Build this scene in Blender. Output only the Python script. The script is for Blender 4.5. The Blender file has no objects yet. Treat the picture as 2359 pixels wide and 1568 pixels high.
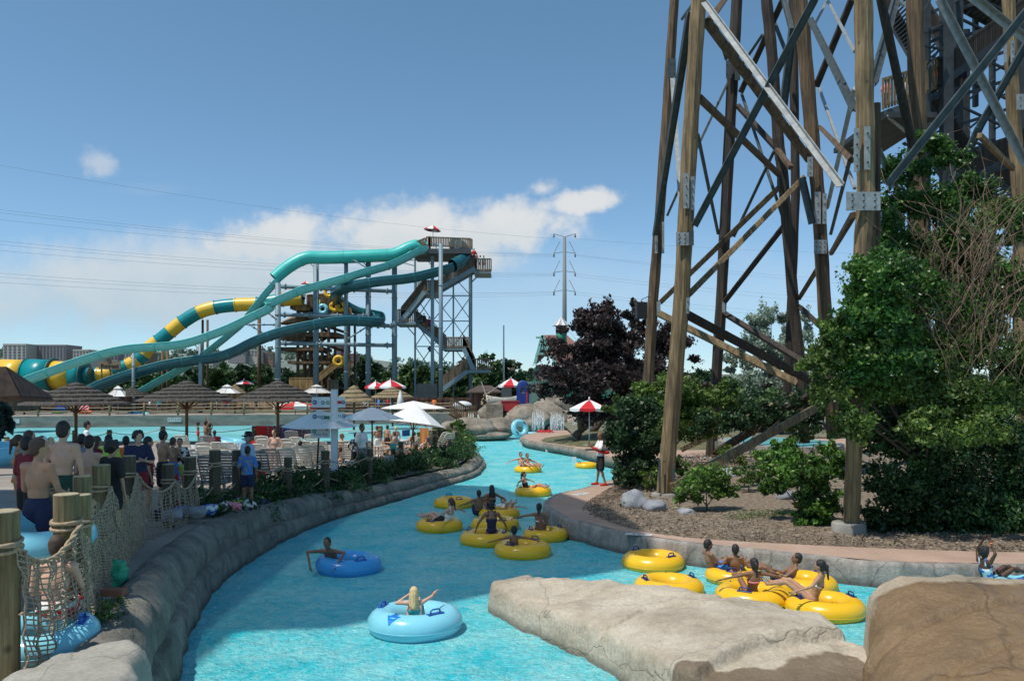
import bpy, bmesh, math, random
import numpy as np
from mathutils import Vector, Matrix, noise
random.seed(7); RNG = np.random.default_rng(7)
R = math.radians
sc = bpy.context.scene
COL = sc.collection
F_, CX, HY, CAMZ = 1834.0, 1179.0, 900.0, 3.6
def P(px, py, Y):
    return Vector(((px-CX)/F_*Y, Y, CAMZ-(py-HY)/F_*Y))
def G(px, py, z=0.0):
    Y = (CAMZ-z)*F_/(py-HY)
    return Vector(((px-CX)/F_*Y, Y, z))
ORD = 'first second third fourth fifth sixth seventh eighth ninth tenth eleventh twelfth thirteenth fourteenth fifteenth sixteenth seventeenth eighteenth nineteenth twentieth'.split()
for t_ in ('twenty', 'thirty', 'forty'):
    ORD += [t_+'-'+o for o in ORD[:9]] + [{'twenty': 'thirtieth', 'thirty': 'fortieth', 'forty': 'fiftieth'}[t_]]

# ------------------------------------------------------------ materials
def lin(c):
    return tuple(((x/255)/12.92 if x/255 <= .04045 else ((x/255+.055)/1.055)**2.4) for x in c)
class NT:
    def __init__(s, tree): s.t = tree; s.n = tree.nodes; s.l = tree.links
    def node(s, typ, **kw):
        n = s.n.new(typ)
        for k, v in kw.items():
            if k.startswith('i_'): n.inputs[k[2:].replace('_', ' ')].default_value = v
            else: setattr(n, k, v)
        return n
    def link(s, a, b): s.l.new(a, b)
MATS = {}
def mat(name, col, rough=.6, col2=None, scale=3.0, detail=4, bump=0.0, bscale=None, stretch=None, metallic=0.0,
        leaf=False, col3=None, contrast=(.35, .65), spec=.5, coords='Object', extra=None, trans=0.0):
    if name in MATS: return MATS[name]
    m = bpy.data.materials.new(name); m.use_nodes = True
    nt = NT(m.node_tree); b = nt.n['Principled BSDF']
    b.inputs['Base Color'].default_value = (*col, 1); b.inputs['Roughness'].default_value = rough
    b.inputs['Metallic'].default_value = metallic
    b.inputs['Specular IOR Level'].default_value = spec
    tc = nt.node('ShaderNodeTexCoord'); vec = tc.outputs[coords]
    if stretch:
        mp = nt.node('ShaderNodeMapping'); mp.inputs['Scale'].default_value = stretch
        nt.link(vec, mp.inputs['Vector']); vec = mp.outputs['Vector']
    if leaf:
        ge = nt.node('ShaderNodeNewGeometry'); cr = nt.node('ShaderNodeValToRGB')
        cr.color_ramp.elements[0].color = (*col, 1); cr.color_ramp.elements[1].color = (*(col2 or col), 1)
        if col3:
            e = cr.color_ramp.elements.new(.85); e.color = (*col2, 1); cr.color_ramp.elements[-1].color = (*col3, 1)
        nt.link(ge.outputs['Random Per Island'], cr.inputs['Fac'])
        nz = nt.node('ShaderNodeTexNoise', i_Scale=scale, i_Detail=2.0); nt.link(vec, nz.inputs['Vector'])
        mr = nt.node('ShaderNodeMapRange'); mr.inputs['From Min'].default_value = .35; mr.inputs['From Max'].default_value = .65
        mr.inputs['To Min'].default_value = .9; mr.inputs['To Max'].default_value = 2.1
        nt.link(nz.outputs['Fac'], mr.inputs['Value'])
        mx = nt.node('ShaderNodeVectorMath', operation='SCALE'); nt.link(cr.outputs['Color'], mx.inputs[0]); nt.link(mr.outputs[0], mx.inputs['Scale'])
        nt.link(mx.outputs[0], b.inputs['Base Color'])
        tr = nt.node('ShaderNodeBsdfTranslucent'); ms = nt.node('ShaderNodeMixShader'); ms.inputs[0].default_value = .3
        nt.link(mx.outputs[0], tr.inputs['Color']); nt.link(b.outputs[0], ms.inputs[1]); nt.link(tr.outputs[0], ms.inputs[2])
        nt.link(ms.outputs[0], nt.n['Material Output'].inputs['Surface'])
    elif col2:
        nz = nt.node('ShaderNodeTexNoise', i_Scale=scale, i_Detail=float(detail), i_Roughness=.6); nt.link(vec, nz.inputs['Vector'])
        cr = nt.node('ShaderNodeValToRGB'); cr.color_ramp.elements[0].position = contrast[0]; cr.color_ramp.elements[1].position = contrast[1]
        cr.color_ramp.elements[0].color = (*col, 1); cr.color_ramp.elements[1].color = (*col2, 1)
        nt.link(nz.outputs['Fac'], cr.inputs['Fac']); nt.link(cr.outputs['Color'], b.inputs['Base Color'])
    if bump:
        bz = nt.node('ShaderNodeTexNoise', i_Scale=float(bscale or scale*4), i_Detail=5.0, i_Roughness=.65); nt.link(vec, bz.inputs['Vector'])
        bp = nt.node('ShaderNodeBump'); bp.inputs['Strength'].default_value = 1.0; bp.inputs['Distance'].default_value = bump
        nt.link(bz.outputs['Fac'], bp.inputs['Height']); nt.link(bp.outputs['Normal'], b.inputs['Normal'])
    if trans:
        b.inputs['Transmission Weight'].default_value = trans
    if extra: extra(nt, b, vec)
    MATS[name] = m; return m

def rock_mat(name, c1, c2, c3, crack=.9, cw=.02, wet=None, bump=.03, stain=None):
    if name in MATS: return MATS[name]
    m = bpy.data.materials.new(name); m.use_nodes = True
    nt = NT(m.node_tree); b = nt.n['Principled BSDF']; b.inputs['Roughness'].default_value = .85
    tc = nt.node('ShaderNodeTexCoord'); vec = tc.outputs['Object']
    n1 = nt.node('ShaderNodeTexNoise', i_Scale=1.1, i_Detail=6.0, i_Roughness=.65); nt.link(vec, n1.inputs['Vector'])
    cr = nt.node('ShaderNodeValToRGB'); e = cr.color_ramp.elements
    e[0].position = .34; e[0].color = (*c1, 1); e[1].position = .68; e[1].color = (*c3, 1)
    q = e.new(.5); q.color = (*c2, 1)
    nt.link(n1.outputs['Fac'], cr.inputs['Fac'])
    n2 = nt.node('ShaderNodeTexNoise', i_Scale=22.0, i_Detail=5.0, i_Roughness=.7); nt.link(vec, n2.inputs['Vector'])
    mr = nt.node('ShaderNodeMapRange'); mr.inputs['From Min'].default_value = .3; mr.inputs['From Max'].default_value = .7
    mr.inputs['To Min'].default_value = .78; mr.inputs['To Max'].default_value = 1.12; nt.link(n2.outputs['Fac'], mr.inputs['Value'])
    # cracks: warped voronoi edges
    nw = nt.node('ShaderNodeTexNoise', i_Scale=1.5, i_Detail=3.0); nt.link(vec, nw.inputs['Vector'])
    ad = nt.node('ShaderNodeVectorMath', operation='MULTIPLY_ADD'); nt.link(nw.outputs['Color'], ad.inputs[0]); ad.inputs[1].default_value = (.7, .7, .7); nt.link(vec, ad.inputs[2])
    vo = nt.node('ShaderNodeTexVoronoi', feature='DISTANCE_TO_EDGE', i_Scale=crack); nt.link(ad.outputs[0], vo.inputs['Vector'])
    m2 = nt.node('ShaderNodeMapRange'); m2.inputs['From Min'].default_value = 0; m2.inputs['From Max'].default_value = cw
    m2.inputs['To Min'].default_value = .68; m2.inputs['To Max'].default_value = 1.0; nt.link(vo.outputs['Distance'], m2.inputs['Value'])
    mu = nt.node('ShaderNodeMath', operation='MULTIPLY'); nt.link(mr.outputs[0], mu.inputs[0]); nt.link(m2.outputs[0], mu.inputs[1])
    sc_ = nt.node('ShaderNodeVectorMath', operation='SCALE'); nt.link(cr.outputs['Color'], sc_.inputs[0]); nt.link(mu.outputs[0], sc_.inputs['Scale'])
    out = sc_.outputs[0]
    if stain:   # wet, algae-dark band just above the water line
        sz = nt.node('ShaderNodeSeparateXYZ'); nt.link(vec, sz.inputs[0]); zn = nt.node('ShaderNodeMath', operation='MULTIPLY_ADD'); nt.link(n1.outputs['Fac'], zn.inputs[0]); zn.inputs[1].default_value = -.22; nt.link(sz.outputs['Z'], zn.inputs[2])
        sr = nt.node('ShaderNodeMapRange'); sr.inputs['From Min'].default_value = -.08; sr.inputs['From Max'].default_value = .04; sr.inputs['To Min'].default_value = .42; nt.link(zn.outputs[0], sr.inputs['Value'])
        so2 = nt.node('ShaderNodeVectorMath', operation='SCALE'); nt.link(out, so2.inputs[0]); nt.link(sr.outputs[0], so2.inputs['Scale']); out = so2.outputs[0]
        mp2 = nt.node('ShaderNodeMapping'); mp2.inputs['Scale'].default_value = (3.5, 3.5, .35); nt.link(vec, mp2.inputs['Vector']); n5 = nt.node('ShaderNodeTexNoise', i_Scale=1.4, i_Detail=5.0, i_Roughness=.65); nt.link(mp2.outputs[0], n5.inputs['Vector'])
        s5 = nt.node('ShaderNodeMapRange'); s5.inputs['From Min'].default_value = .38; s5.inputs['From Max'].default_value = .62; s5.inputs['To Min'].default_value = .72; s5.inputs['To Max'].default_value = 1.1; nt.link(n5.outputs['Fac'], s5.inputs['Value'])
        so3 = nt.node('ShaderNodeVectorMath', operation='SCALE'); nt.link(out, so3.inputs[0]); nt.link(s5.outputs[0], so3.inputs['Scale'])
        if stain == 'wall': out = so3.outputs[0]
    if wet:   # wet(nt, vec) returns a 0..1 mask socket; wet stone is darker and glossier
        wm, wc = wet(nt, vec)
        mx = nt.node('ShaderNodeMixRGB'); nt.link(wm, mx.inputs[0]); nt.link(out, mx.inputs[1])
        s3 = nt.node('ShaderNodeVectorMath', operation='MULTIPLY'); nt.link(out, s3.inputs[0]); s3.inputs[1].default_value = wc
        nt.link(s3.outputs[0], mx.inputs[2]); out = mx.outputs[0]
        rr = nt.node('ShaderNodeMapRange'); rr.inputs['To Min'].default_value = .85; rr.inputs['To Max'].default_value = .3
        nt.link(wm, rr.inputs['Value']); nt.link(rr.outputs[0], b.inputs['Roughness'])
    nt.link(out, b.inputs['Base Color'])
    hs = nt.node('ShaderNodeMath', operation='MULTIPLY_ADD'); nt.link(m2.outputs[0], hs.inputs[0]); hs.inputs[1].default_value = .45
    n3 = nt.node('ShaderNodeTexNoise', i_Scale=6.0, i_Detail=8.0, i_Roughness=.7); nt.link(vec, n3.inputs['Vector']); nt.link(n3.outputs['Fac'], hs.inputs[2])
    bp = nt.node('ShaderNodeBump'); bp.inputs['Strength'].default_value = 1; bp.inputs['Distance'].default_value = bump
    nt.link(hs.outputs[0], bp.inputs['Height']); nt.link(bp.outputs['Normal'], b.inputs['Normal'])
    MATS[name] = m; return m

def wood_mat(name, c1, c2, c3=None, sx=14, sz=.8, bump=.01):
    def ex(nt, b, vec):    # drips, knots and damp stains over the grain
        src = b.inputs['Base Color'].links[0].from_socket; tc = nt.node('ShaderNodeTexCoord')
        m_ = nt.node('ShaderNodeMapping'); m_.inputs['Scale'].default_value = (3, 3, .55); nt.link(tc.outputs['Object'], m_.inputs['Vector'])
        n = nt.node('ShaderNodeTexNoise', i_Scale=1.0, i_Detail=5.0, i_Roughness=.7); nt.link(m_.outputs[0], n.inputs['Vector'])
        r = nt.node('ShaderNodeMapRange'); r.inputs['From Min'].default_value = .33; r.inputs['From Max'].default_value = .6; r.inputs['To Min'].default_value = .45; r.inputs['To Max'].default_value = 1.12; nt.link(n.outputs['Fac'], r.inputs['Value'])
        v = nt.node('ShaderNodeTexVoronoi', i_Scale=2.2); nt.link(tc.outputs['Object'], v.inputs['Vector'])
        k = nt.node('ShaderNodeMapRange'); k.inputs['From Min'].default_value = .03; k.inputs['From Max'].default_value = .12; k.inputs['To Min'].default_value = .4; nt.link(v.outputs['Distance'], k.inputs['Value'])
        mu = nt.node('ShaderNodeMath', operation='MULTIPLY'); nt.link(r.outputs[0], mu.inputs[0]); nt.link(k.outputs[0], mu.inputs[1])
        s_ = nt.node('ShaderNodeVectorMath', operation='SCALE'); nt.link(src, s_.inputs[0]); nt.link(mu.outputs[0], s_.inputs['Scale']); nt.link(s_.outputs[0], b.inputs['Base Color'])
    return mat(name, c1, .8, c2, scale=1.0, detail=6, stretch=(sx, sx, sz), bump=bump, bscale=2.5, contrast=(.36, .64), extra=ex)

# ------------------------------------------------------------ mesh builder
class MB:
    def __init__(s): s.v = []; s.f = []; s.mi = []; s.cur = 0; s.smooth = []; s.sm = False
    def _add(s, vs, fs, sm=None):
        o = len(s.v); s.v += [tuple(q) for q in vs]
        for f in fs: s.f.append(tuple(i+o for i in f)); s.mi.append(s.cur); s.smooth.append(s.sm if sm is None else sm)
    def box(s, c, size, rot=None):
        hx, hy, hz = size[0]/2, size[1]/2, size[2]/2; c = Vector(c)
        vs = [Vector((x, y, z)) for x in (-hx, hx) for y in (-hy, hy) for z in (-hz, hz)]
        if rot is not None: vs = [rot @ q for q in vs]
        s._add([q+c for q in vs], [(0, 1, 3, 2), (4, 6, 7, 5), (0, 4, 5, 1), (2, 3, 7, 6), (0, 2, 6, 4), (1, 5, 7, 3)], False)
        return s
    def bar(s, a, b, w, h=None, up=(0, 0, 1), ch=0.0):
        a = Vector(a); b = Vector(b); h = h or w; d = (b-a)
        if d.length < 1e-6: return s
        d.normalize(); u = Vector(up)
        if abs(d.dot(u)) > .98: u = Vector((0, 1, 0))
        x = d.cross(u).normalized(); y = x.cross(d).normalized()
        if ch:
            k = ch; pr = [(-w/2+k, -h/2), (w/2-k, -h/2), (w/2, -h/2+k), (w/2, h/2-k), (w/2-k, h/2), (-w/2+k, h/2), (-w/2, h/2-k), (-w/2, -h/2+k)]
        else: pr = [(-w/2, -h/2), (w/2, -h/2), (w/2, h/2), (-w/2, h/2)]
        n = len(pr)
        vs = [a+x*p+y*q for p, q in pr]+[b+x*p+y*q for p, q in pr]
        s._add(vs, [(i, (i+1) % n, n+(i+1) % n, n+i) for i in range(n)]+[tuple(range(n))[::-1], tuple(range(n, 2*n))], False); return s
    def tube(s, pts, r, n=8, caps=True, closed=False, sm=True, arc=None, squash=1.0):
        pts = [Vector(p) for p in pts]; m = len(pts)
        rs = r if isinstance(r, (list, tuple)) else [r]*m
        vs = []; prev = None
        for i, p in enumerate(pts):
            if closed: d = pts[(i+1) % m]-pts[i-1]
            else: d = pts[min(i+1, m-1)]-pts[max(i-1, 0)]
            if d.length < 1e-9: d = Vector((0, 0, 1))
            d.normalize()
            if prev is None:
                u = Vector((0, 0, 1)) if abs(d.z) < .95 else Vector((0, 1, 0))
                x = d.cross(u).normalized()
            else:
                x = prev-d*prev.dot(d)
                x = x.normalized() if x.length > 1e-6 else d.orthogonal().normalized()
            prev = x; y = x.cross(d)
            for k in range(n):
                a = 2*math.pi*k/n
                vs.append(p+x*math.cos(a)*rs[i]+y*math.sin(a)*rs[i]*squash)
        fs = []
        for i in range(m if closed else m-1):
            j = (i+1) % m
            for k in range(n): fs.append((i*n+k, i*n+(k+1) % n, j*n+(k+1) % n, j*n+k))
        s._add(vs, fs, sm)
        if caps and not closed: 
            o = len(s.v)-len(vs)
            s.f.append(tuple(o+k for k in range(n))[::-1]); s.mi.append(s.cur); s.smooth.append(False)
            s.f.append(tuple(o+(m-1)*n+k for k in range(n))); s.mi.append(s.cur); s.smooth.append(False)
        return s
    def cyl(s, a, b, r, r2=None, n=12, sm=True): return s.tube([a, b], [r, r2 if r2 is not None else r], n, True, sm=sm)
    def lathe(s, prof, c=(0, 0, 0), n=24, sm=True, sx=1, sy=1, rot=None, a0=0, a1=2*math.pi):
        c = Vector(c); vs = []; full = abs(a1-a0-2*math.pi) < 1e-6; nn = n if full else n+1
        for (r, z) in prof:
            for k in range(nn):
                a = a0+(a1-a0)*k/n; q = Vector((r*math.cos(a)*sx, r*math.sin(a)*sy, z))
                if rot is not None: q = rot @ q
                vs.append(q+c)
        fs = []
        for i in range(len(prof)-1):
            for k in range(n):
                k2 = (k+1) % nn; fs.append((i*nn+k, i*nn+k2, (i+1)*nn+k2, (i+1)*nn+k))
        s._add(vs, fs, sm); return s
    def ell(s, c, r, n=10, m=7, rot=None):
        if not hasattr(r, '__len__'): r = (r, r, r)
        prof = [(math.sin(math.pi*i/m), -math.cos(math.pi*i/m)) for i in range(m+1)]
        c = Vector(c); vs = []
        for (q, z) in prof:
            for k in range(n):
                a = 2*math.pi*k/n; w = Vector((q*math.cos(a)*r[0], q*math.sin(a)*r[1], z*r[2]))
                if rot is not None: w = rot @ w
                vs.append(w+c)
        fs = [(i*n+k, i*n+(k+1) % n, (i+1)*n+(k+1) % n, (i+1)*n+k) for i in range(m) for k in range(n)]
        s._add(vs, fs, True); return s
    def cap(s, a, b, ra, rb=None, n=10):
        rb = ra if rb is None else rb; a = Vector(a); b = Vector(b); d = b-a; L = d.length
        if L < 1e-5: return s.ell(a, ra)
        d.normalize(); pts = []; rr = []
        for t in (-1, -.7, -.35, 0): pts.append(a+d*ra*t*.98); rr.append(ra*math.sqrt(max(0.02, 1-t*t)))
        for t in (0, .35, .7, 1): pts.append(b+d*rb*t*.98); rr.append(rb*math.sqrt(max(0.02, 1-t*t)))
        return s.tube(pts, rr, n, True)
    def torus(s, c, R_, r, n=48, m=16, rot=None, squash=1.0, wob=0.0):
        c = Vector(c); vs = []
        for i in range(n):
            a = 2*math.pi*i/n; rr = r*(1+wob*math.cos(a*n/2))
            for k in range(m):
                b = 2*math.pi*k/m
                q = Vector(((R_+rr*math.cos(b))*math.cos(a), (R_+rr*math.cos(b))*math.sin(a), rr*math.sin(b)*squash))
                if rot is not None: q = rot @ q
                vs.append(q+c)
        s._add(vs, [(i*m+k, ((i+1) % n)*m+k, ((i+1) % n)*m+(k+1) % m, i*m+(k+1) % m) for i in range(n) for k in range(m)], True); return s
    def poly(s, pts): s._add(pts, [tuple(range(len(pts)))], False); return s
    def prism(s, pts, z0, z1):
        n = len(pts)
        vs = [(p[0], p[1], z0 if not callable(z0) else z0(p)) for p in pts]+[(p[0], p[1], z1 if not callable(z1) else z1(p)) for p in pts]
        s._add(vs, [(i, (i+1) % n, n+(i+1) % n, n+i) for i in range(n)]+[tuple(range(n))[::-1], tuple(range(n, 2*n))], False); return s
    def build(s, name, mats, parent=None, loc=None):
        me = bpy.data.meshes.new(name); me.from_pydata(s.v, [], s.f)
        if not isinstance(mats, (list, tuple)): mats = [mats]
        for q in mats: me.materials.append(q)
        if len(mats) > 1: me.polygons.foreach_set('material_index', s.mi)
        me.polygons.foreach_set('use_smooth', s.smooth); me.update()
        bm = bmesh.new(); bm.from_mesh(me); bmesh.ops.recalc_face_normals(bm, faces=bm.faces); bm.to_mesh(me); bm.free()
        o = bpy.data.objects.new(name, me); COL.objects.link(o)
        if parent: o.parent = parent
        if loc is not None: o.location = loc
        return o
def tag(o, label=None, cat=None, group=None, kind=None):
    if label: o['label'] = label
    if cat: o['category'] = cat
    if group: o['group'] = group
    if kind: o['kind'] = kind
    return o
def thing(name, label, cat, loc=(0, 0, 0), rz=0, group=None):
    o = bpy.data.objects.new(name, None); COL.objects.link(o); o.location = loc; o.rotation_euler = (0, 0, rz); o.empty_display_size = .2
    return tag(o, label, cat, group)
def struct(o): o['kind'] = 'structure'; return o
def children(o): return [c for c in bpy.data.objects if c.parent == o]
def copy_tree(o, parent=None, kids=None):
    c = o.copy(); COL.objects.link(c); c.parent = parent
    for ch in children(o): copy_tree(ch, c)
    return c
def leaves_mesh(name, pts, size, m, parent=None, flat=0.0, aspect=.55, nrm=None, jitter=.35):
    """many small separate leaf quads (folded tips) at pts"""
    n = len(pts); pts = np.asarray(pts, dtype=float)
    d = RNG.normal(size=(n, 3)); d[:, 2] *= (1-flat); d[:, 2] -= .25*(1-flat); d /= np.linalg.norm(d, axis=1)[:, None]
    q = RNG.normal(size=(n, 3)); q[:, 2] *= .6; u = np.cross(d, q); u /= np.maximum(1e-6, np.linalg.norm(u, axis=1))[:, None]
    s = size*(1+jitter*RNG.normal(size=n)).clip(.4, 2)[:, None]
    a = pts-d*s*.5; c = pts+d*s*.5; b = pts+u*s*aspect*.5; e = pts-u*s*aspect*.5
    V = np.stack([a, b, c, e], 1).reshape(-1, 3)
    me = bpy.data.meshes.new(name); me.vertices.add(4*n); me.vertices.foreach_set('co', V.ravel())
    me.loops.add(4*n); me.loops.foreach_set('vertex_index', np.arange(4*n, dtype=np.int32))
    me.polygons.add(n); me.polygons.foreach_set('loop_start', np.arange(0, 4*n, 4, dtype=np.int32)); me.polygons.foreach_set('loop_total', np.full(n, 4, dtype=np.int32))
    me.materials.append(m); me.update(calc_edges=True); me.validate()
    o = bpy.data.objects.new(name, me); COL.objects.link(o)
    if parent: o.parent = parent
    return o
def blob_pts(c, r, n, shell=.45):
    """points in an ellipsoid, denser near the skin"""
    d = RNG.normal(size=(n, 3)); d /= np.linalg.norm(d, axis=1)[:, None]
    rad = (shell+(1-shell)*RNG.random(n))**.7
    return np.asarray(c)+d*rad[:, None]*np.asarray(r)
def crown_pts(c, r, nb, npb, cr=.35, low=-.8, seed=0):
    """a crown of nb leaf clumps spread through an ellipsoid's volume, with gaps between"""
    g = np.random.default_rng(abs(seed)+int(abs(c[0])*31+abs(c[1])*17)); out = []
    for i in range(nb):
        while True:
            d = g.normal(size=3); d /= np.linalg.norm(d)
            if d[2] > low: break
        q = np.asarray(c)+d*np.asarray(r)*g.uniform(.35, .92)
        k = cr*g.uniform(.6, 1.25)
        out.append(blob_pts(q, np.asarray(r)*k*np.array([1, 1, .75]), npb, .3)); t_ = q+d*np.asarray(r)*k*g.uniform(.5, 1.1); out.append(t_+g.normal(size=(max(3, npb//7), 3))*np.asarray(r)*k*.28)
    return np.concatenate(out)
def limb_tree(mb, base, top, r0, spread, nlimb, seed=0):
    g = random.Random(seed); base = Vector(base); top = Vector(top)
    L = (top-base).length
    mid = [base.lerp(top, t)+Vector((g.uniform(-1, 1), g.uniform(-1, 1), 0))*r0*1.0*(t > 0) for t in (0, .25, .5, .75, 1)]
    mb.tube(mid, [r0, r0*.8, r0*.62, r0*.4, r0*.12], 8)
    for i in range(nlimb):
        t = g.uniform(.3, .9); p = base.lerp(top, t); a = g.uniform(0, 2*math.pi)
        e = p+Vector((math.cos(a)*spread, math.sin(a)*spread, g.uniform(.15, .5)*L*.5))*(1.05-t*.5)
        m = p.lerp(e, .5)+Vector((0, 0, -.05*L*g.random()))
        mb.tube([p, m, e], [r0*.4*(1.1-t), r0*.25*(1.1-t), r0*.06], 5)
# ------------------------------------------------------------ camera, sun, sky
cam = bpy.data.cameras.new('camera'); camo = bpy.data.objects.new('camera', cam); COL.objects.link(camo); sc.camera = camo
camo.location = (0, 0, CAMZ); camo.rotation_euler = (R(90), 0, 0)
cam.sensor_width = 36; cam.lens = 36*F_/2358; cam.shift_y = (HY-784)/2358; cam.clip_end = 6000; cam.clip_start = .1
SUND = Vector((-.36, -.25, .90)).normalized()
sl = bpy.data.lights.new('sun', 'SUN'); sl.energy = 4.2; sl.angle = R(.55); sl.color = (1, .95, .87)
so = bpy.data.objects.new('sun', sl); COL.objects.link(so); so.rotation_euler = SUND.to_track_quat('Z', 'Y').to_euler(); so.location = (-20, -5, 60)
w = bpy.data.worlds.new('World'); sc.world = w; w.use_nodes = True
nt = NT(w.node_tree); bg = nt.n['Background']; bg.inputs['Strength'].default_value = .138
sky = nt.node('ShaderNodeTexSky', sky_type='NISHITA', sun_disc=False, sun_elevation=math.asin(SUND.z), altitude=1600.0, air_density=1.0, dust_density=.7, ozone_density=1.6)
sky.sun_rotation = math.atan2(SUND.x, SUND.y)
tc = nt.node('ShaderNodeTexCoord'); sp = nt.node('ShaderNodeSeparateXYZ'); nt.link(tc.outputs['Generated'], sp.inputs[0])
def M_(op, a, b=None, c=None, clamp=False):
    n = nt.node('ShaderNodeMath', operation=op); n.use_clamp = clamp
    for i, q in enumerate((a, b, c)):
        if q is None: continue
        if isinstance(q, (int, float)): n.inputs[i].default_value = q
        else: nt.link(q, n.inputs[i])
    return n.outputs[0]
ydiv = M_('MAXIMUM', sp.outputs['Y'], .05)
u = M_('DIVIDE', sp.outputs['X'], ydiv); v = M_('DIVIDE', sp.outputs['Z'], ydiv)
cb = nt.node('ShaderNodeCombineXYZ'); nt.link(u, cb.inputs[0]); nt.link(v, cb.inputs[1])
nz = nt.node('ShaderNodeTexNoise', i_Scale=16.0, i_Detail=12.0, i_Roughness=.62); nt.link(cb.outputs[0], nz.inputs['Vector'])
mp = nt.node('ShaderNodeMapping'); mp.inputs['Scale'].default_value = (2.2, 9, 1); nt.link(cb.outputs[0], mp.inputs['Vector'])
nz2 = nt.node('ShaderNodeTexNoise', i_Scale=1.6, i_Detail=8.0, i_Roughness=.6); nt.link(mp.outputs[0], nz2.inputs['Vector'])
nn = M_('SUBTRACT', nz.outputs['Fac'], .5); n2 = M_('SUBTRACT', nz2.outputs['Fac'], .5)
def ell(px, py, rx, ry, rot=0.0, noise_=1.9, edge=(-.1, .6)):
    cx, cy = (px-CX)/F_, (HY-py)/F_; a, b_ = rx/F_, ry/F_
    du = M_('SUBTRACT', u, cx); dv = M_('SUBTRACT', v, cy)
    c, s = math.cos(rot), math.sin(rot)
    x = M_('ADD', M_('MULTIPLY', du, c/a), M_('MULTIPLY', dv, s/a)); y = M_('ADD', M_('MULTIPLY', du, -s/b_), M_('MULTIPLY', dv, c/b_))
    d = M_('SQRT', M_('ADD', M_('MULTIPLY', x, x), M_('MULTIPLY', y, y)))
    t = M_('ADD', M_('SUBTRACT', 1.0, d), M_('MULTIPLY', nn, noise_))
    m = nt.node('ShaderNodeMapRange', interpolation_type='SMOOTHSTEP'); m.inputs['From Min'].default_value = edge[0]; m.inputs['From Max'].default_value = edge[1]
    nt.link(t, m.inputs['Value']); return m.outputs[0]
masks = [ell(600, 560, 190, 75, .12), ell(930, 545, 230, 95, 0), ell(1150, 530, 210, 75, .2), ell(1320, 468, 150, 34, .1, 2.6), M_('MULTIPLY', ell(1250, 436, 44, 26, 0, 3.2, (-.1, 1.0)), .8),
         ell(1000, 600, 260, 60, 0, 1.2, (0, .6)), M_('MULTIPLY', ell(235, 372, 60, 32, -.2, 4.6, (.05, 1.5)), .5)]
m = masks[0]
for q in masks[1:]: m = M_('MAXIMUM', m, q)
haze = M_('MULTIPLY', ell(420, 650, 820, 150, .05, .9, (0, .7)), .9)
haze2 = M_('MULTIPLY', ell(1350, 700, 1500, 190, 0, .8, (0, 1.0)), .34)
wsp = nt.node('ShaderNodeMapRange', interpolation_type='SMOOTHSTEP'); wsp.inputs['From Min'].default_value = .08; wsp.inputs['From Max'].default_value = .3; wsp.inputs['To Max'].default_value = .3
nt.link(n2, wsp.inputs['Value'])
lowv = nt.node('ShaderNodeMapRange', interpolation_type='SMOOTHSTEP'); lowv.inputs['From Min'].default_value = .42; lowv.inputs['From Max'].default_value = .12; nt.link(v, lowv.inputs['Value'])
m = M_('MAXIMUM', m, M_('MAXIMUM', haze, haze2)); m = M_('MAXIMUM', m, M_('MULTIPLY', wsp.outputs[0], lowv.outputs[0]))
m = M_('MULTIPLY', m, M_('GREATER_THAN', sp.outputs['Y'], .05), None, True)
m = M_('MULTIPLY', m, .93)
ccol = nt.node('ShaderNodeMixRGB'); ccol.inputs[1].default_value = (3.8, 4.5, 4.9, 1); ccol.inputs[2].default_value = (5.5, 5.6, 5.6, 1)
csh = nt.node('ShaderNodeMapRange'); csh.inputs['From Min'].default_value = .10; csh.inputs['From Max'].default_value = .22
nt.link(M_('ADD', v, M_('MULTIPLY', nn, .12)), csh.inputs['Value']); nt.link(csh.outputs[0], ccol.inputs[0])
mx = nt.node('ShaderNodeMixRGB'); nt.link(m, mx.inputs[0])
hs = nt.node('ShaderNodeHueSaturation'); hs.inputs['Saturation'].default_value = 1.0; hs.inputs['Value'].default_value = 1.0; nt.link(sky.outputs[0], hs.inputs['Color'])
skt = nt.node('ShaderNodeMixRGB', blend_type='MULTIPLY'); skt.inputs[0].default_value = 1.0; tnt = nt.node('ShaderNodeValToRGB'); ev = nt.node('ShaderNodeMapRange'); ev.inputs['From Max'].default_value = .5; nt.link(sp.outputs['Z'], ev.inputs['Value']); nt.link(ev.outputs[0], tnt.inputs[0])
tnt.color_ramp.elements[0].color = (.72, .86, 1.0, 1); tnt.color_ramp.elements[1].color = (.86, 1.09, 1.02, 1); q_ = tnt.color_ramp.elements.new(.35); q_.color = (.86, 1.02, 1.03, 1)
nt.link(hs.outputs[0], skt.inputs[1]); nt.link(tnt.outputs[0], skt.inputs[2]); nt.link(skt.outputs[0], mx.inputs[1]); nt.link(ccol.outputs[0], mx.inputs[2]); nt.link(mx.outputs[0], bg.inputs['Color'])
sc.view_settings.view_transform = 'Standard'; sc.view_settings.look = 'None'; sc.view_settings.exposure = 0

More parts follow.
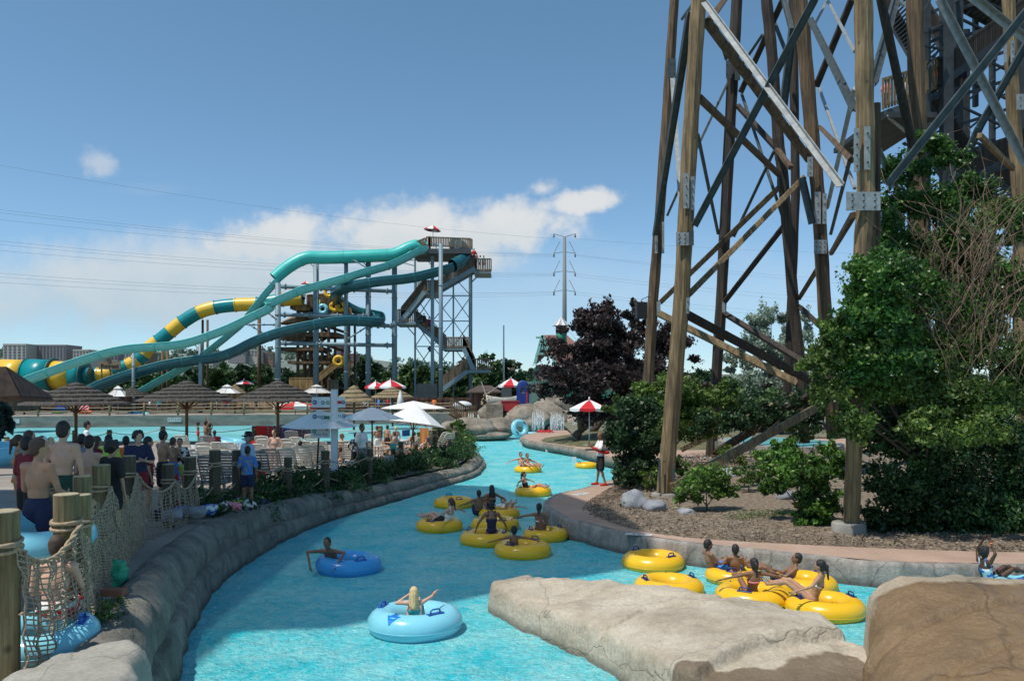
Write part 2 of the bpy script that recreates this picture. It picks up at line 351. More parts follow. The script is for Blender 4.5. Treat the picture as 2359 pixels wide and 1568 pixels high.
# ------------------------------------------------------------ materials for the setting
def m_water(name, shade=1.0, col=(.03, .78, .90), col2=(.44, 1.0, 1.0), tr=.12, wav=1.0):
    def ex(nt, b, vec): pass
    m = bpy.data.materials.new(name); m.use_nodes = True
    nt = NT(m.node_tree); b = nt.n['Principled BSDF']
    tc = nt.node('ShaderNodeTexCoord'); vec = tc.outputs['Object']
    n1 = nt.node('ShaderNodeTexNoise', i_Scale=.8, i_Detail=6.0, i_Roughness=.6); nt.link(vec, n1.inputs['Vector'])
    cr = nt.node('ShaderNodeValToRGB'); cr.color_ramp.elements[0].position = .35; cr.color_ramp.elements[1].position = .66
    cr.color_ramp.elements[0].color = (*col, 1); cr.color_ramp.elements[1].color = (*col2, 1); n6 = nt.node('ShaderNodeTexNoise', i_Scale=5.0, i_Detail=5.0, i_Roughness=.6, i_Distortion=1.5); nt.link(vec, n6.inputs['Vector'])  # fine mottle in the water colour stands in for caustic sparkle
    av = nt.node('ShaderNodeMath', operation='MULTIPLY_ADD'); nt.link(n6.outputs['Fac'], av.inputs[0]); av.inputs[1].default_value = .65; am = nt.node('ShaderNodeMath', operation='MULTIPLY_ADD'); nt.link(n1.outputs['Fac'], am.inputs[0]); am.inputs[1].default_value = .6; am.inputs[2].default_value = -.12; nt.link(am.outputs[0], av.inputs[2])
    nt.link(av.outputs[0], cr.inputs['Fac'])
    nt.link(cr.outputs[0], b.inputs['Base Color']); b.inputs['Roughness'].default_value = .06; b.inputs['IOR'].default_value = 1.33
    mpp = nt.node('ShaderNodeMapping'); mpp.inputs['Scale'].default_value = (1.0, 1.35, 1); mpp.inputs['Rotation'].default_value = (0, 0, .5); nt.link(vec, mpp.inputs['Vector'])
    w1 = nt.node('ShaderNodeTexNoise', i_Scale=2.6, i_Detail=6.0, i_Roughness=.62, i_Distortion=.8); nt.link(mpp.outputs[0], w1.inputs['Vector'])
    w2 = nt.node('ShaderNodeTexNoise', i_Scale=11.0, i_Detail=4.0, i_Roughness=.6, i_Distortion=1.2); nt.link(mpp.outputs[0], w2.inputs['Vector'])
    ad = nt.node('ShaderNodeMath', operation='MULTIPLY_ADD'); nt.link(w2.outputs['Fac'], ad.inputs[0]); ad.inputs[1].default_value = .55; nt.link(w1.outputs['Fac'], ad.inputs[2])
    bp = nt.node('ShaderNodeBump'); bp.inputs['Distance'].default_value = .19*wav; bp.inputs['Strength'].default_value = .9
    nt.link(ad.outputs[0], bp.inputs['Height']); nt.link(bp.outputs['Normal'], b.inputs['Normal'])
    t = nt.node('ShaderNodeBsdfTransparent'); t.inputs[0].default_value = (.75, .96, .97, 1)
    b.inputs['Specular IOR Level'].default_value = 0.0; b.inputs['Roughness'].default_value = .6
    m1 = nt.node('ShaderNodeMixShader'); m1.inputs[0].default_value = 1-tr; nt.link(t.outputs[0], m1.inputs[1]); nt.link(b.outputs[0], m1.inputs[2])
    gl = nt.node('ShaderNodeBsdfGlossy'); gl.inputs['Roughness'].default_value = .07; nt.link(bp.outputs['Normal'], gl.inputs['Normal'])
    fr = nt.node('ShaderNodeFresnel', i_IOR=1.33); nt.link(bp.outputs['Normal'], fr.inputs['Normal'])
    fm_ = nt.node('ShaderNodeMath', operation='MULTIPLY'); fm_.inputs[1].default_value = .34; nt.link(fr.outputs[0], fm_.inputs[0])
    ms = nt.node('ShaderNodeMixShader'); nt.link(fm_.outputs[0], ms.inputs[0]); nt.link(m1.outputs[0], ms.inputs[1]); nt.link(gl.outputs[0], ms.inputs[2])
    nt.link(ms.outputs[0], nt.n['Material Output'].inputs['Surface']); return m
WATER = m_water('river water'); PWATER = m_water('wave pool water', col=(.16, .52, .55), col2=(.24, .62, .64), tr=.2, wav=.5)
def m_floor():
    m = mat('channel floor with painted caustics', (.30, .66, .70), .7, (.42, .78, .80), scale=2)
    nt = NT(m.node_tree); b = nt.n['Principled BSDF']; tc = nt.node('ShaderNodeTexCoord')
    nw = nt.node('ShaderNodeTexNoise', i_Scale=1.4, i_Detail=3.0); nt.link(tc.outputs['Object'], nw.inputs['Vector'])
    ad = nt.node('ShaderNodeVectorMath', operation='MULTIPLY_ADD'); nt.link(nw.outputs['Color'], ad.inputs[0]); ad.inputs[1].default_value = (1.1, 1.1, 1.1); nt.link(tc.outputs['Object'], ad.inputs[2])
    vo = nt.node('ShaderNodeTexVoronoi', feature='SMOOTH_F1', i_Scale=3.2); nt.link(ad.outputs[0], vo.inputs['Vector'])  # bright cell web in the floor colour imitates caustic light
    cr = nt.node('ShaderNodeValToRGB'); e = cr.color_ramp.elements
    e[0].position = .30; e[0].color = (.22, .70, .80, 1); e[1].position = .62; e[1].color = (.95, 1, .97, 1); q = e.new(.52); q.color = (.45, .88, .92, 1)
    nt.link(vo.outputs['Distance'], cr.inputs['Fac']); nt.link(cr.outputs[0], b.inputs['Base Color']); return m
FLOOR = m_floor()
GREYROCK = rock_mat('grey carved concrete rock', (.17, .16, .13), (.27, .25, .21), (.38, .35, .28), .55, .012, bump=.09, stain='wall')
RIMROCK = rock_mat('flagstone pattern rim', (.22, .20, .18), (.31, .28, .25), (.40, .36, .31), .85, .02, bump=.04, stain='wall')
def island_wet(nt, vec):
    n = nt.node('ShaderNodeTexNoise', i_Scale=1.2, i_Detail=4.0); nt.link(vec, n.inputs['Vector'])
    s = nt.node('ShaderNodeSeparateXYZ'); nt.link(vec, s.inputs[0])
    a = nt.node('ShaderNodeMath', operation='MULTIPLY_ADD'); nt.link(n.outputs['Fac'], a.inputs[0]); a.inputs[1].default_value = -1.1; nt.link(s.outputs['Y'], a.inputs[2])
    b = nt.node('ShaderNodeMath', operation='MULTIPLY_ADD'); nt.link(s.outputs['X'], b.inputs[0]); b.inputs[1].default_value = -.02; nt.link(a.outputs[0], b.inputs[2])
    m = nt.node('ShaderNodeMapRange'); m.inputs['From Min'].default_value = 8.30; m.inputs['From Max'].default_value = 8.24; nt.link(b.outputs[0], m.inputs['Value'])
    return m.outputs[0], (.42, .36, .30)
ISLROCK = rock_mat('pale sandstone rock', (.36, .30, .22), (.50, .43, .33), (.61, .54, .43), .42, .006, wet=island_wet, bump=.05, stain=True)
def brown_wet(nt, vec):
    n = nt.node('ShaderNodeTexNoise', i_Scale=1.0, i_Detail=4.0); nt.link(vec, n.inputs['Vector'])
    s = nt.node('ShaderNodeSeparateXYZ'); nt.link(vec, s.inputs[0])
    a = nt.node('ShaderNodeMath', operation='MULTIPLY_ADD'); nt.link(n.outputs['Fac'], a.inputs[0]); a.inputs[1].default_value = -.9; nt.link(s.outputs['Y'], a.inputs[2])
    m = nt.node('ShaderNodeMapRange'); m.inputs['From Min'].default_value = 8.62; m.inputs['From Max'].default_value = 8.52; nt.link(a.outputs[0], m.inputs['Value'])
    return m.outputs[0], (.54, .42, .29)
BROWNROCK = rock_mat('tan wet rock', (.30, .24, .17), (.42, .34, .24), (.52, .43, .31), .35, .01, wet=brown_wet, bump=.05)
SLABROCK = rock_mat('flat grey cap rock', (.27, .26, .22), (.34, .32, .27), (.40, .38, .32), .3, .004, bump=.012)
FARROCK = rock_mat('far brown rockwork', (.15, .12, .09), (.26, .22, .17), (.36, .32, .26), .5, .02, bump=.08)
BOULDER = rock_mat('pale boulder stone', (.18, .19, .21), (.30, .31, .33), (.42, .43, .44), .2, .004, bump=.03)
TERRA = mat('salmon concrete path', (.36, .245, .18), .85, (.45, .31, .23), scale=1.3, bump=.004, bscale=60)
DECKC = mat('tan pool deck concrete', (.25, .215, .18), .85, (.34, .29, .24), scale=.6, bump=.004, bscale=40)
GRAVELC = mat('wood chip mulch bed', (.10, .075, .05), .9, (.30, .235, .17), scale=9, detail=8, bump=.03, bscale=30)
GROUNDC = mat('far park ground', (.10, .11, .06), .9, (.20, .18, .12), scale=.05)
GRASSC = mat('dry lawn', (.075, .085, .03), .9, (.17, .15, .075), scale=2.5, bump=.02, bscale=60)
CONC = mat('weathered concrete', (.22, .205, .18), .85, (.33, .31, .27), scale=2.2, bump=.01, bscale=30)
WHITEP = mat('white paint', (.75, .76, .76), .45, (.66, .67, .67), scale=3)

# ------------------------------------------------------------ setting: ground, water, deck
def quad_sheet(name, quads, m):
    b = MB()
    for q in quads: b.poly(q)
    return struct(b.build(name, m))
quad_sheet('ground', [[(-1500, 82, 1.25), (1500, 82, 1.25), (2500, 3500, 1.25), (-2500, 3500, 1.25)],
                      [(46, -30, .3), (1500, -30, .3), (1500, 82, 1.25), (46, 82, .6)],
                      [(-1500, -30, .3), (-62, -30, .3), (-62, 82, 1.25), (-1500, 82, 1.25)]], GROUNDC)
quad_sheet('river_floor', [[(-9, -1, -.95), (24, -1, -.95), (24, 72, -.95), (-9, 72, -.95)]], FLOOR)
wb = MB(); nx, ny = 120, 320
for j in range(ny+1):
    for i in range(nx+1):
        t = j/ny; y = 0+70*t**1.35; x = -7+30*i/nx
        z = .018*noise.noise(Vector((x*1.3, y*1.3, 0)))+.012*noise.noise(Vector((x*3.1, y*2.7, 3)))
        wb.v.append((x, y, z))
for j in range(ny):
    for i in range(nx):
        a = j*(nx+1)+i; wb.f.append((a, a+1, a+nx+2, a+nx+1)); wb.mi.append(0); wb.smooth.append(True)
struct(wb.build('river_water', WATER))
def deckz(y):
    ks = [(0, 1.0), (8, 1.05), (9.5, 1.2), (10.5, 1.32), (13, 1.28), (16, 1.0), (20, .72), (30, .6), (60, .6)]
    for (a, za), (b, zb) in zip(ks, ks[1:]):
        if y <= b: return za+(zb-za)*max(0, y-a)/(b-a)
    return .6
g2 = lambda px, py, z=0: (G(px, py, z).x, G(px, py, z).y)
LW = [(-2.3, 3.5), (-2.9, 5.8), (-3.4, 7.4), (-3.75, 8.6), g2(408, 1568), g2(425, 1500), g2(470, 1400), g2(540, 1320), g2(640, 1255), g2(709, 1221), g2(780, 1194), g2(870, 1167),
      g2(945, 1145), g2(1020, 1122), g2(1070, 1108), g2(1100, 1096), g2(1116, 1080), g2(1117, 1066), (-1.75, 42.3), (-2.9, 44), (-4.4, 45.2)]
LWZ = [1.15, 1.15, 1.15, 1.12, 1.1, 1.06, 1.02, .98, .9, .78, .68, .57, .53, .5, .48, .46, .45, .45, .45, .45, .45]
def catmull(P_, n):
    out = []; m = len(P_)
    for i in range(m-1):
        p0, p1, p2, p3 = [Vector(P_[max(0, min(m-1, i+k))]) for k in (-1, 0, 1, 2)]
        for j in range(n):
            t = j/n; out.append(.5*((2*p1)+(p2-p0)*t+(2*p0-5*p1+4*p2-p3)*t*t+(3*p1-p0-3*p2+p3)*t**3))
    out.append(Vector(P_[-1])); return out
def wall_sweep(name, path3, prof, m, amp=.03, side=1, fs=1.3):
    """path3: (x, y, crest height); prof: (outward offset, fraction of crest)"""
    n = len(path3); b = MB(); k = len(prof)
    for i, p in enumerate(path3):
        d = (path3[min(i+1, n-1)]-path3[max(i-1, 0)]); nv = Vector((-d.y, d.x)).normalized()*side
        for (o, f) in prof:
            z = p.z*f if f >= 0 else f
            x, y = p.x+nv.x*o, p.y+nv.y*o
            q = Vector((x*fs, y*fs, z*fs*1.6)); a = amp
            dd = noise.fractal(q, .9, 2.0, 4)*a
            b.v.append((x-nv.x*dd, y-nv.y*dd, z+dd*.6*(f > .3)))
    for i in range(n-1):
        for j in range(k-1):
            a = i*k+j; b.f.append((a, a+1, a+k+1, a+k)); b.mi.append(0); b.smooth.append(True)
    return b.build(name, m)
P3 = catmull([(x, y, z) for (x, y), z in zip(LW, LWZ)], 26)
PROF = [(-.02, -.9), (-.02, -.2), (0, .03), (.02, .2), (.05, .36), (.11, .44), (.19, .47), (.17, .52), (.19, .66), (.23, .8), (.31, .92), (.43, 1.0), (.56, 1.02), (.7, .98), (.8, .9), (.86, .75), (.88, .4)]
o = wall_sweep('channel_wall', P3, PROF, GREYROCK, amp=.075)
tag(o, 'long grey carved rock wall curving along the left bank of the river', 'rock wall')
# deck on the left
db = MB(); rows = []
inner = [p for p in P3]
ys = []
off = []
for i, p in enumerate(inner):
    d = inner[min(i+1, len(inner)-1)]-inner[max(i-1, 0)]; nv = Vector((-d.y, d.x)).normalized()
    off.append((p.x+nv.x*.8, p.y+nv.y*.8))
off = [q for q in off[::4]]
X0 = -62
for (x, y) in off:
    yy = min(max(y, 1.0), 46.9); r = []
    for t in (0, .04, .1, .2, .4, 1): 
        xx = x+(X0-x)*t; zz = deckz(yy)
        edge = max(0, 1-t/.1)
        zz = min(zz, (p_z*.9 if False else .98))*edge+zz*(1-edge) if t < .1 else zz
        r.append((xx, yy, zz-(.06 if t == 0 else 0)))
    rows.append(r)
rows.append([(-5+(X0+5)*t, 46.95, .6) for t in (0, .04, .1, .2, .4, 1)])
for r in rows: db.v += r
for j in range(len(rows)-1):
    for i in range(5): db.f.append((j*6+i, j*6+i+1, j*6+7+i, j*6+6+i)); db.mi.append(0); db.smooth.append(True)
struct(db.build('pool_deck', DECKC))
# wave pool
quad_sheet('wave_pool_floor', [[(-62, 47, -.6), (-4.5, 47, -.6), (-4.5, 78, -.6), (-62, 78, -.6)]], FLOOR)
quad_sheet('wave_pool_water', [[(-62, 47.0, .42), (-4.5, 47.0, .42), (-4.5, 80, .42), (-62, 80, .42)]], PWATER)
b = MB(); b.prism([(-62, 46.6), (-5, 46.6), (-5, 47.1), (-62, 47.1)], -.6, .635); struct(b.build('pool_edge', CONC))
# channel between the decks, right of wave pool
b = MB(); b.prism([(-6.4, 45.5), (-5.0, 45.6), (-4.3, 50), (-4.2, 58), (-3.4, 61.5), (-.6, 64.5), (-.4, 82), (-6.4, 82)], -.6, .66); struct(b.build('far_bank', DECKC))
# far pool wall, slightly angled
b = MB(); a0, a1 = Vector((-50, 66.2, 0)), Vector((-5, 78, 0))
b.prism([(a0.x, a0.y), (a1.x, a1.y), (a1.x, a1.y+.5), (a0.x, a0.y+.5)], .0, 1.42)
b.prism([(a0.x, a0.y-.12), (a1.x, a1.y-.12), (a1.x, a1.y-.003), (a0.x, a0.y-.003)], .0, .62)
o = b.build('pool_wall', mat('pool wall concrete', (.17, .165, .14), .85, (.28, .27, .23), scale=.9, detail=8, bump=.01, stretch=(1, 1, 3)))
tag(o, 'long low concrete wall closing the far side of the wave pool', 'pool wall')
quad_sheet('far_deck', [[(-62, 63, 1.3), (a0.x, a0.y+.45, 1.3), (a1.x, a1.y+.45, 1.3), (-5, 84, 1.3), (-62, 84, 1.3)],
                        [(-5, 84, 1.3), (a1.x, a1.y+.45, 1.3), (40, 79, 1.3), (40, 84, 1.3)]], DECKC)
# right bank: rim, path, mulch
RWp = [(17, 13.0), (12.5, 13.9), g2(2358, 1362), g2(2150, 1358), g2(2022, 1353), g2(1923, 1342), g2(1750, 1322), g2(1577, 1301), g2(1426, 1273), g2(1340, 1249), g2(1304, 1240), g2(1268, 1217),
       (.84, 21.9), (.95, 23.1), g2(1275, 1138, .45), g2(1339, 1123, .45), g2(1400, 1105, .45), g2(1450, 1085, .45), (7.2, 33), (11, 34.5), (24, 35)]
R3 = catmull([(x, y, .46) for x, y in RWp], 20)
RPROF = [(.0, -.9), (0, -.1), (0, .05), (0, .35), (.01, .6), (.03, .85), (.05, .97), (.10, 1.0), (.16, 1.01), (.20, 1.0), (.24, .96)]
o = wall_sweep('river_rim', R3, RPROF, RIMROCK, amp=.035, side=-1, fs=2.2)
tag(o, 'grey flagstone patterned rim along the right bank of the river below the salmon path', 'river rim')
inn = [(17, 15.4), (11, 15.45), (8.4, 15.7), (6.6, 16.1), (5.2, 16.5), (4.1, 16.9), (3.1, 17.6), g2(1420, 1208, .45), g2(1368, 1186, .45), g2(1358, 1172, .45), g2(1388, 1148, .45), g2(1447, 1119, .45), (4.9, 28.5), (7.5, 30.6), (12, 31), (24, 31)]
inn3 = [Vector(q) for q in catmull([(x, y, 0) for x, y in inn], 10)]
rim3 = []
for i, p in enumerate(R3):
    d = R3[min(i+1, len(R3)-1)]-R3[max(i-1, 0)]; nv = Vector((d.y, -d.x)).normalized(); rim3.append(Vector((p.x+nv.x*.19, p.y+nv.y*.19, 0)))
def resamp(pts, n):
    L = [0]
    for a, c in zip(pts, pts[1:]): L.append(L[-1]+(c-a).length)
    out = []
    for k in range(n+1):
        s = L[-1]*k/n; i = 0
        while i < len(L)-2 and L[i+1] < s: i += 1
        t = (s-L[i])/max(1e-6, L[i+1]-L[i]); out.append(pts[i].lerp(pts[i+1], t))
    return out
A = resamp(rim3, 120); B = resamp(inn3, 120); pb = MB()
for p, q in zip(A, B): pb.v += [(p.x, p.y, .462), (q.x, q.y, .462)]
for i in range(120): pb.f.append((2*i, 2*i+1, 2*i+3, 2*i+2)); pb.mi.append(0); pb.smooth.append(True)
struct(pb.build('river_path', TERRA))
gb = MB(); pts = [(q.x, q.y) for q in B]
nr = 26
for i, (x, y) in enumerate(pts):
    for k in range(nr+1):
        t = (k/nr)**1.6; xx = x+(46-x)*t; yy = y+((15+(i/120)*60)-y)*t**.8
        z = .44+min(.35, .35*t*6)*.35+.06*noise.noise(Vector((xx*.4, yy*.4, 0)))*min(1, t*12)+(.25*min(1, max(0, (yy-22)/15)))*min(1, t*8)
        gb.v.append((xx, yy, z+.012 if k else .43))
for i in range(120):
    for k in range(nr): a = i*(nr+1)+k; gb.f.append((a, a+1, a+nr+2, a+nr+1)); gb.mi.append(0); gb.smooth.append(True)
struct(gb.build('mulch_bed', GRAVELC))
def bedz(x, y): return .50+(.25*min(1, max(0, (y-22)/15)))
# right hand land behind the beds, beside the park ground
b = MB(); b.poly([(4.2, 52, .55), (46, 52, .6), (46, 84, 1.25), (4.2, 84, 1.25)]); struct(b.build('back_ground', GROUNDC))
# the peninsula with lawn on the far side of the river
PEN = [g2(1196, 1022, .5), g2(1206, 1030, .3), g2(1259, 1036, .3), g2(1323, 1051, .25), g2(1365, 1062, .2), g2(1418, 1083, .15), (7.8, 33.8), (16, 34.5), (30, 36), (30, 62), (5.2, 62), (2.8, 61), (1.0, 57.5)]
PEN = [(.55, 53.5), (.9, 50), (2.0, 46.7), (3.1, 43.8), (4.0, 40.2), (4.75, 36.4), (7.5, 34.6), (14, 35.2), (30, 37), (30, 66), (5.2, 63), (2.6, 61), (1.0, 57.5)]
pc = Vector((8, 48, 0))
ring = catmull([(x, y, .5) for x, y in PEN+PEN[:1]], 8)
b = MB(); prf = [(0, .5), (.9, .5), (.975, .52), (1.0, .46), (1.008, .3), (1.0, .16), (.985, .14), (.98, -.9)]
for p in ring:
    for s_, z in prf:
        zz = z
        dv = (noise.noise(Vector((p.x*2, p.y*2, z*4)))*.05) if s_ > .96 else 0
        b.v.append((pc.x+(p.x-pc.x)*s_+dv, pc.y+(p.y-pc.y)*s_+dv, zz+dv*.3))
kk = len(prf)
for i in range(len(ring)-1):
    for j in range(kk-1):
        a = i*kk+j; b.f.append((a, a+1, a+kk+1, a+kk)); b.mi.append(1 if j >= 2 else 0); b.smooth.append(True)
struct(b.build('peninsula', [TERRA, GREYROCK]))
bp_ = MB()
bp_.prism([(14.2+2.6*math.cos(a)*1.15, 42.5+4.0*math.sin(a)*1.15) for a in [k*.2618 for k in range(24)]], .3, .90); struct(bp_.build('back_pool_kerb', CONC))
bp_ = MB(); bp_.poly([(14.2+2.6*math.cos(a), 42.5+4.0*math.sin(a), .91) for a in [k*.2618 for k in range(24)]]); struct(bp_.build('back_pool_water', PWATER))
b = MB(); LC = Vector((9.0, 50)); n = 40
for i in range(n+1):
    a = 2*math.pi*i/n
    for k in range(8):
        t = k/7; x = LC.x+math.cos(a)*7.3*t; y = LC.y+math.sin(a)*8.5*t
        b.v.append((x, y, .47+.75*(1-t*t)**1.2+.05*noise.noise(Vector((x, y, 0)))))
for i in range(n):
    for k in range(7): a = i*8+k; b.f.append((a, a+1, a+9, a+8)); b.mi.append(0); b.smooth.append(True)
struct(b.build('lawn', GRASSC))
def lawnz(x, y):
    t = min(1, math.hypot((x-LC.x)/7.3, (y-LC.y)/8.5)); return .47+.75*(1-t*t)**1.2

# ------------------------------------------------------------ rocks as heightfields with steep sides
def sdist(poly, X, Y):
    n = len(poly); d = np.full(X.shape, 1e9); ins = np.zeros(X.shape, bool)
    for i in range(n):
        (x0, y0), (x1, y1) = poly[i], poly[(i+1) % n]
        ex, ey = x1-x0, y1-y0; t = ((X-x0)*ex+(Y-y0)*ey)/(ex*ex+ey*ey); t = np.clip(t, 0, 1)
        d = np.minimum(d, np.hypot(X-x0-t*ex, Y-y0-t*ey))
        c = ((y0 > Y) != (y1 > Y)) & (X < (x1-x0)*(Y-y0)/((y1-y0) if y1 != y0 else 1e-9)+x0); ins ^= c
    return np.where(ins, d, -d)
def hf_rock(name, poly, top, step, m, soft=.28, base=-.95, amp=.04, fs=1.0, side=.14, drop=.3):
    xs = np.arange(min(p[0] for p in poly)-.4, max(p[0] for p in poly)+.4, step); ysr = np.arange(min(p[1] for p in poly)-.4, max(p[1] for p in poly)+.4, step)
    X, Y = np.meshgrid(xs, ysr); N1 = np.zeros(X.shape); 
    for j in range(X.shape[0]):
        for i in range(X.shape[1]): N1[j, i] = noise.fractal(Vector((X[j, i]*fs, Y[j, i]*fs, 2.2)), .9, 2.1, 5)
    S = sdist(poly, X, Y)+N1*.12; T = top(X, Y)
    r = np.clip(S/soft, 0, 1); rnd = np.sqrt(np.clip(1-(1-r)**2, 0, 1))
    Z = np.where(S > 0, T-(1-rnd)*drop, 0)
    k = np.clip(-S/side, 0, 1); Z = np.where(S <= 0, (T-drop)*(1-k)+base*k, Z)
    Z = Z+N1*amp*(S > -.1)
    b = MB(); ny_, nx_ = X.shape; b.v = list(zip(X.ravel(), Y.ravel(), Z.ravel())); keep = S > -side*1.6
    for j in range(ny_-1):
        for i in range(nx_-1):
            if keep[j, i] or keep[j+1, i+1]:
                a = j*nx_+i; b.f.append((a, a+1, a+nx_+1, a+nx_)); b.mi.append(0); b.smooth.append(True)
    return b.build(name, m)
def isl_top(X, Y):
    t = np.clip((X-.3)/3.4, 0, 1); z = .48+.30*t*t*(3-2*t)
    line = 8.60+(X-1.85)*.54+.12*np.sin(X*2.9); d = line-Y          # below the lip: lower terrace
    k = np.clip(d/.09, 0, 1)*np.clip((X-1.6)/.25, 0, 1); k = k*k*(3-2*k)
    z2 = z-.15-.02*np.sin(X*1.7)-.07*np.clip(d, 0, 2)
    z = z+.09*np.sin(X*1.9+Y*.9)*.5
    # shallow carved furrows
    f1 = np.abs(Y-(12.1-.35*(X-.4)-.18*np.sin(X*3.1))); f2 = np.abs(Y-(10.6+.25*(X-1.2)+.15*np.sin(X*4)))
    z = z-.07*np.exp(-(f1/.05)**2)-.09*np.exp(-(f2/.06)**2)*(X > 1.0)*(X < 2.6)
    return z*(1-k)+z2*k
ISLP = [(-.40, 13.0), (-.25, 13.45), (.2, 13.6), (1.0, 13.1), (1.97, 12.25), (2.74, 11.6), (3.57, 10.8), (3.95, 10.2), (4.15, 9.4), (4.6, 8.6), (4.8, 4.5), (3.6, 4.2), (2.9, 6.2), (2.1, 8.2), (1.45, 9.65), (1.02, 10.75), (.06, 12.1)]
o = hf_rock('island_rock', ISLP, isl_top, .035, ISLROCK, soft=.13, amp=.05, fs=1.5, side=.14, drop=.14)
tag(o, 'large pale flat rock island splitting the river in the foreground', 'rock')
def br_top(X, Y):
    z = 1.36-.19*np.clip(9.0-Y, 0, 9)-.25*np.clip(4.6-X, 0, 1)**2
    z = z-.10*np.exp(-((Y-8.35-.25*np.sin(X*1.4))/.05)**2)-.06*np.exp(-((Y-7.7-.3*(X-5))/.04)**2)*(X < 5.6)
    return z+.05*np.sin(X*1.3+1)
BRP = [(4.02, 9.0), (4.25, 9.45), (5.2, 9.65), (6.6, 9.55), (8.2, 9.6), (9.5, 9.0), (9.5, 3.6), (3.2, 3.9), (2.95, 5.2), (3.05, 6.3), (3.35, 7.3), (3.75, 8.4)]
o = hf_rock('wet_brown_rock', BRP, br_top, .04, BROWNROCK, soft=.35, amp=.06, fs=1.1, side=.12)
tag(o, 'big tan and wet brown rock filling the lower right corner', 'rock')
o = hf_rock('cap_rock', [(-3.32, 7.28), (-3.55, 7.5), (-4.0, 7.25), (-4.15, 6.3), (-4.1, 4.4), (-2.6, 4.4), (-2.85, 5.8), (-3.15, 6.8)], lambda X, Y: 1.30+0*X, .03, SLABROCK, soft=.16, base=.2, amp=.02, fs=2, side=.1)
tag(o, 'flat topped grey slab rock at the near end of the left wall', 'rock')
def boulder(name, label, c, r, m, seed, group=None):
    b = MB(); b.ell((0, 0, 0), 1, 28, 18); b.v = [tuple(Vector(q)*(1+.28*noise.noise(Vector(q)*1.3+Vector((seed, 0, 0)))+.06*noise.noise(Vector(q)*4+Vector((seed, 5, 0))))) for q in b.v]
    b.v = [(q[0]*r[0], q[1]*r[1], q[2]*r[2]) for q in b.v]
    o = b.build(name, m, loc=c); o.rotation_euler.z = seed; return tag(o, label, 'boulder', group)
BG = 'boulders in the mulch bed'
boulder('boulder', 'blue-grey boulder left of the big leaning post foot', G(1462, 1163, .5)+Vector((0, 0, .1)), (.42, .35, .32), BOULDER, 1.3, BG)
boulder('boulder', 'pale low boulder beside the concrete footing and small bush', G(1510, 1172, .5)+Vector((0, 0, .05)), (.36, .3, .2), BOULDER, 2.6, BG)
boulder('boulder', 'flat white boulder in the bark behind the small round bush', G(1808, 1147, .55)+Vector((0, 0, .05)), (.32, .28, .18), BOULDER, 4.1, BG)
boulder('boulder', 'small grey boulder half hidden by the right hand bush', G(1680, 1090, .7), (.4, .3, .22), BOULDER, 5.2, BG)
boulder('boulder', 'small pale stone at the foot of the small bush', G(1580, 1178, .52), (.22, .18, .1), BOULDER, 6.2, BG)
# far rockwork and waterfalls
FR = [((1090, 985, 58), (1.9, 1.4, .75)), ((1150, 985, 60), (1.6, 1.3, .85)), ((1120, 1003, 57.5), (1.6, .8, .35)), ((1205, 965, 68), (3.0, 2, 1.25)), ((1148, 952, 69), (1.6, 1.2, 1.0)), ((1258, 968, 70), (2.4, 2, 1.5)), ((1280, 940, 72), (2.6, 1.5, 1.2)), ((1330, 975, 70), (3.2, 2, 1.05)), ((1400, 975, 68), (3.2, 2, .9))]
FRL = ['grey rock bank under the wooden footbridge steps', 'rounded pale rock beside the floating far yellow tube', 'low grey ledge at the left bank water line', 'brown rock behind the tilted blue tube', 'squared pale rock block beside the red box',
       'dark rock under the first waterfall', 'tan overhanging rock above the waterfall', 'pale rock ledge behind the purple tree trunk', 'low grey rock ledge right of the purple tree trunk']
for i, ((px, py, Y), r) in enumerate(FR): boulder('rock', FRL[i], P(px, py, Y), r, FARROCK, i*1.7, 'far rockwork around the waterfall')
quad_sheet('far_basin', [[(-.6, 64.2, .02), (4.3, 62, .02), (14, 72, .02), (-.6, 74, .02)]], WATER)
FALLM = mat('falling water', (.75, .8, .82), .25, (.5, .6, .62), scale=8, stretch=(6, 6, .5))
def waterfall(px, pyt, pyb, Y, wpx, n, lab):
    b = MB(); g = random.Random(px)
    for i in range(n):
        x = px+g.uniform(-wpx, wpx)/2; t = P(x, pyt+g.uniform(-2, 3), Y); e = P(x+g.uniform(-3, 3), pyb+g.uniform(-6, 3), Y-g.uniform(.3, .9))
        pts = [t, t.lerp(e, .4)+Vector((0, -.12, .15)), e]; s0 = g.uniform(0, .5); s1 = g.uniform(.6, 1)
        q = [pts[0].lerp(pts[2], s0+(s1-s0)*k/4)+Vector((g.uniform(-.03, .03), 0, 0)) for k in range(5)]
        b.tube(q, [.006, .014, .011, .015, .006], 4)
        for k in range(3): b.ell(t.lerp(e, g.random())+Vector((g.uniform(-.2, .2), -.1, g.uniform(-.1, .1))), g.uniform(.01, .025), 5, 3)
    tag(b.build('waterfall', FALLM), lab, 'waterfall', 'waterfalls in the far rockwork')
waterfall(1240, 945, 1000, 63, 26, 60, 'white waterfall dropping behind the flat blue tube')
waterfall(1283, 950, 1003, 63, 34, 80, 'wide white waterfall left of the purple tree trunk')
waterfall(1350, 958, 996, 65, 60, 80, 'thin spray of water behind the striped umbrella pole')
# mulch chips: uncountable
n = 26000; cx = []; 
while len(cx) < n:
    i = random.randrange(5, 112); k = random.random()
    base = B[i]; yy = base.y+.04+k*k*7; xx = base.x+random.uniform(-.2, .4)+k*k*2.5
    if xx > 13: continue
    cx.append((xx, yy, bedz(xx, yy)+.01))
nrm = leaves_mesh('mulch_chips', cx, .055, mat('wood chips', (.10, .07, .045), .9, (.30, .24, .18), leaf=True, scale=2), flat=.75, aspect=.5)
tag(nrm, kind='stuff')
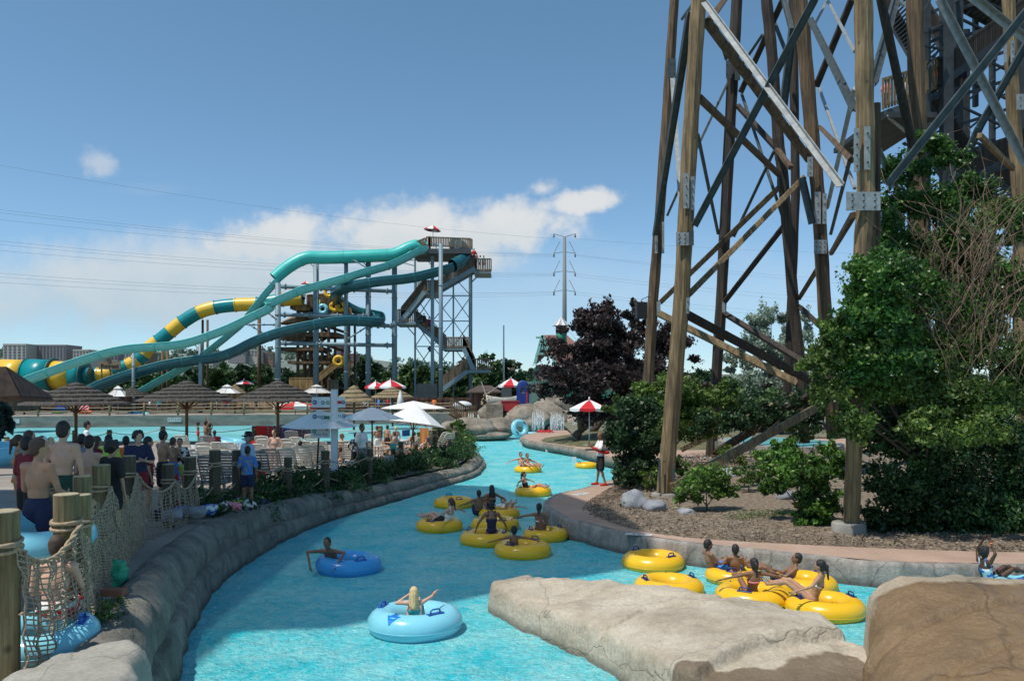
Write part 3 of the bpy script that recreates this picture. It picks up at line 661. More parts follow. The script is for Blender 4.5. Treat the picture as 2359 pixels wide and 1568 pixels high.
# ------------------------------------------------------------ people
PEND = []
SKINS = {'fair': ((.55, .32, .22), (.62, .38, .27)), 'tan': ((.40, .22, .13), (.47, .27, .17)), 'brown': ((.22, .11, .065), (.28, .15, .09)), 'dark': ((.07, .035, .022), (.10, .05, .03))}
def skin(k): return mat('skin '+k, SKINS[k][0], .5, SKINS[k][1], scale=6, spec=.35)
HAIRC = {'black': (.012, .010, .009), 'brown': (.05, .028, .016), 'blond': (.48, .34, .17), 'auburn': (.11, .045, .02), 'grey': (.25, .24, .22)}
def hairm(k): return mat('hair '+k, HAIRC[k], .55, tuple(c*1.8 for c in HAIRC[k]), scale=30, stretch=(3, 3, .4), bump=.006, bscale=60)
CLO = {'white': (.78, .78, .76), 'red': (.55, .02, .02), 'black': (.015, .015, .017), 'navy': (.015, .02, .06), 'green': (.01, .05, .03), 'blue': (.05, .2, .55), 'teal': (.03, .35, .38), 'orange': (.85, .2, .03),
       'grey': (.25, .26, .27), 'yellow': (.75, .55, .05), 'pink': (.75, .25, .3), 'maroon': (.18, .01, .02), 'paleblue': (.35, .5, .65), 'lime': (.45, .65, .1)}
def cloth(k, pat=None):
    if pat: return mat('cloth %s %s' % (k, pat), CLO[k], .85, CLO[pat], scale=11, detail=1, contrast=(.49, .51))
    return mat('cloth '+k, CLO[k], .85, tuple(min(1, c*1.15) for c in CLO[k]), scale=5, bump=.01, bscale=12)
V = Vector
def mirror(d, k, p): d[k+'L'] = V((-p[0], p[1], p[2])); d[k+'R'] = V(p)
def pose_of(pose, arms):
    d = {}
    if pose == 'stand':
        d['pel'], d['che'], d['nec'], d['hea'] = V((0, 0, .96)), V((0, 0, 1.27)), V((0, -.01, 1.48)), V((0, .02, 1.64))
        mirror(d, 'hi', (.09, 0, .92)); mirror(d, 'kn', (.10, .02, .50)); mirror(d, 'an', (.11, -.02, .09)); mirror(d, 'to', (.13, .13, .03)); mirror(d, 'sh', (.175, -.01, 1.43))
    elif pose == 'tube':       # seated in the ring, legs over its front
        d['pel'], d['che'], d['nec'], d['hea'] = V((0, -.12, .02)), V((0, -.22, .30)), V((0, -.27, .50)), V((0, -.25, .66))
        mirror(d, 'hi', (.09, -.08, .02)); mirror(d, 'kn', (.12, .36, .30)); mirror(d, 'an', (.10, .74, .20)); mirror(d, 'to', (.10, .82, .30)); mirror(d, 'sh', (.17, -.26, .46))
    elif pose == 'recline':
        d['pel'], d['che'], d['nec'], d['hea'] = V((0, -.05, .42)), V((0, -.28, .62)), V((0, -.45, .76)), V((0, -.52, .9))
        mirror(d, 'hi', (.09, 0, .42)); mirror(d, 'kn', (.10, .40, .60)); mirror(d, 'an', (.09, .82, .42)); mirror(d, 'to', (.09, .88, .52)); mirror(d, 'sh', (.17, -.42, .72))
    elif pose == 'sit':
        d['pel'], d['che'], d['nec'], d['hea'] = V((0, 0, .46)), V((0, .02, .76)), V((0, .05, .97)), V((0, .10, 1.12))
        mirror(d, 'hi', (.09, .02, .46)); mirror(d, 'kn', (.13, .42, .47)); mirror(d, 'an', (.13, .42, .09)); mirror(d, 'to', (.14, .56, .04)); mirror(d, 'sh', (.175, .03, .92))
    elif pose == 'bend':       # standing, bent forward
        d['pel'], d['che'], d['nec'], d['hea'] = V((0, -.05, .93)), V((0, .16, 1.17)), V((0, .33, 1.30)), V((0, .45, 1.38))
        mirror(d, 'hi', (.09, -.04, .90)); mirror(d, 'kn', (.10, .04, .48)); mirror(d, 'an', (.11, -.02, .09)); mirror(d, 'to', (.13, .13, .03)); mirror(d, 'sh', (.175, .28, 1.27))
    elif pose == 'drape':      # chest over the near side of a ring, arms hanging over it
        d['pel'], d['che'], d['nec'], d['hea'] = V((0, -.34, -.05)), V((0, -.10, .19)), V((0, .04, .34)), V((0, .12, .49))
        mirror(d, 'hi', (.09, -.38, -.06)); mirror(d, 'kn', (.10, -.62, -.32)); mirror(d, 'an', (.11, -.95, -.55)); mirror(d, 'to', (.11, -1.05, -.6)); mirror(d, 'sh', (.18, .03, .29))
    s = d['shR']
    A = {'down': [((.07, .0, -.29), (.06, .06, -.54))], 'tube': [((.22, .06, -.12), (.36, .26, -.19))], 'cross': [((.06, .10, -.27), (-.13, .26, -.22))],
         'front': [((.04, .18, -.22), (.0, .42, -.20))], 'wide': [((.28, -.02, -.05), (.53, .04, -.12))], 'hip': [((.17, -.05, -.25), (.0, .05, -.42))],
         'up': [((.10, .05, .22), (-.04, .06, .42))], 'head': [((.20, .0, .08), (-.02, .06, .26))], 'over': [((.20, .16, -.02), (.16, .26, -.33))],
         'lap': [((.06, .06, -.28), (-.02, .28, -.34))], 'hold': [((.05, .12, -.24), (-.06, .34, -.12))]}
    ar = (arms, arms) if isinstance(arms, str) else arms
    for sd, sg, nm in (('L', -1, ar[0]), ('R', 1, ar[1])):
        e, w_ = A[nm][0]; sh = d['sh'+sd]
        d['el'+sd] = sh+V((e[0]*sg, e[1], e[2])); d['wr'+sd] = sh+V((w_[0]*sg, w_[1], w_[2]))
    return d
def frame_of(axis, lat):
    z = axis.normalized(); x = (lat-z*lat.dot(z)).normalized(); y = z.cross(x); return Matrix((x, y, z)).transposed()
def person(label, loc, rz, pose='stand', arms='down', H=1.7, sk='tan', hair=('black', 'short'), wear=(), vox=.024, group=None, hold=None, head_turn=0.0, lean=0.0, stride=0.0, hk=None, cat='person', eyes=False, adj=None):
    S = H/1.75; hk = hk or (1.0 if H > 1.5 else 1.0+.35*(1.5-H)/.5)
    root = thing('person', label, cat, loc, rz, group)
    if lean: root.rotation_euler = (lean, 0, rz); root.rotation_mode = 'XYZ'
    d = pose_of(pose, arms)
    if stride:
        d['knL'].y += stride*.6; d['anL'].y += stride; d['toL'].y += stride; d['anR'].y -= stride*.6; d['toR'].y -= stride*.6
    if adj:
        for k, q in adj.items(): d[k] = d[k]+V(q)
    lat = d['shR']-d['shL']; sp = d['nec']-d['pel']; f = frame_of(sp, lat)
    b = MB()
    def E(m_, c, r, rot=f): m_.ell(c, r, 14, 10, rot)
    slim = .94 if H < 1.5 else 1.0
    E(b, d['pel'], (.155*slim, .11, .115)); E(b, d['pel'].lerp(d['che'], .5), (.128*slim, .092, .15)); E(b, d['che'], (.155*slim, .108, .17))
    b.cap(d['shL'], d['shR'], .058, .058); b.cap(d['che']+sp.normalized()*.1, d['nec'], .085, .055); b.cap(d['nec'], d['hea']-V((0, 0, .03)), .05, .05)
    for s_ in 'LR':
        b.cap(d['hi'+s_], d['kn'+s_], .083, .055); b.cap(d['kn'+s_], d['an'+s_], .054, .034)
        calf = d['kn'+s_].lerp(d['an'+s_], .3); b.ell(calf, (.052, .056, .08)); b.cap(d['an'+s_], d['to'+s_], .038, .026)
        b.cap(d['sh'+s_], d['el'+s_], .05, .037); b.cap(d['el'+s_], d['wr'+s_], .036, .025)
        h = d['wr'+s_]-d['el'+s_]; h.normalize(); b.cap(d['wr'+s_]+h*.015, d['wr'+s_]+h*.075, .026, .031)
    hf = Matrix.Rotation(head_turn, 3, 'Z') @ Matrix.Identity(3); hc = d['hea']
    b.ell(hc+V((0, 0, .02*hk)), (.074*hk, .094*hk, .105*hk), 16, 12, hf); b.ell(hc+hf @ V((0, .025, -.05))*hk, (.052*hk, .062*hk, .062*hk), 12, 8, hf)
    b.cap(hc+hf @ V((0, .085, .01))*hk, hc+hf @ V((0, .108, -.022))*hk, .011*hk, .015*hk, 6)
    for sx in (-1, 1): b.ell(hc+hf @ V((sx*.076, -.003, -.003))*hk, (.012*hk, .02*hk, .032*hk), 8, 6, hf)
    b.v = [tuple(Vector(q)*S) for q in b.v]
    body = b.build('body', skin(sk), root)
    # fingers and thumb, five to a hand, gently curled
    fm = MB()
    if vox <= .026:
        for s_, sg in (('L', -1), ('R', 1)):
            w0 = d['wr'+s_]; h = (w0-d['el'+s_]).normalized(); side = V((0, 1, 0)) if abs(h.y) < .8 else V((0, 0, 1))
            side = (side-h*side.dot(h)).normalized(); nrm = h.cross(side).normalized()*(-sg)
            for k, (o_, L) in enumerate(((-.027, .062), (-.009, .074), (.010, .078), (.028, .070))):
                p0 = w0+h*.085+side*o_; p1 = p0+h*L*.5+nrm*.006; p2 = p0+h*L*.8+nrm*.022; p3 = p0+h*L*.92+nrm*.04
                fm.tube([p0, p1, p2, p3], [.0095, .009, .008, .0065], 6)
            p0 = w0+h*.03+side*.026; fm.tube([p0, p0+h*.03+side*.03+nrm*.008, p0+h*.055+side*.038+nrm*.02], [.012, .0105, .008], 6)
        fm.v = [tuple(Vector(q)*S) for q in fm.v]
    PEND.append((body, vox*S, fm))
    # hair
    hb = MB(); hcol, style = hair
    if style != 'bald':
        hb.ell(hc+hf @ V((0, -.018, .035))*hk, (.083*hk, .098*hk, .105*hk), 16, 12, hf)
        hb.ell(hc+hf @ V((0, -.045, -.01))*hk, (.076*hk, .068*hk, .085*hk), 12, 8, hf)
        if style == 'curly':
            for q in range(26):
                a = q*2.4; z = -.02+.12*(q/26); hb.ell(hc+hf @ V((math.cos(a)*.085*math.sqrt(1-(q/30)**2), -.03+math.sin(a)*.08, z+.02))*hk, .035*hk, 8, 6)
        if style == 'long':
            hb.cap(hc+hf @ V((0, -.055, .0))*hk, hc+hf @ V((0, -.10, -.23))*hk, .075*hk, .055*hk); hb.cap(hc+hf @ V((-.06, -.03, .0))*hk, hc+hf @ V((-.06, -.075, -.2))*hk, .035*hk, .03*hk); hb.cap(hc+hf @ V((.06, -.03, .0))*hk, hc+hf @ V((.06, -.075, -.2))*hk, .035*hk, .03*hk)
        if style == 'ponytail':
            hb.ell(hc+hf @ V((0, -.11, .03))*hk, .035*hk); hb.cap(hc+hf @ V((0, -.125, .02))*hk, hc+hf @ V((0, -.15, -.22))*hk, .036*hk, .018*hk)
        hb.v = [tuple((Vector(q)+(Vector(q)-hc).normalized()*.008*noise.noise(Vector(q)*35))*S) for q in hb.v]
        ho = hb.build('hair', hairm(hcol), root); PEND.append((ho, .014*S if vox < .03 else .022*S, None))
    if eyes:
        for sx in (-1, 1):
            e = MB(); e.ell(hc+hf @ V((sx*.030, .082, .012))*hk, .0115*hk, 8, 6); e.v = [tuple(Vector(q)*S) for q in e.v]; e.build('eye', mat('eye', (.02, .012, .01), .15), root)
        e = MB(); e.cap(hc+hf @ V((-.022, .082, -.055))*hk, hc+hf @ V((.022, .082, -.055))*hk, .008*hk); e.v = [tuple(Vector(q)*S) for q in e.v]; e.build('mouth', mat('lips', (.3, .09, .07), .5), root)
    # clothing
    for item in wear:
        kind, colr = item[0], item[1]; pat = item[2] if len(item) > 2 else None; c = MB(); t = .014
        if kind in ('shorts', 'longshorts'):
            k = .62 if kind == 'shorts' else .95
            E(c, d['pel']+f @ V((0, 0, .02)), (.155*slim+t, .11+t, .115+t)); 
            for s_ in 'LR': c.cap(d['hi'+s_], d['hi'+s_].lerp(d['kn'+s_], k-.12), .088+t, .078+t*1.6)
            nm = 'shorts'
        elif kind == 'shirt':
            E(c, d['pel']+f @ V((0, 0, .05)), (.16*slim+t, .115+t, .10)); E(c, d['pel'].lerp(d['che'], .5), (.143*slim+t, .105+t, .16)); E(c, d['che'], (.155*slim+t*1.4, .108+t*1.4, .17+t*.5)); c.cap(d['shL'], d['shR'], .058+t, .058+t)
            for s_ in 'LR': c.cap(d['sh'+s_], d['sh'+s_].lerp(d['el'+s_], .75), .054+t, .056+t)
            nm = 'shirt'
        elif kind == 'swimsuit':
            t = .008
            E(c, d['pel'], (.155*slim+t, .11+t, .11)); E(c, d['pel'].lerp(d['che'], .5), (.128*slim+t, .092+t, .15)); E(c, d['che']-f @ V((0, 0, .02)), (.155*slim+t, .108+t, .135))
            for s_ in 'LR': c.cap(d['che'].lerp(d['sh'+s_], .5)+f @ V((0, -.04, .02)), d['che'].lerp(d['sh'+s_], .55)+f @ V((0, -.02, .16)), .03, .025)
            nm = 'swimsuit'
        elif kind == 'bikini':
            E(c, d['che']+f @ V((0, 0, -.0)), (.155*slim+.008, .108+.012, .045)); E(c, d['pel']-f @ V((0, 0, .03)), (.155*slim+.01, .11+.01, .075))
            for s_ in 'LR': c.cap(d['che'].lerp(d['sh'+s_], .4)+f @ V((0, .07, .02)), d['sh'+s_]+(d['nec']-d['sh'+s_])*.5, .018, .012)
            nm = 'bikini'
        elif kind == 'hat':
            c.lathe([(.0, .135), (.06, .13), (.085, .10), (.092, .045), (.095, .04), (.165, .02), (.16, .012), (.09, .03)], hc+V((0, -.01, .02)), 20); nm = 'hat'
        elif kind == 'cap':
            c.ell(hc+hf @ V((0, -.01, .05)), (.09, .105, .085), 14, 10, hf); c.ell(hc+hf @ V((0, .12, .055)), (.06, .06, .01), 12, 6, hf); nm = 'cap'
        elif kind == 'shoes':
            for s_ in 'LR': c.cap(d['an'+s_]+V((0, -.03, -.045)), d['to'+s_]+V((0, .02, 0)), .046, .044)
            nm = 'shoes'
        elif kind == 'wristband':
            p = d['wrR']; h = (p-d['elR']).normalized(); c.cyl(p-h*.012, p+h*.012, .031, n=12); nm = 'wristband'
        elif kind == 'sunglasses':
            for sx in (-1, 1): c.ell(hc+hf @ V((sx*.032, .088, .012)), (.026, .01, .018), 10, 6, hf)
            nm = 'sunglasses'
        c.v = [tuple(Vector(q)*S) for q in c.v]; co = c.build(nm, cloth(colr, pat), root)
        if kind in ('shorts', 'longshorts', 'shirt', 'swimsuit', 'shoes'): PEND.append((co, max(vox*.8, .016)*S, None))
    root['joints'] = 0; del root['joints']
    return root, {k: q*S for k, q in d.items()}
def finish_people():
    for o, vx, fm in PEND:
        m = o.modifiers.new('r', 'REMESH'); m.mode = 'VOXEL'; m.voxel_size = vx; m.use_smooth_shade = True
        s = o.modifiers.new('s', 'SMOOTH'); s.factor = .5; s.iterations = 2
    dg = bpy.context.evaluated_depsgraph_get(); dg.update()
    for o, vx, fm in PEND:
        me = bpy.data.meshes.new_from_object(o.evaluated_get(dg)); o.modifiers.clear()
        mts = [q for q in o.data.materials]
        if fm and fm.v:
            bm = bmesh.new(); bm.from_mesh(me); vs = [bm.verts.new(q) for q in fm.v]
            for f_ in fm.f:
                try: q = bm.faces.new([vs[i] for i in f_]); q.smooth = True
                except ValueError: pass
            bm.to_mesh(me); bm.free()
        me.materials.clear()
        for q in mts: me.materials.append(q)
        old = o.data; o.data = me; bpy.data.meshes.remove(old)

# ------------------------------------------------------------ inner tubes
YEL = mat('yellow vinyl', (.83, .46, .015), .28, (.86, .50, .02), scale=2, bump=.004, bscale=6, spec=.5)
LBL = mat('pale blue vinyl', (.22, .60, .72), .22, (.25, .63, .75), scale=2, bump=.004, bscale=6)
BLU = mat('blue vinyl', (.04, .30, .68), .25, (.05, .34, .72), scale=2, bump=.004, bscale=6)
HND = mat('navy handle plastic', (.01, .03, .16), .35)
HNB = mat('blue handle plastic', (.01, .09, .42), .35)
def tube_ring(label, loc, D, m, rz=0.0, tilt=(0, 0), arrow=False, group=None, hm=None, handles=(0, math.pi), name='inner_tube'):
    root = thing(name, label, 'inner tube', loc, rz, group); root.rotation_euler = (tilt[0], tilt[1], rz)
    r = D*.158; Rm = D/2-r; b = MB(); n = 72; m_ = 18
    for i in range(n):   # ring with the slight seam pleats of a welded vinyl tube
        a = 2*math.pi*i/n
        for k in range(m_):
            q = 2*math.pi*k/m_; rr = r*(1+.006*(i % 2)*(1 if abs(math.cos(q)) > .8 else 0)+.012*math.sin(3*a+q)); b.v.append(((Rm+rr*math.cos(q))*math.cos(a), (Rm+rr*math.cos(q))*math.sin(a), rr*math.sin(q)*.92))
    for i in range(n):
        for k in range(m_): b.f.append((i*m_+k, ((i+1) % n)*m_+k, ((i+1) % n)*m_+(k+1) % m_, i*m_+(k+1) % m_)); b.mi.append(0); b.smooth.append(True)
    b.build('ring', m, root)
    s = MB(); s.torus((0, 0, -r*.12), Rm+r*1.0, .006, 72, 5); s.build('seam', m, root)
    for a in handles:
        h = MB(); c = V((math.cos(a)*Rm*1.04, math.sin(a)*Rm*1.04, r*.92)); t = V((-math.sin(a), math.cos(a), 0)); o_ = V((math.cos(a), math.sin(a), 0))
        h.bar(c-t*.115*D/1.2, c+t*.115*D/1.2, .075, .016, ch=.004)
        h.tube([c-t*.085, c-t*.08+V((0, 0, .05)), c-t*.05+V((0, 0, .062)), c+t*.05+V((0, 0, .062)), c+t*.08+V((0, 0, .05)), c+t*.085], .012, 6)
        h.build('handle', hm or HND, root)
    vm = MB(); va = handles[0]+1.3; vm.cyl((math.cos(va)*Rm, math.sin(va)*Rm, r*.9), (math.cos(va)*Rm, math.sin(va)*Rm, r*.98), .014, n=8); vm.build('valve', HND, root)
    if arrow:
        a = arrow; c0 = V((math.cos(a), math.sin(a), 0)); q = MB()
        def on(rad, tang): 
            an = a+tang/Rm; x = (rad-Rm)/r; return V((math.cos(an)*rad, math.sin(an)*rad, r*.92*math.sqrt(max(0, 1-x*x))+.004))
        def strip(r0, r1, w0, w1, k=8):
            for j in range(k):
                ra, rb = r0+(r1-r0)*j/k, r0+(r1-r0)*(j+1)/k; wa, wb2 = w0+(w1-w0)*j/k, w0+(w1-w0)*(j+1)/k
                q.poly([on(ra, -wa), on(ra, wa), on(rb, wb2), on(rb, -wb2)])
        strip(Rm-.02, Rm+.07, .045, .045); strip(Rm+.07, Rm+r*.9, .10, .005); q.build('arrow_print', mat('blue print', (.01, .20, .62), .3), root)
    return root
GT = 'tubes floating on the river'
TUBES = [('empty yellow tube alone nearest the right hand rim', 1504, 1291, 143, 2.3, {}),
 ('empty bright yellow tube partly hidden by the island rock', 1540, 1350, 160, .2, {}),
 ('yellow tube at the rim carrying two boys', 1690, 1322, 130, 1.2, {}),
 ('yellow tube behind the boy who leans between two tubes', 1850, 1342, 150, .5, {}),
 ('yellow tube with the girl seen from behind left of the red top girl', 1732, 1370, 168, 1.0, {}),
 ('rightmost yellow tube with the girl in a red bikini', 1900, 1395, 176, .1, {}),
 ('yellow tube nearest the viewer in the shaded cluster with a boy inside', 1204, 1264, 132, .9, {}),
 ('yellow tube of the girl in a white swimsuit by the rim', 1256, 1229, 104, .4, {}),
 ('front left yellow tube of the cluster under the dark suited girl', 1120, 1238, 122, 2.8, {}),
 ('middle yellow tube of the shaded cluster', 1140, 1206, 112, 2.0, {}),
 ('rear yellow tube of the shaded cluster with a pale leg on it', 1150, 1181, 96, .8, {}),
 ('empty yellow tube in shade upstream of the cluster', 1045, 1157, 93, 2.0, {}),
 ('yellow tube with the woman in a white top lying back', 1012, 1208, 108, 1.1, {}),
 ('yellow tube with a lone girl in black at the edge of the shade', 1228, 1131, 85, .3, {}),
 ('yellow tube in full sun with a couple sitting in it', 1216, 1080, 63, .9, {}),
 ('empty yellow tube behind the lifeguard beside the far rim', 1350, 1071, 52, .5, {}),
 ('small far yellow tube near the rock bank with one dark head', 1132, 1008, 40, .1, {})]
TP = {}
for i, (lab, px, py, wd, rz, kw) in enumerate(TUBES):
    c = G(px, py, .12); D = wd*c.y/F_; c.z = .10
    TP[i] = (c, D); tube_ring(lab, c, D, YEL, rz, group=GT)
c = G(956, 1428, .14); TP['b2'] = (V((c.x, c.y, .13)), 218*c.y/F_); tube_ring('large pale blue tube in the foreground with the blonde child', TP['b2'][0], TP['b2'][1], LBL, 0, (-.03, 0), arrow=math.radians(-116), handles=(R(168), R(-48)), hm=HNB)
c = G(803, 1297, .14); TP['b1'] = (V((c.x, c.y, .12)), 150*c.y/F_); tube_ring('deep blue tube in the shade with a boy draped over it', TP['b1'][0], TP['b1'][1], BLU, 0, (.02, .05), handles=(R(165), R(-50)), hm=HNB)
tube_ring('pale blue tube tipped up on edge by the waterfall', P(1197, 987, 56.5), 1.4, LBL, .5, (R(72), R(8)), handles=(1, 4))
tube_ring('pale blue tube lying flat behind the tipped one', G(1226, 1000, .1), 1.3, LBL, .3)
tube_ring('yellow tube carrying the two small red clad swimmers by the falls', P(1262, 1004, 59), 1.2, YEL, .3)
tube_ring('big pale blue tube resting on loungers at the wave pool edge', P(532, 1021, 38), 1.5, LBL, .6, (.1, .1))
tube_ring('pale blue tube behind the near net posts at the lower left', P(92, 1232, 9.4), 1.2, LBL, .6, (.18, 0), handles=(R(-30),), hm=HNB)
tube_ring('pale blue tube under the boy in red trunks behind the net', P(98, 1478, 8.0)+V((0, 0, .05)), 1.05, LBL, .2, (0.1, 0), hm=HNB)
tube_ring('blue tube at the far left edge held by the queue', P(-2, 1045, 15), 1.2, LBL, .2, (.1, 0))
tube_ring('pale blue tube at the right edge behind the wet brown rock', G(2362, 1352, .15), 1.2, LBL, .9, hm=HNB)
tube_ring('blue tube on the far deck behind the pool wall', P(310, 955, 80), 1.7, LBL, 0, (.2, 0), group='tubes on the far deck')
tube_ring('blue tube leaning beside another on the far deck', P(328, 958, 79), 1.4, LBL, 0, (.4, 0), group='tubes on the far deck')
tube_ring('blue tube under the tan thatched umbrella on the far bank', P(1066, 992-5, 62), 1.4, LBL, 0, (.2, 0))
tube_ring('small yellow tube on the far pool behind the leaning posts', P(1768, 1018, 52), 1.3, YEL, 0)

# ------------------------------------------------------------ people on the river
W0 = 0.02
def in_tube(i, label, rz, dz=0.12, off=(0, 0), **kw):
    c, D = TP[i]; return person(label, (c.x+off[0], c.y+off[1], dz), rz, **kw)
# blonde child seen from behind
person('blonde child seen from behind sunk in the pale blue tube', TP['b2'][0]+V((-.02, .05, .0)), .1, 'tube', ('head', 'up'), 1.18, 'fair', ('blond', 'long'), (('swimsuit', 'teal'), ('wristband', 'orange')), vox=.018, hk=1.22,
       adj={'elR': (.12, .06, -.12), 'wrR': (.30, .10, -.28), 'elL': (-.02, 0, -.08), 'wrL': (.02, .02, -.10)})
person('boy with dark hair hanging over the deep blue tube', TP['b1'][0]+V((-.34, -.24, .07)), R(172), 'drape', ('over', 'over'), 1.5, 'brown', ('black', 'short'), (('shorts', 'navy'),), vox=.018, eyes=True, hk=1.05, adj={'elL': (-.06, .02, .03), 'elR': (.06, .02, .03), 'wrL': (.02, .06, .06), 'wrR': (-.02, .06, .06)})
in_tube(6, 'boy whose dark head shows over the nearest shaded yellow tube', R(8), .06, (-.22, .15), pose='tube', arms='wide', H=1.25, sk='brown', hair=('black', 'short'), wear=(('shorts', 'navy'),))
in_tube(7, 'girl in a white swimsuit with a dark ponytail sitting up in her tube', R(-12), .26, (-.12, -.12), pose='tube', arms=('wide', 'lap'), H=1.45, sk='brown', hair=('black', 'ponytail'), wear=(('bikini', 'white', 'red'),))
in_tube(8, 'girl in a dark navy swimsuit standing up in the front left tube', R(3), -.55, (.12, .1), pose='stand', arms=('down', 'down'), H=1.5, sk='brown', hair=('black', 'short'), wear=(('swimsuit', 'navy'),), adj={'elL': (-.12, 0, .03), 'wrL': (-.2, 0, .08), 'elR': (.12, 0, .03), 'wrR': (.2, 0, .08)})
in_tube(10, 'left one of the two dark heads behind the navy suited girl', R(10), .12, (-.62, .1), pose='tube', arms='tube', H=1.5, sk='brown', hair=('black', 'short'), wear=(('shorts', 'navy'),))
in_tube(10, 'dark haired youngster highest in the shaded cluster', R(20), .22, (-.30, .25), pose='tube', arms='tube', H=1.55, sk='brown', hair=('black', 'long'), wear=(('swimsuit', 'black'),))
in_tube(10, 'pale swimmer lying back with legs on the rear tube', R(200), .05, (.25, .1), pose='tube', arms='wide', H=1.4, sk='fair', hair=('brown', 'short'), wear=(('shirt', 'white'),), lean=.5)
in_tube(12, 'woman in a white tank top lying back in a yellow tube', R(62), .12, (.1, -.05), pose='tube', arms='wide', H=1.6, sk='fair', hair=('brown', 'ponytail'), wear=(('swimsuit', 'white'), ('shorts', 'black')))
in_tube(13, 'girl in black drifting alone with legs over the tube', R(-115), .12, (-.12, 0), pose='tube', arms='wide', H=1.5, sk='tan', hair=('black', 'ponytail'), wear=(('swimsuit', 'black'),))
in_tube(14, 'sunlit man in sunglasses on the left of the couple', R(-150), .12, (-.20, .05), pose='tube', arms='wide', H=1.65, sk='fair', hair=('brown', 'short'), wear=(('shorts', 'black'), ('sunglasses', 'black')))
in_tube(14, 'sunlit companion on the right of the couple', R(-140), .10, (.12, .0), pose='tube', arms='tube', H=1.6, sk='tan', hair=('auburn', 'short'), wear=(('swimsuit', 'maroon'),))
in_tube(16, 'swimmer whose dark head shows above the far yellow tube', R(180), .02, (-.15, .2), pose='tube', arms='tube', H=1.5, sk='tan', hair=('black', 'short'), wear=(('shorts', 'navy'),), vox=.035)
in_tube(2, 'dark haired boy facing right at the rim side tube', R(-75), .14, (-.28, .1), pose='tube', arms='front', H=1.4, sk='brown', hair=('black', 'short'), wear=(('shorts', 'blue'),), eyes=True)
in_tube(2, 'boy with cropped hair seen from behind beside the first', R(-15), .12, (.04, .05), pose='tube', arms='front', H=1.3, sk='brown', hair=('black', 'short'), wear=(('shorts', 'blue', 'white'),))
in_tube(3, 'boy leaning across between two yellow tubes facing left', R(80), .12, (-.48, -.05), pose='tube', arms=('front', 'front'), H=1.4, sk='brown', hair=('black', 'short'), wear=(('shorts', 'navy'),), eyes=True, lean=.25)
in_tube(4, 'girl with a long black ponytail seen from behind between yellow tubes', R(5), .16, (-.02, .08), pose='tube', arms=('wide', 'wide'), H=1.35, sk='brown', hair=('black', 'ponytail'), wear=(('bikini', 'pink'),))
in_tube(5, 'girl in a red print bikini turned away on the rightmost yellow tube', R(55), .24, (-.30, .0), pose='tube', arms=('tube', 'lap'), H=1.45, sk='tan', hair=('black', 'ponytail'), wear=(('bikini', 'red', 'white'),))
person('swimmer with dark braids and orange wristband behind the brown rock', G(2290, 1352, .1)+V((0, 0, .1)), R(-80), 'tube', ('up', 'up'), 1.4, 'dark', ('black', 'curly'), (('swimsuit', 'blue', 'white'), ('wristband', 'orange')))
person('left small swimmer in red at the waterfall', P(1246, 1001, 59)+V((0, 0, -.1)), R(170), 'tube', 'tube', 1.5, 'brown', ('black', 'short'), (('shirt', 'red'),), vox=.035, group='swimmers in red by the waterfall')
person('right small swimmer in red at the waterfall', P(1265, 1001, 59)+V((0, 0, -.1)), R(190), 'tube', 'tube', 1.5, 'brown', ('black', 'short'), (('shirt', 'red'),), vox=.035, group='swimmers in red by the waterfall')
# lifeguard
lg = G(1383, 1117, .46); lg.z = .46
person('lifeguard in white shirt black shorts and red shoes standing on the path', lg, R(105), 'stand', ('hold', 'hold'), 1.74, 'brown', ('auburn', 'short'), (('shirt', 'white'), ('longshorts', 'black'), ('shoes', 'red'), ('sunglasses', 'black')), vox=.018, eyes=True, adj={'knL': (-.03, 0, 0), 'anL': (-.07, -.08, 0), 'toL': (-.07, -.08, 0), 'knR': (.03, 0, 0), 'anR': (.07, .08, 0), 'toR': (.07, .08, 0)})
b = MB(); b.tube([(-.30, .0, .06), (-.2, .01, .015), (0, .02, 0), (.2, .01, .015), (.30, 0, .06)], [.05, .085, .09, .085, .05], 14, squash=.7)
o = b.build('rescue_tube', mat('red foam', (.62, .015, .012), .45)); tag(o, 'red foam rescue tube held across the waist of the lifeguard', 'rescue tube')
o.location = lg+V((-.02, -.16, 1.14)); o.rotation_euler = (0, R(18), R(8))
b = MB(); b.tube([(-.02, -.14, 1.16), (.02, -.135, 1.3), (.12, -.10, 1.45), (.15, .0, 1.49), (.10, .12, 1.4)], .014, 6); o = b.build('shoulder_strap', mat('navy webbing', (.01, .015, .04), .7)); tag(o, 'dark webbing strap over the lifeguard shoulder', 'strap'); o.location = lg

# ------------------------------------------------------------ queue on the left
def lp(px, py, Y, z=None):   # by the top of the head: returns ground point and height
    t = P(px, py, Y); g = deckz(Y) if z is None else z; return V((t.x, Y, g)), t.z-g
def stander(label, px, py, Y, rz=0.0, z=None, sk='tan', hair=('black', 'short'), wear=(), arms='down', vox=.024, **kw):
    g, h = lp(px, py, Y, z); return person(label, g, rz, 'stand', arms, h*.985, sk, hair, wear, vox, **kw)
stander('tall bare-backed man in dark green trunks in the queue', 145, 968, 11.0, 0, None, 'fair', ('black', 'short'), (('shorts', 'green'),), vox=.018)
stander('bare-backed teenager in navy trunks looking right in the queue', 88, 1006, 9.6, R(-12), None, 'tan', ('brown', 'short'), (('shorts', 'navy'),), vox=.018, head_turn=-.6, arms='lap')
stander('shorter bare-backed boy right of the tall man', 206, 1001, 12.2, 0, None, 'fair', ('black', 'short'), (('shorts', 'navy', 'blue'),), arms='lap')
stander('person in a dark jacket with yellow piping seen from behind', 258, 1012, 11.6, R(-25), None, 'tan', ('black', 'curly'), (('shirt', 'black'), ('shorts', 'black'), ('cap', 'black')))
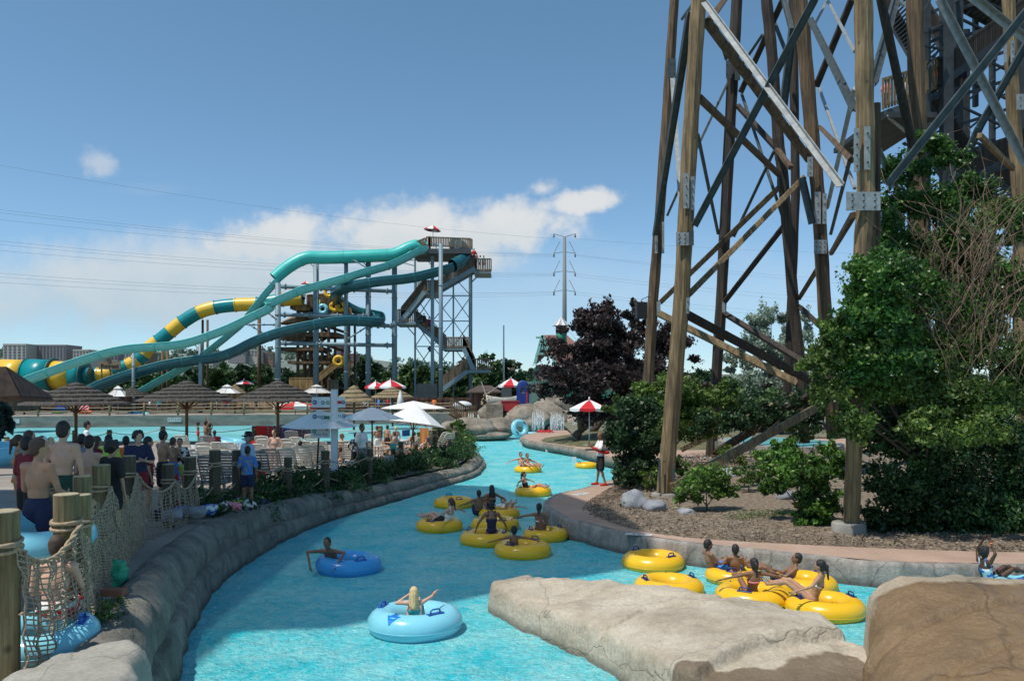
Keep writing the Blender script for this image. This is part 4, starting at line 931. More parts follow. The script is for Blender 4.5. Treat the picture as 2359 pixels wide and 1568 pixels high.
stander('curly haired youth in dark clothes with head bowed', 318, 990, 15.0, R(-140), None, 'fair', ('black', 'curly'), (('shirt', 'navy'), ('shorts', 'maroon')), vox=.018, arms='cross')
stander('youth in a dark red shirt behind the teenager', 62, 1003, 11.4, R(-30), None, 'brown', ('black', 'short'), (('shirt', 'maroon'), ('shorts', 'black')))
stander('woman in an orange bikini at the left edge', 42, 1000, 13.5, R(-60), None, 'tan', ('brown', 'ponytail'), (('bikini', 'orange'),), arms='hold')
stander('fair haired boy looking right at the left edge', 66, 990, 15.0, R(-70), None, 'fair', ('brown', 'short'), (('shorts', 'blue'),))
stander('child in a blue print cap behind the teenager', 96, 1003, 14.0, 0, None, 'tan', ('black', 'short'), (('cap', 'navy', 'white'), ('shirt', 'maroon')))
stander('person with blond hair half hidden by the tall man', 116, 1006, 16.0, R(30), None, 'fair', ('blond', 'short'), (('shirt', 'pink'),))
stander('man in a white shirt seen against the wave pool', 200, 968, 26.0, R(-60), None, 'tan', ('black', 'short'), (('shirt', 'white'), ('shorts', 'navy')))
stander('boy with a grey cap left of the short bare-backed boy', 188, 998, 16.5, 0, None, 'brown', ('black', 'short'), (('shirt', 'grey'),))
stander('person in a dark red top right of the short boy', 222, 1003, 17.0, R(-40), None, 'tan', ('brown', 'long'), (('shirt', 'maroon'),))
stander('person with dark hair near the short thin post', 250, 1000, 18.0, 0, None, 'tan', ('black', 'long'), (('shirt', 'lime'),))
stander('queueing person in an orange shirt by the fence', 290, 1003, 18.5, R(20), None, 'brown', ('black', 'short'), (('shirt', 'orange'), ('shorts', 'black')))
stander('youth in a dark red shirt right of the curly haired youth', 340, 1004, 16.4, R(-60), None, 'tan', ('black', 'short'), (('shirt', 'maroon'), ('shorts', 'black')))
stander('bare-chested man in black shorts with arms folded', 375, 990, 19.0, R(-35), None, 'tan', ('black', 'short'), (('longshorts', 'black'),), arms='cross')
stander('child in plaid trunks right of the man with folded arms', 398, 1006, 19.5, R(-20), .95, 'tan', ('brown', 'short'), (('longshorts', 'blue', 'red'),), arms='cross')
stander('boy in a black vest with white flowers', 414, 1008, 19.8, R(-160), .95, 'tan', ('brown', 'short'), (('shirt', 'black', 'white'), ('shorts', 'lime')))
stander('man in a dark brimmed hat and pale blue shirt', 571, 994, 19.5, R(-40), None, 'brown', ('grey', 'short'), (('shirt', 'paleblue'), ('shorts', 'navy'), ('hat', 'black')), vox=.02)
stander('child in a floral shirt in front of the man with the hat', 570, 1026, 18.6, 0, None, 'brown', ('black', 'short'), (('shirt', 'blue', 'grey'), ('shorts', 'navy')))
stander('person with long black hair in red beside the planter', 596, 1062, 22, R(-20), .15, 'brown', ('black', 'long'), (('shirt', 'red'), ('shorts', 'red')))
stander('young woman in a pink bikini walking between loungers', 632, 988, 27.0, R(160), None, 'fair', ('brown', 'ponytail'), (('bikini', 'pink', 'grey'),), vox=.022, arms='hip', eyes=True)
stander('man lifting a child at the wave pool edge', 474, 968, 36, R(-50), .55, 'brown', ('black', 'short'), (('shorts', 'black'),), arms='up', vox=.03)
stander('child lifted with arms out at the wave pool edge', 456, 972, 36.2, R(-60), 1.2, 'brown', ('black', 'short'), (('shorts', 'red'),), arms='wide', vox=.03)
stander('child facing the lifted child at the pool edge', 483, 976, 36.0, R(60), 1.0, 'brown', ('black', 'short'), (('shorts', 'navy'),), arms='up', vox=.03)
stander('seated person with a dark head beside the pool edge', 494, 990, 34, R(20), .55-.3, 'dark', ('black', 'short'), (('shirt', 'maroon'),), vox=.03)
stander('man in a white shirt standing under the shaded umbrella', 833, 975, 27, R(-120), None, 'brown', ('black', 'short'), (('shirt', 'white'), ('shorts', 'grey')), arms='down', vox=.022)
stander('person in an orange life vest beside the signpost', 787, 998, 30, R(-90), None, 'tan', ('auburn', 'short'), (('shirt', 'orange'), ('shorts', 'maroon')), vox=.026)
stander('person in a black wetsuit with white side stripe', 819, 996, 28.5, R(20), None, 'brown', ('black', 'short'), (('shirt', 'black', 'white'), ('longshorts', 'black')), arms='hip', vox=.026)
stander('bare legged adult bending near the pool behind the umbrella', 868, 980, 36, R(30), None, 'tan', ('brown', 'short'), (('shorts', 'white'),), vox=.03)
stander('adult with black shorts at the pool edge behind the umbrella', 892, 978, 37, R(-30), None, 'tan', ('brown', 'short'), (('shorts', 'black'),), vox=.03)
stander('adult in pale shorts right of the one in black shorts', 912, 982, 37, R(20), None, 'fair', ('blond', 'short'), (('shorts', 'teal'),), vox=.03)
# boy with red trunks behind the net
person('boy in red and white trunks seen from behind the net', P(105, 1440, 7.9)+V((0, .15, -.33)), R(15), 'sit', ('lap', 'hold'), 1.66, 'fair', ('brown', 'short'), (('longshorts', 'red', 'white'),), vox=.018)
# ------------------------------------------------------------ lettering
TXT = []
def text(s, loc, size, m, rot=(R(90), 0, 0), parent=None, name='lettering', align='CENTER', ext=.004):
    cu = bpy.data.curves.new(name, 'FONT'); cu.body = s; cu.size = size; cu.align_x = align; cu.align_y = 'CENTER'; cu.extrude = ext
    o = bpy.data.objects.new(name, cu); COL.objects.link(o); o.location = loc; o.rotation_euler = rot; cu.materials.append(m)
    if parent: o.parent = parent
    TXT.append(o); return o
def finish_text():
    dg = bpy.context.evaluated_depsgraph_get(); dg.update()
    for o in TXT:
        me = bpy.data.meshes.new_from_object(o.evaluated_get(dg)); n = bpy.data.objects.new('lettering', me); COL.objects.link(n)
        n.parent = o.parent; n.location = o.location; n.rotation_euler = o.rotation_euler
        for k in ('label', 'category', 'group'):
            if k in o: n[k] = o[k]
        bpy.data.objects.remove(o)
# ------------------------------------------------------------ rope fence with nets along the left wall
POSTW = wood_mat('weathered post wood', (.16, .12, .055), (.34, .27, .13), sx=22, bump=.02)
POSTD = wood_mat('dark post wood', (.07, .055, .035), (.15, .12, .075), sx=22, bump=.02)
ENDW = mat('sawn post end', (.30, .24, .14), .85, (.42, .36, .24), scale=12)
ROPE = mat('manila rope', (.34, .25, .15), .85, (.50, .39, .26), scale=40, bump=.012, bscale=80)
NETM = mat('net twine', (.30, .24, .17), .85, (.42, .35, .26), scale=20)
def wpost(label, x, y, z0, z1, r, m=POSTW, group=None, lean=(0, 0), wrap=None, name='fence_post'):
    root = thing(name, label, 'post', (x, y, z0), 0, group); b = MB(); h = z1-z0; n = 16; ks = 8
    g = random.Random(int(x*100)+int(y*37))
    for k in range(ks+1):
        t = k/ks
        for i in range(n):
            a = 2*math.pi*i/n; rr = r*(1+.05*noise.noise(Vector((math.cos(a)*2+x, math.sin(a)*2+y, t*1.5)))-.02*t); b.v.append((rr*math.cos(a)+lean[0]*t*h, rr*math.sin(a)+lean[1]*t*h, h*t))
    for k in range(ks):
        for i in range(n): b.f.append((k*n+i, k*n+(i+1) % n, (k+1)*n+(i+1) % n, (k+1)*n+i)); b.mi.append(0); b.smooth.append(True)
    b.build('shaft', m, root)
    c = MB(); c.cyl((lean[0]*h, lean[1]*h, h-.001), (lean[0]*h, lean[1]*h, h+.012), r*.99, r*.9, n=16); c.build('sawn_end', ENDW, root)
    if wrap:
        q = MB()
        for j in range(3 if r > .12 else 2): q.torus((lean[0]*wrap, lean[1]*wrap, h-wrap+j*.035), r+.012, .018, 20, 6, Matrix.Rotation(.12*(-1)**j, 3, 'X'))
        q.build('rope_wrap', ROPE, root)
    return root
FP = [(4, 1178, 7.2, .15), (153, 1139, 8.4, .13), (187, 1140, 9.3, .11), (190, 1097, 10.3, .115), (233, 1071, 11.2, .12), (267, 1091, 12.4, .10), (298, 1050, 14, .11), (388, 1069, 15.6, .115), (438, 1053, 17, .125),
      (495, 1037, 18.3, .13), (545, 1037, 19.6, .11), (663, 1053, 21.5, .11), (749, 1038, 23.5, .13), (851, 1033, 26, .10), (923, 1017, 29.5, .10), (1001, 990, 34, .10), (1048, 982, 37, .10)]
FPW = []
for i, (px, py, Y, r) in enumerate(FP):
    t = P(px, py, Y); z0 = deckz(Y)-.25 if Y < 20 else .4
    wpost('%s weathered post of the net and rope fence counted from the near end' % ORD[i], t.x, t.y, z0, t.z, r, POSTW if Y < 14 else POSTD, 'posts of the net and rope fence', wrap=.34 if Y < 30 else .25)
    FPW.append(t)
for i, (px, py, Y) in enumerate([(1012, 975, 38), (1032, 1000, 36)]):
    t = P(px, py, Y); wpost(['slim post by the plants behind the far end of the fence', 'short post behind the last fence post'][i], t.x, t.y, .4, t.z, .09, POSTD)
def sag(a, b, s, n=10):
    return [a.lerp(b, k/n)+V((0, 0, -s*4*(k/n)*(1-k/n))) for k in range(n+1)]
def twisted(mb, pts, r):
    # two-strand laid rope
    L = 0; out = [[], []]
    for i, p in enumerate(pts):
        d = (pts[min(i+1, len(pts)-1)]-pts[max(i-1, 0)]).normalized(); x = d.orthogonal().normalized(); y = d.cross(x)
        if i: L += (p-pts[i-1]).length
        for k in range(2):
            a = L/(r*5)*math.pi+k*math.pi; out[k].append(p+x*math.cos(a)*r*.5+y*math.sin(a)*r*.5)
    for k in range(2): mb.tube(out[k], r*.62, 5)
netr = thing('cargo_net', 'brown rope cargo net strung between the near fence posts', 'net', (0, 0, 0))
nb = MB(); rb = MB()
order = [0, 1, 3, 4, 5, 6, 7, 8]
for a_, c_ in zip(order, order[1:]):
    A0, B0 = FPW[a_], FPW[c_]; off_ = V((.16, -.05, 0))
    ta, tb = A0+off_-V((0, 0, .32)), B0+off_-V((0, 0, .32)); ga, gb_ = V((ta.x+.10, ta.y, deckz(ta.y)-.25)), V((tb.x+.10, tb.y, deckz(tb.y)-.25))
    L = (tb-ta).length; near = ta.y < 13.5; nu = max(6, int(L/(.05 if near else .08))); nv = 26 if near else 16
    topc = sag(ta, tb, .16+.06*L, nu)
    mid = sag(ta.lerp(ga, .5), tb.lerp(gb_, .5), .2, nu); bot = sag(ga, gb_, 0.02, nu)
    grid = []
    for i in range(nu+1):
        col_ = []
        for j in range(nv+1):
            t = j/nv; p = topc[i].lerp(bot[i], t); wv = math.sin(i*1.3+j*.15)*.035+noise.noise(Vector((i*.5, j*.3, a_)))*.05
            p = p+V((wv, wv*.3, 0))+V((0, 0, -.07*math.sin(math.pi*i/nu)*math.sin(math.pi*t)))
            col_.append(p)
        grid.append(col_)
    tw = .008 if near else .007
    for i in range(nu+1): nb.tube(grid[i], tw, 4, caps=False)
    for j in range(nv+1): nb.tube([grid[i][j] for i in range(nu+1)], tw, 4, caps=False)
    if near:
        fine = []
        for i in range(len(topc)-1): fine += [topc[i].lerp(topc[i+1], k/6) for k in range(6)]
        twisted(rb, fine+[topc[-1]], .028)
        for hh in (.42, .78):
            ln = sag(ta.lerp(ga, hh), tb.lerp(gb_, hh), .12, 40); twisted(rb, ln, .02)
    else: rb.tube(topc, .022, 6)
nb.build('netting', NETM, netr); rb.build('border_rope', ROPE, netr)
for i in range(8, len(FPW)-1):
    a, b_ = FPW[i], FPW[i+1]
    for k, dz in enumerate((.22, .75)):
        m_ = MB(); m_.tube(sag(a-V((0, 0, dz)), b_-V((0, 0, dz)), .22, 12), .018, 6)
        tag(m_.build('rope', ROPE), '%s drooping planter rope starting at the %s fence post' % (('upper', 'lower')[k], ORD[i]), 'rope', 'ropes of the planter fence')
# thin posts with ropes at the pool edge
PE = [(16, 1000, 44), (172, 985, 45), (252, 984, 46), (375, 976, 46), (585, 975, 46), (876, 975, 46)]
PE = [(px, py, 46) for px, py, Y in PE]; pw = []
for i, (px, py, Y) in enumerate(PE):
    t = P(px, py+10, Y); wpost('%s short post of the rope line at the wave pool edge from the left' % ORD[i], t.x, t.y, .6, t.z+.1, .13, POSTD, 'posts at the wave pool edge', wrap=.2); pw.append(V((t.x, t.y, t.z)))
for i in range(5):
    for k, dz in enumerate((.0, .6)):
        m_ = MB(); m_.tube(sag(pw[i]-V((0, 0, dz)), pw[i+1]-V((0, 0, dz)), .25, 12), .02, 5)
        tag(m_.build('rope', ROPE), '%s rope of the %s span from the left at the wave pool edge' % (('upper', 'lower')[k], ORD[i]), 'rope', 'ropes at the wave pool edge')

# ------------------------------------------------------------ umbrellas
THD = mat('grey weathered thatch', (.07, .06, .05), .95, (.15, .13, .105), leaf=True, scale=3); THDB = mat('thatch mass dark', (.05, .045, .04), .95, (.11, .10, .085), scale=6, bump=.05, bscale=30, stretch=(1, 1, .3))
THT = mat('tan thatch', (.26, .19, .10), .95, (.42, .33, .19), leaf=True, scale=3); THTB = mat('thatch mass tan', (.20, .15, .085), .95, (.34, .26, .15), scale=6, bump=.05, bscale=30, stretch=(1, 1, .3))
POLE = wood_mat('umbrella pole wood', (.14, .07, .035), (.24, .13, .07))
STEEL = mat('brushed steel pole', (.45, .46, .47), .4, (.55, .56, .57), metallic=.6)
def thatch(label, px, pya, pye, wpx, Y, zb, dark=True, group=None, layers=5):
    ap = P(px, pya, Y); ez = CAMZ-(pye-HY)/F_*Y; Rr = wpx/2/F_*Y; h = ap.z-ez
    root = thing('thatched_umbrella', label, 'umbrella', (ap.x, Y, zb), 0, group); e = ez-zb; a = ap.z-zb
    b = MB(); prof = []; fr = []
    for i in range(layers):
        t0, t1 = i/layers, (i+1)/layers; r0, r1 = Rr*t0*.97, Rr*t1; z0 = a-h*(t0**1.08); z1 = a-h*(t1**1.08)
        prof += [(max(.03, r0), z0-(.02 if i else 0)), (r1, z1+.05), (r1*1.005, z1-.05)]; fr.append((r1, z1, r0, z0))
    b.lathe(prof, n=40); b.v = [(x*(1+.02*noise.noise(Vector((x*3, y*3, z*3)))), y*(1+.02*noise.noise(Vector((x*3, y*3, z*3+5)))), z+.03*noise.noise(Vector((x*4, y*4, z)))) for x, y, z in b.v]
    b.lathe([(Rr*.98, e-.03), (.1, a-.25)], n=40)
    can = b.build('canopy', THDB if dark else THTB, root)
    s = MB(); g = random.Random(int(px))
    for (r1, z1, r0, z0) in fr:     # straw ends poking out of every layer
        for k in range(int(150*r1/Rr)+30):
            an = g.uniform(0, 2*math.pi); t = g.uniform(.35, 1); rr = r0+(r1-r0)*t; zz = z0+(z1-z0)*t+.04; L = g.uniform(.12, .32)*min(1, Rr/2)
            o_ = V((math.cos(an), math.sin(an), 0)); tg = V((-o_.y, o_.x, 0)); p = o_*rr+V((0, 0, zz)); q = p+o_*L*.75+V((0, 0, -L*(.5+.2*g.random())))+tg*g.uniform(-.05, .05); w_ = .012*Rr/1.5
            s._add([p-tg*w_, p+tg*w_, q], [(0, 1, 2)], False)
    tag(s.build('straw_fringe', THD if dark else THT, can), kind='stuff')
    q = MB(); q.cyl((0, 0, 0), (0, 0, a-.1), .085 if Rr > 1.5 else .06, n=10); q.build('pole', POLE, root)
    if Rr > 2:
        for k in range(6):
            an = k*math.pi/3+.3; st = MB(); st.bar((0, 0, e-.55), (math.cos(an)*Rr*.5, math.sin(an)*Rr*.5, e+h*.30), .05); st.build('strut', POLE, root)
    return root
GTH = 'big grey thatched umbrellas'
thatch('leftmost big grey thatched umbrella beside the wave pool', 175, 880, 930, 228, 45, .6, True, GTH, 6)
thatch('middle big grey thatched umbrella beside the wave pool', 430, 876, 922, 214, 45, .6, True, GTH, 6)
thatch('rightmost big grey thatched umbrella near the grey tiered parasol', 640, 876, 922, 200, 45, .6, True, GTH, 6)
GTS = 'small thatched umbrellas across the pool'
thatch('small grey thatched umbrella across the pool at the far left', 56, 889, 915, 84, 78, 1.3, True, GTS)
thatch('small grey thatched umbrella beside the second tiered parasol', 304, 890, 912, 68, 80, 1.3, True, GTS)
thatch('small tan thatched umbrella below the distant striped umbrella', 541, 885, 905, 52, 82, 1.3, False, GTS)
thatch('tan thatched umbrella right of the signpost', 815, 887, 924, 93, 60, .66, False, None, 4)
thatch('tan thatched umbrella in front of the two striped umbrellas', 904, 890, 914, 96, 66, .66, False, None, 4)
UW = mat('white canvas', (.80, .80, .77), .85, (.72, .72, .70), scale=2, bump=.01, bscale=5); UG = mat('grey beige canvas', (.50, .47, .43), .85, (.56, .53, .49), scale=2, bump=.01, bscale=5); UR = mat('red canvas', (.58, .012, .02), .8, (.50, .012, .02), scale=2)
def parasol(label, px, pya, pye, wpx, Y, zb, cols=(UW, UW), tilt=(0, 0), tiers=False, group=None, finial=False, pole=STEEL, n=8, poleoff=(0, 0), valance=0.0, base=False):
    ap = P(px, pya, Y); ez = CAMZ-(pye-HY)/F_*Y; Rr = wpx/2/F_*Y; h = max(.3, ap.z-ez-Rr*.08)
    root = thing('parasol', label, 'umbrella', (ap.x+poleoff[0], Y+poleoff[1], zb), 0, group); a = ap.z-zb; top = V((-poleoff[0], -poleoff[1], a)); rot = Matrix.Rotation(tilt[0], 3, 'X') @ Matrix.Rotation(tilt[1], 3, 'Y')
    def panel_ring(mb, Rr, h, zoff, sub=4, val=0.0):
        for k in range(n):
            mb.cur = k % 2
            for s_ in range(sub):
                for j in range(5):
                    vs = []
                    for (jj, ss) in ((j, s_), (j, s_+1), (j+1, s_+1), (j+1, s_)):
                        t = jj/5; f_ = ss/sub; a0 = 2*math.pi*(k+f_)/n+.2; sc_ = 1-(.075+.02)*math.sin(math.pi*f_)*t
                        z = -h*(t**1.12)-(.04*Rr*math.sin(math.pi*f_)*t*(1-t)*2); vs.append(top+rot @ V((math.cos(a0)*Rr*t*sc_, math.sin(a0)*Rr*t*sc_, z+zoff)))
                    mb._add(vs, [(0, 1, 2, 3)], True)
                if val:
                    vs = []
                    for (ss, dz) in ((s_, 0), (s_+1, 0), (s_+1, 1), (s_, 1)):
                        f_ = ss/sub; a0 = 2*math.pi*(k+f_)/n+.2; sc_ = 1-.095*math.sin(math.pi*f_); vs.append(top+rot @ V((math.cos(a0)*Rr*sc_, math.sin(a0)*Rr*sc_, -h+zoff-dz*val*(.75+.25*math.sin(math.pi*f_)))))
                    mb._add(vs, [(0, 1, 2, 3)], True)
    c = MB(); panel_ring(c, Rr, h, -.0 if not tiers else -.12, val=valance); can = c.build('canopy', list(cols), root)
    if tiers: c = MB(); panel_ring(c, Rr*.38, h*.34, .05); c.build('vent', list(cols), can)
    for k in range(n):
        an = 2*math.pi*k/n+.2; r_ = MB(); r_.bar(top+rot @ V((0, 0, -.05)), top+rot @ V((math.cos(an)*Rr*.98, math.sin(an)*Rr*.98, -h-.02)), .018); 
        r_.bar(top+rot @ V((0, 0, -h*1.35)), top+rot @ V((math.cos(an)*Rr*.5, math.sin(an)*Rr*.5, -h*.48)), .018); r_.build('rib', pole, root)
    q = MB(); q.cyl((0, 0, 0), top+rot @ V((0, 0, -.02)), .03 if Rr < 1.4 else .035, n=10); q.build('pole', pole, root)
    if finial: q = MB(); q.ell(top+rot @ V((0, 0, .06)), (.05, .05, .09)); q.build('finial', WHITEP, root)
    if base: q = MB(); q.lathe([(0, .0), (.32, .0), (.32, .05), (.05, .1), (.05, .0)], n=20); q.build('base', CONC, root)
    return root
parasol('white market parasol in the shade behind the white signpost', 737, 943, 989, 176, 25.5, .6, n=6, pole=mat('black pole', (.02, .02, .02), .5), tilt=(.03, .0), poleoff=(-.12, 0))
parasol('white market parasol in the shade with a dark wooden pole', 857, 937, 971, 146, 29.0, .6, n=6, pole=POLE, tilt=(.0, .0))
parasol('tilted sunlit white parasol nearest the planter end', 958, 932, 982, 142, 33.0, .6, n=6, pole=POLE, tilt=(-.10, .12), poleoff=(-.3, .1))
parasol('sunlit white parasol behind the tilted one', 952, 923, 946, 152, 38.0, .6, n=8, pole=POLE)
GRW = 'red and white striped umbrellas'
parasol('red and white umbrella standing on the lawn behind the lifeguard', 1357, 920, 944, 94, 41.5, .75, (UW, UR), finial=True, group=GRW, valance=.16, base=True)
parasol('red and white umbrella beside the old ship', 1177, 871, 890, 62, 72, 1.25, (UW, UR), finial=True, group=GRW, valance=.2)
parasol('bigger red and white umbrella behind the tan thatched umbrella', 899, 874, 893, 72, 74, 1.3, (UR, UW), finial=True, group=GRW, valance=.2)
parasol('smaller red and white umbrella left of the bigger one', 865, 878, 893, 50, 78, 1.3, (UR, UW), finial=True, group=GRW, valance=.2)
parasol('distant red and white umbrella above the small tan thatch', 562, 874, 885, 44, 84, 1.3, (UR, UW), finial=True, group=GRW, valance=.1)
parasol('low wide red and white umbrella under the rightmost grey thatch', 680, 924, 938, 98, 64.5+12, 1.3, (UW, UR), group=GRW, valance=.35)
parasol('grey tiered parasol left of the signpost top', 729, 886, 905, 72, 80, 1.3, (UG, UG), tiers=True, group='tiered parasols across the pool')
parasol('white tiered parasol next to the small grey thatch', 272, 889, 912, 56, 79, 1.3, (UW, UG), tiers=True, group='tiered parasols across the pool')
parasol('white tiered parasol behind the small tan thatch', 523, 886, 905, 62, 81, 1.3, (UW, UG), tiers=True, group='tiered parasols across the pool')
parasol('white tiered parasol at the far left end of the pool', 40, 889, 912, 56, 82, 1.3, (UW, UG), tiers=True, group='tiered parasols across the pool')
q = MB(); q.lathe([(.03, 1.0), (.12, .7), (.22, .2), (.05, 0)], n=10); o = q.build('folded_parasol', UW, loc=P(922, 941, 44)); tag(o, 'small folded white parasol top behind the big white parasols', 'umbrella')

# ------------------------------------------------------------ loungers
LNG = mat('cream plastic', (.60, .56, .47), .45, (.66, .62, .53), scale=3); LNS = mat('shade-toned cream plastic', (.26, .24, .22), .5, (.31, .29, .27), scale=3)  # second plastic is a darker copy of the cream, toned for loungers in shade
def make_lounger(m, flat=False, ang=62):
    root = thing('sun_lounger', '', 'lounger'); L = .92; a = R(12 if flat else ang); dy, dz = -math.cos(a)*L, math.sin(a)*L
    b = MB(); 
    for sx in (-1, 1): b.tube([(sx*.30, .02, .34), (sx*.30, dy*.85, .34+dz*.85), (sx*.24, dy*.98, .34+dz*.98)], .022, 6)
    b.tube([(-.24, dy*.98, .34+dz*.98), (0, dy, .34+dz), (.24, dy*.98, .34+dz*.98)], .022, 6)
    for k in range(9):
        t = .08+k*.105; b.bar((-.29, dy*t, .34+dz*t), (.29, dy*t, .34+dz*t), .018, .062, up=(0, dy, dz))
    b.build('backrest', m, root)
    b = MB()
    for sx in (-1, 1): b.tube([(sx*.31, 0, .34), (sx*.31, 1.1, .32), (sx*.28, 1.2, .30)], .024, 6)
    for k in range(11): b.bar((-.30, .06+k*.105, .335), (.30, .06+k*.105, .335), .07, .016)
    b.build('seat', m, root)
    for sx in (-1, 1):
        for yy in (.02, 1.0): b = MB(); b.bar((sx*.30, yy, .34), (sx*.30, yy+.05, 0), .05, .03); b.build('leg', m, root)
    for sx in (-1, 1): b = MB(); b.tube([(sx*.34, -.15, .34), (sx*.36, -.12, .52), (sx*.36, .25, .52), (sx*.33, .32, .34)], .022, 6); b.build('armrest', m, root)
    return root
protos = {('c', 0): make_lounger(LNG), ('s', 0): make_lounger(LNS), ('c', 1): make_lounger(LNG, True)}
used = set()
def c480(x, y): return (378.2+x*.15079, 929.9+y*.15079)
def c700(x, y): return (551.6+x*.2764, 827.4+y*.2764)
def c880(x, y): return (693.5+x*.1608, 851+y*.1608)
LS = [c480(260, 490)+('c',), c480(635, 500)+('s',), c480(600, 618)+('c',), c480(835, 608)+('c',), c480(630, 690)+('c',), c480(395, 735)+('c',), c480(920, 760)+('c',), c480(1000, 610)+('c',),
      c700(430, 600)+('s',), c700(485, 655)+('c',), c700(605, 632)+('c',), c700(385, 670)+('c',), c700(215, 672)+('c',), c700(430, 705)+('c',), c700(560, 690)+('c',), c700(655, 695)+('c',), c700(160, 722)+('c',),
      c700(245, 765)+('s',), c700(378, 765)+('c',), c700(515, 745)+('c',), c700(645, 735)+('c',), c700(1035, 690)+('c',), c480(660, 860)+('s',), c480(980, 810)+('s',), c700(140, 790)+('s',), 
      c700(860, 690)+('c',), c700(190, 645)+('c',), (392, 1062, 's'), (330, 1046, 's')]
LW_ = ['at the pool edge beside the thatched umbrella pole', 'with a taupe back beside the seated person', 'with a towel beside the taupe one', 'in front of the big blue tube', 'tall backed, behind the fence post', 'low, beside the boy in the black vest', 'behind the tallest dark fence post', 'holding the striped towel',
       'with a taupe back near the hanging towels', 'in the back row behind the woman in pink', 'in the back row left of the signpost', 'beside the woman in pink on her right', 'beside the woman in pink on her left', 'in the third row below the sign arms', 'in the third row nearer the signpost', 'just left of the signpost in the third row', 'with its back behind the man with the hat',
       'in shade with its back tilted, front row left', 'second in the sunlit front row', 'third in the sunlit front row', 'front row next to the signpost', 'alone with an upright back right of the signpost', 'grey in the shade between two fence posts', 'grey in the shade behind the tall dark post', 'in shade beside the child in the floral shirt',
       'small, right of the signpost behind the wetsuit', 'with white towels near the pool edge', 'in the shade behind the plaid trunks', 'in the shade behind the youth in dark red']
for i, (px, py, k) in enumerate(LS):
    zt = .6+1.12; Y = (CAMZ-zt)*F_/(py-HY); Y = min(Y, 44)
    key = (k, 0); o = protos[key] if key not in used else copy_tree(protos[key]); used.add(key)
    c = P(px, py, Y); o.location = (c.x, Y+.42, deckz(Y)); o.rotation_euler.z = R(random.uniform(-14, 6)); o['label'] = ('cream' if k == 'c' else 'shade-toned taupe')+' slatted lounger '+LW_[i]; o['group'] = 'slatted pool loungers'
LF = [(905, 1006, 40, 60), (932, 1000, 40, 75), (960, 1012, 38, 70), (985, 1008, 38, 65), (1010, 1020, 36, 60), (1022, 1028, 35, 50), (880, 1022, 36, 80), (930, 1040, 33, 95), (975, 1038, 33, 60), (830, 1048, 29, 100), (770+35, 1056, 28, 100), (845, 1004, 40, 70), (870, 1000, 41, 80)]
LFW = ['at the back under the white parasols', 'with a blue towel at the back', 'right of the folded legs', 'near the leafy plants', 'by the fence post with a person in red', 'rightmost before the rope fence', 'under the person hugging their knees', 'low behind the thick dark post', 'behind the slim umbrella pole', 'behind the last shaded post', 'just right of the signpost foot', 'behind the man in the white shirt', 'behind the wave pool edge umbrella pole']
for i, (px, py, Y, rz) in enumerate(LF):
    key = ('c', 1 if i not in (3, 4, 5) else 0); o = protos[key] if key not in used else copy_tree(protos[key]); used.add(key)
    c = P(px, py, Y); o.location = (c.x, Y, deckz(Y)); o.rotation_euler.z = R(rz); o['label'] = 'cream slatted lounger turned sideways '+LFW[i]; o['group'] = 'slatted pool loungers'
def lounging(lab, px, py, Y, rz, **kw): 
    c = P(px, py, Y); return person(lab, (c.x, Y, deckz(Y)), R(rz), kw.pop('pose', 'recline'), kw.pop('arms', 'lap'), 1.65, kw.pop('sk', 'tan'), kw.pop('hair', ('brown', 'short')), kw.pop('wear', (('shorts', 'teal'),)), vox=.028, **kw)
lounging('sunbather hugging her knees on a lounger under the white parasols', 912, 1010, 36, 90, pose='sit', arms='front', wear=(('bikini', 'teal'),))
lounging('sunbather lying under the white parasols in pale clothes', 960, 1015, 35, 75, sk='fair', wear=(('bikini', 'white'),))
lounging('sunbather in a magenta top by the last rope post', 1012, 1030, 34, 60, wear=(('shirt', 'pink'), ('shorts', 'navy')), hair=('black', 'long'))
lounging('sunbather with white trunks lying right of the signpost', 808, 1050, 28, 110, wear=(('shorts', 'white'),))
lounging('person lying in the shade behind the thick dark post', 928, 1052, 31, 85, sk='brown', wear=(('shorts', 'red', 'white'),))
lounging('dark haired sunbather low in front of the tan deck', 876, 1062, 28, 70, sk='brown', hair=('black', 'short'), wear=(('shirt', 'grey'),))
lounging('sunbather with long bare leg at the signpost', 752, 1040, 29, 80, wear=(('shorts', 'teal'),))
lounging('seated bather at the back beside the blue towel', 895, 1000, 38, 150, pose='sit', wear=(('bikini', 'red'),))
lounging('bather in pale blue shorts lying at the back', 935, 998, 40, 60, wear=(('shorts', 'paleblue'),), sk='fair')
lounging('person with a child on a lounger behind the fence', 690, 1045, 29, 0, pose='sit', sk='tan', hair=('black', 'short'), wear=(('shirt', 'white'),))
# towels
def towel(lab, px, py, Y, w_, h_, m, rz=0, lie=False, group=None):
    b = MB(); n = 8
    for j in range(n+1):
        for i in range(n+1):
            x = (i/n-.5)*w_; z = -(j/n)*h_
            if lie: b.v.append((x, -z, .03*noise.noise(Vector((i*.8, j*.8, px)))+.06*math.exp(-(j/2.0)**2)))
            else: b.v.append((x*(1-.06*(j/n)), .05*math.sin(i*1.2)*(j/n), z))
    for j in range(n):
        for i in range(n): a = j*(n+1)+i; b.f.append((a, a+1, a+n+2, a+n+1)); b.mi.append(0); b.smooth.append(True)
    o = b.build('towel', m, loc=P(px, py, Y)); o.rotation_euler.z = rz; return tag(o, lab, 'towel', group)
towel('red towel hanging on the rope at the wave pool edge', 608, 980, 45.9, .95, .8, cloth('red')); towel('grey towel hanging beside the red towel', 634, 980, 45.9, 1.0, .8, cloth('grey', 'maroon')); towel('blue towel with a yellow mark on the rope', 660, 978, 45.9, 1.0, .9, cloth('blue', 'navy'))
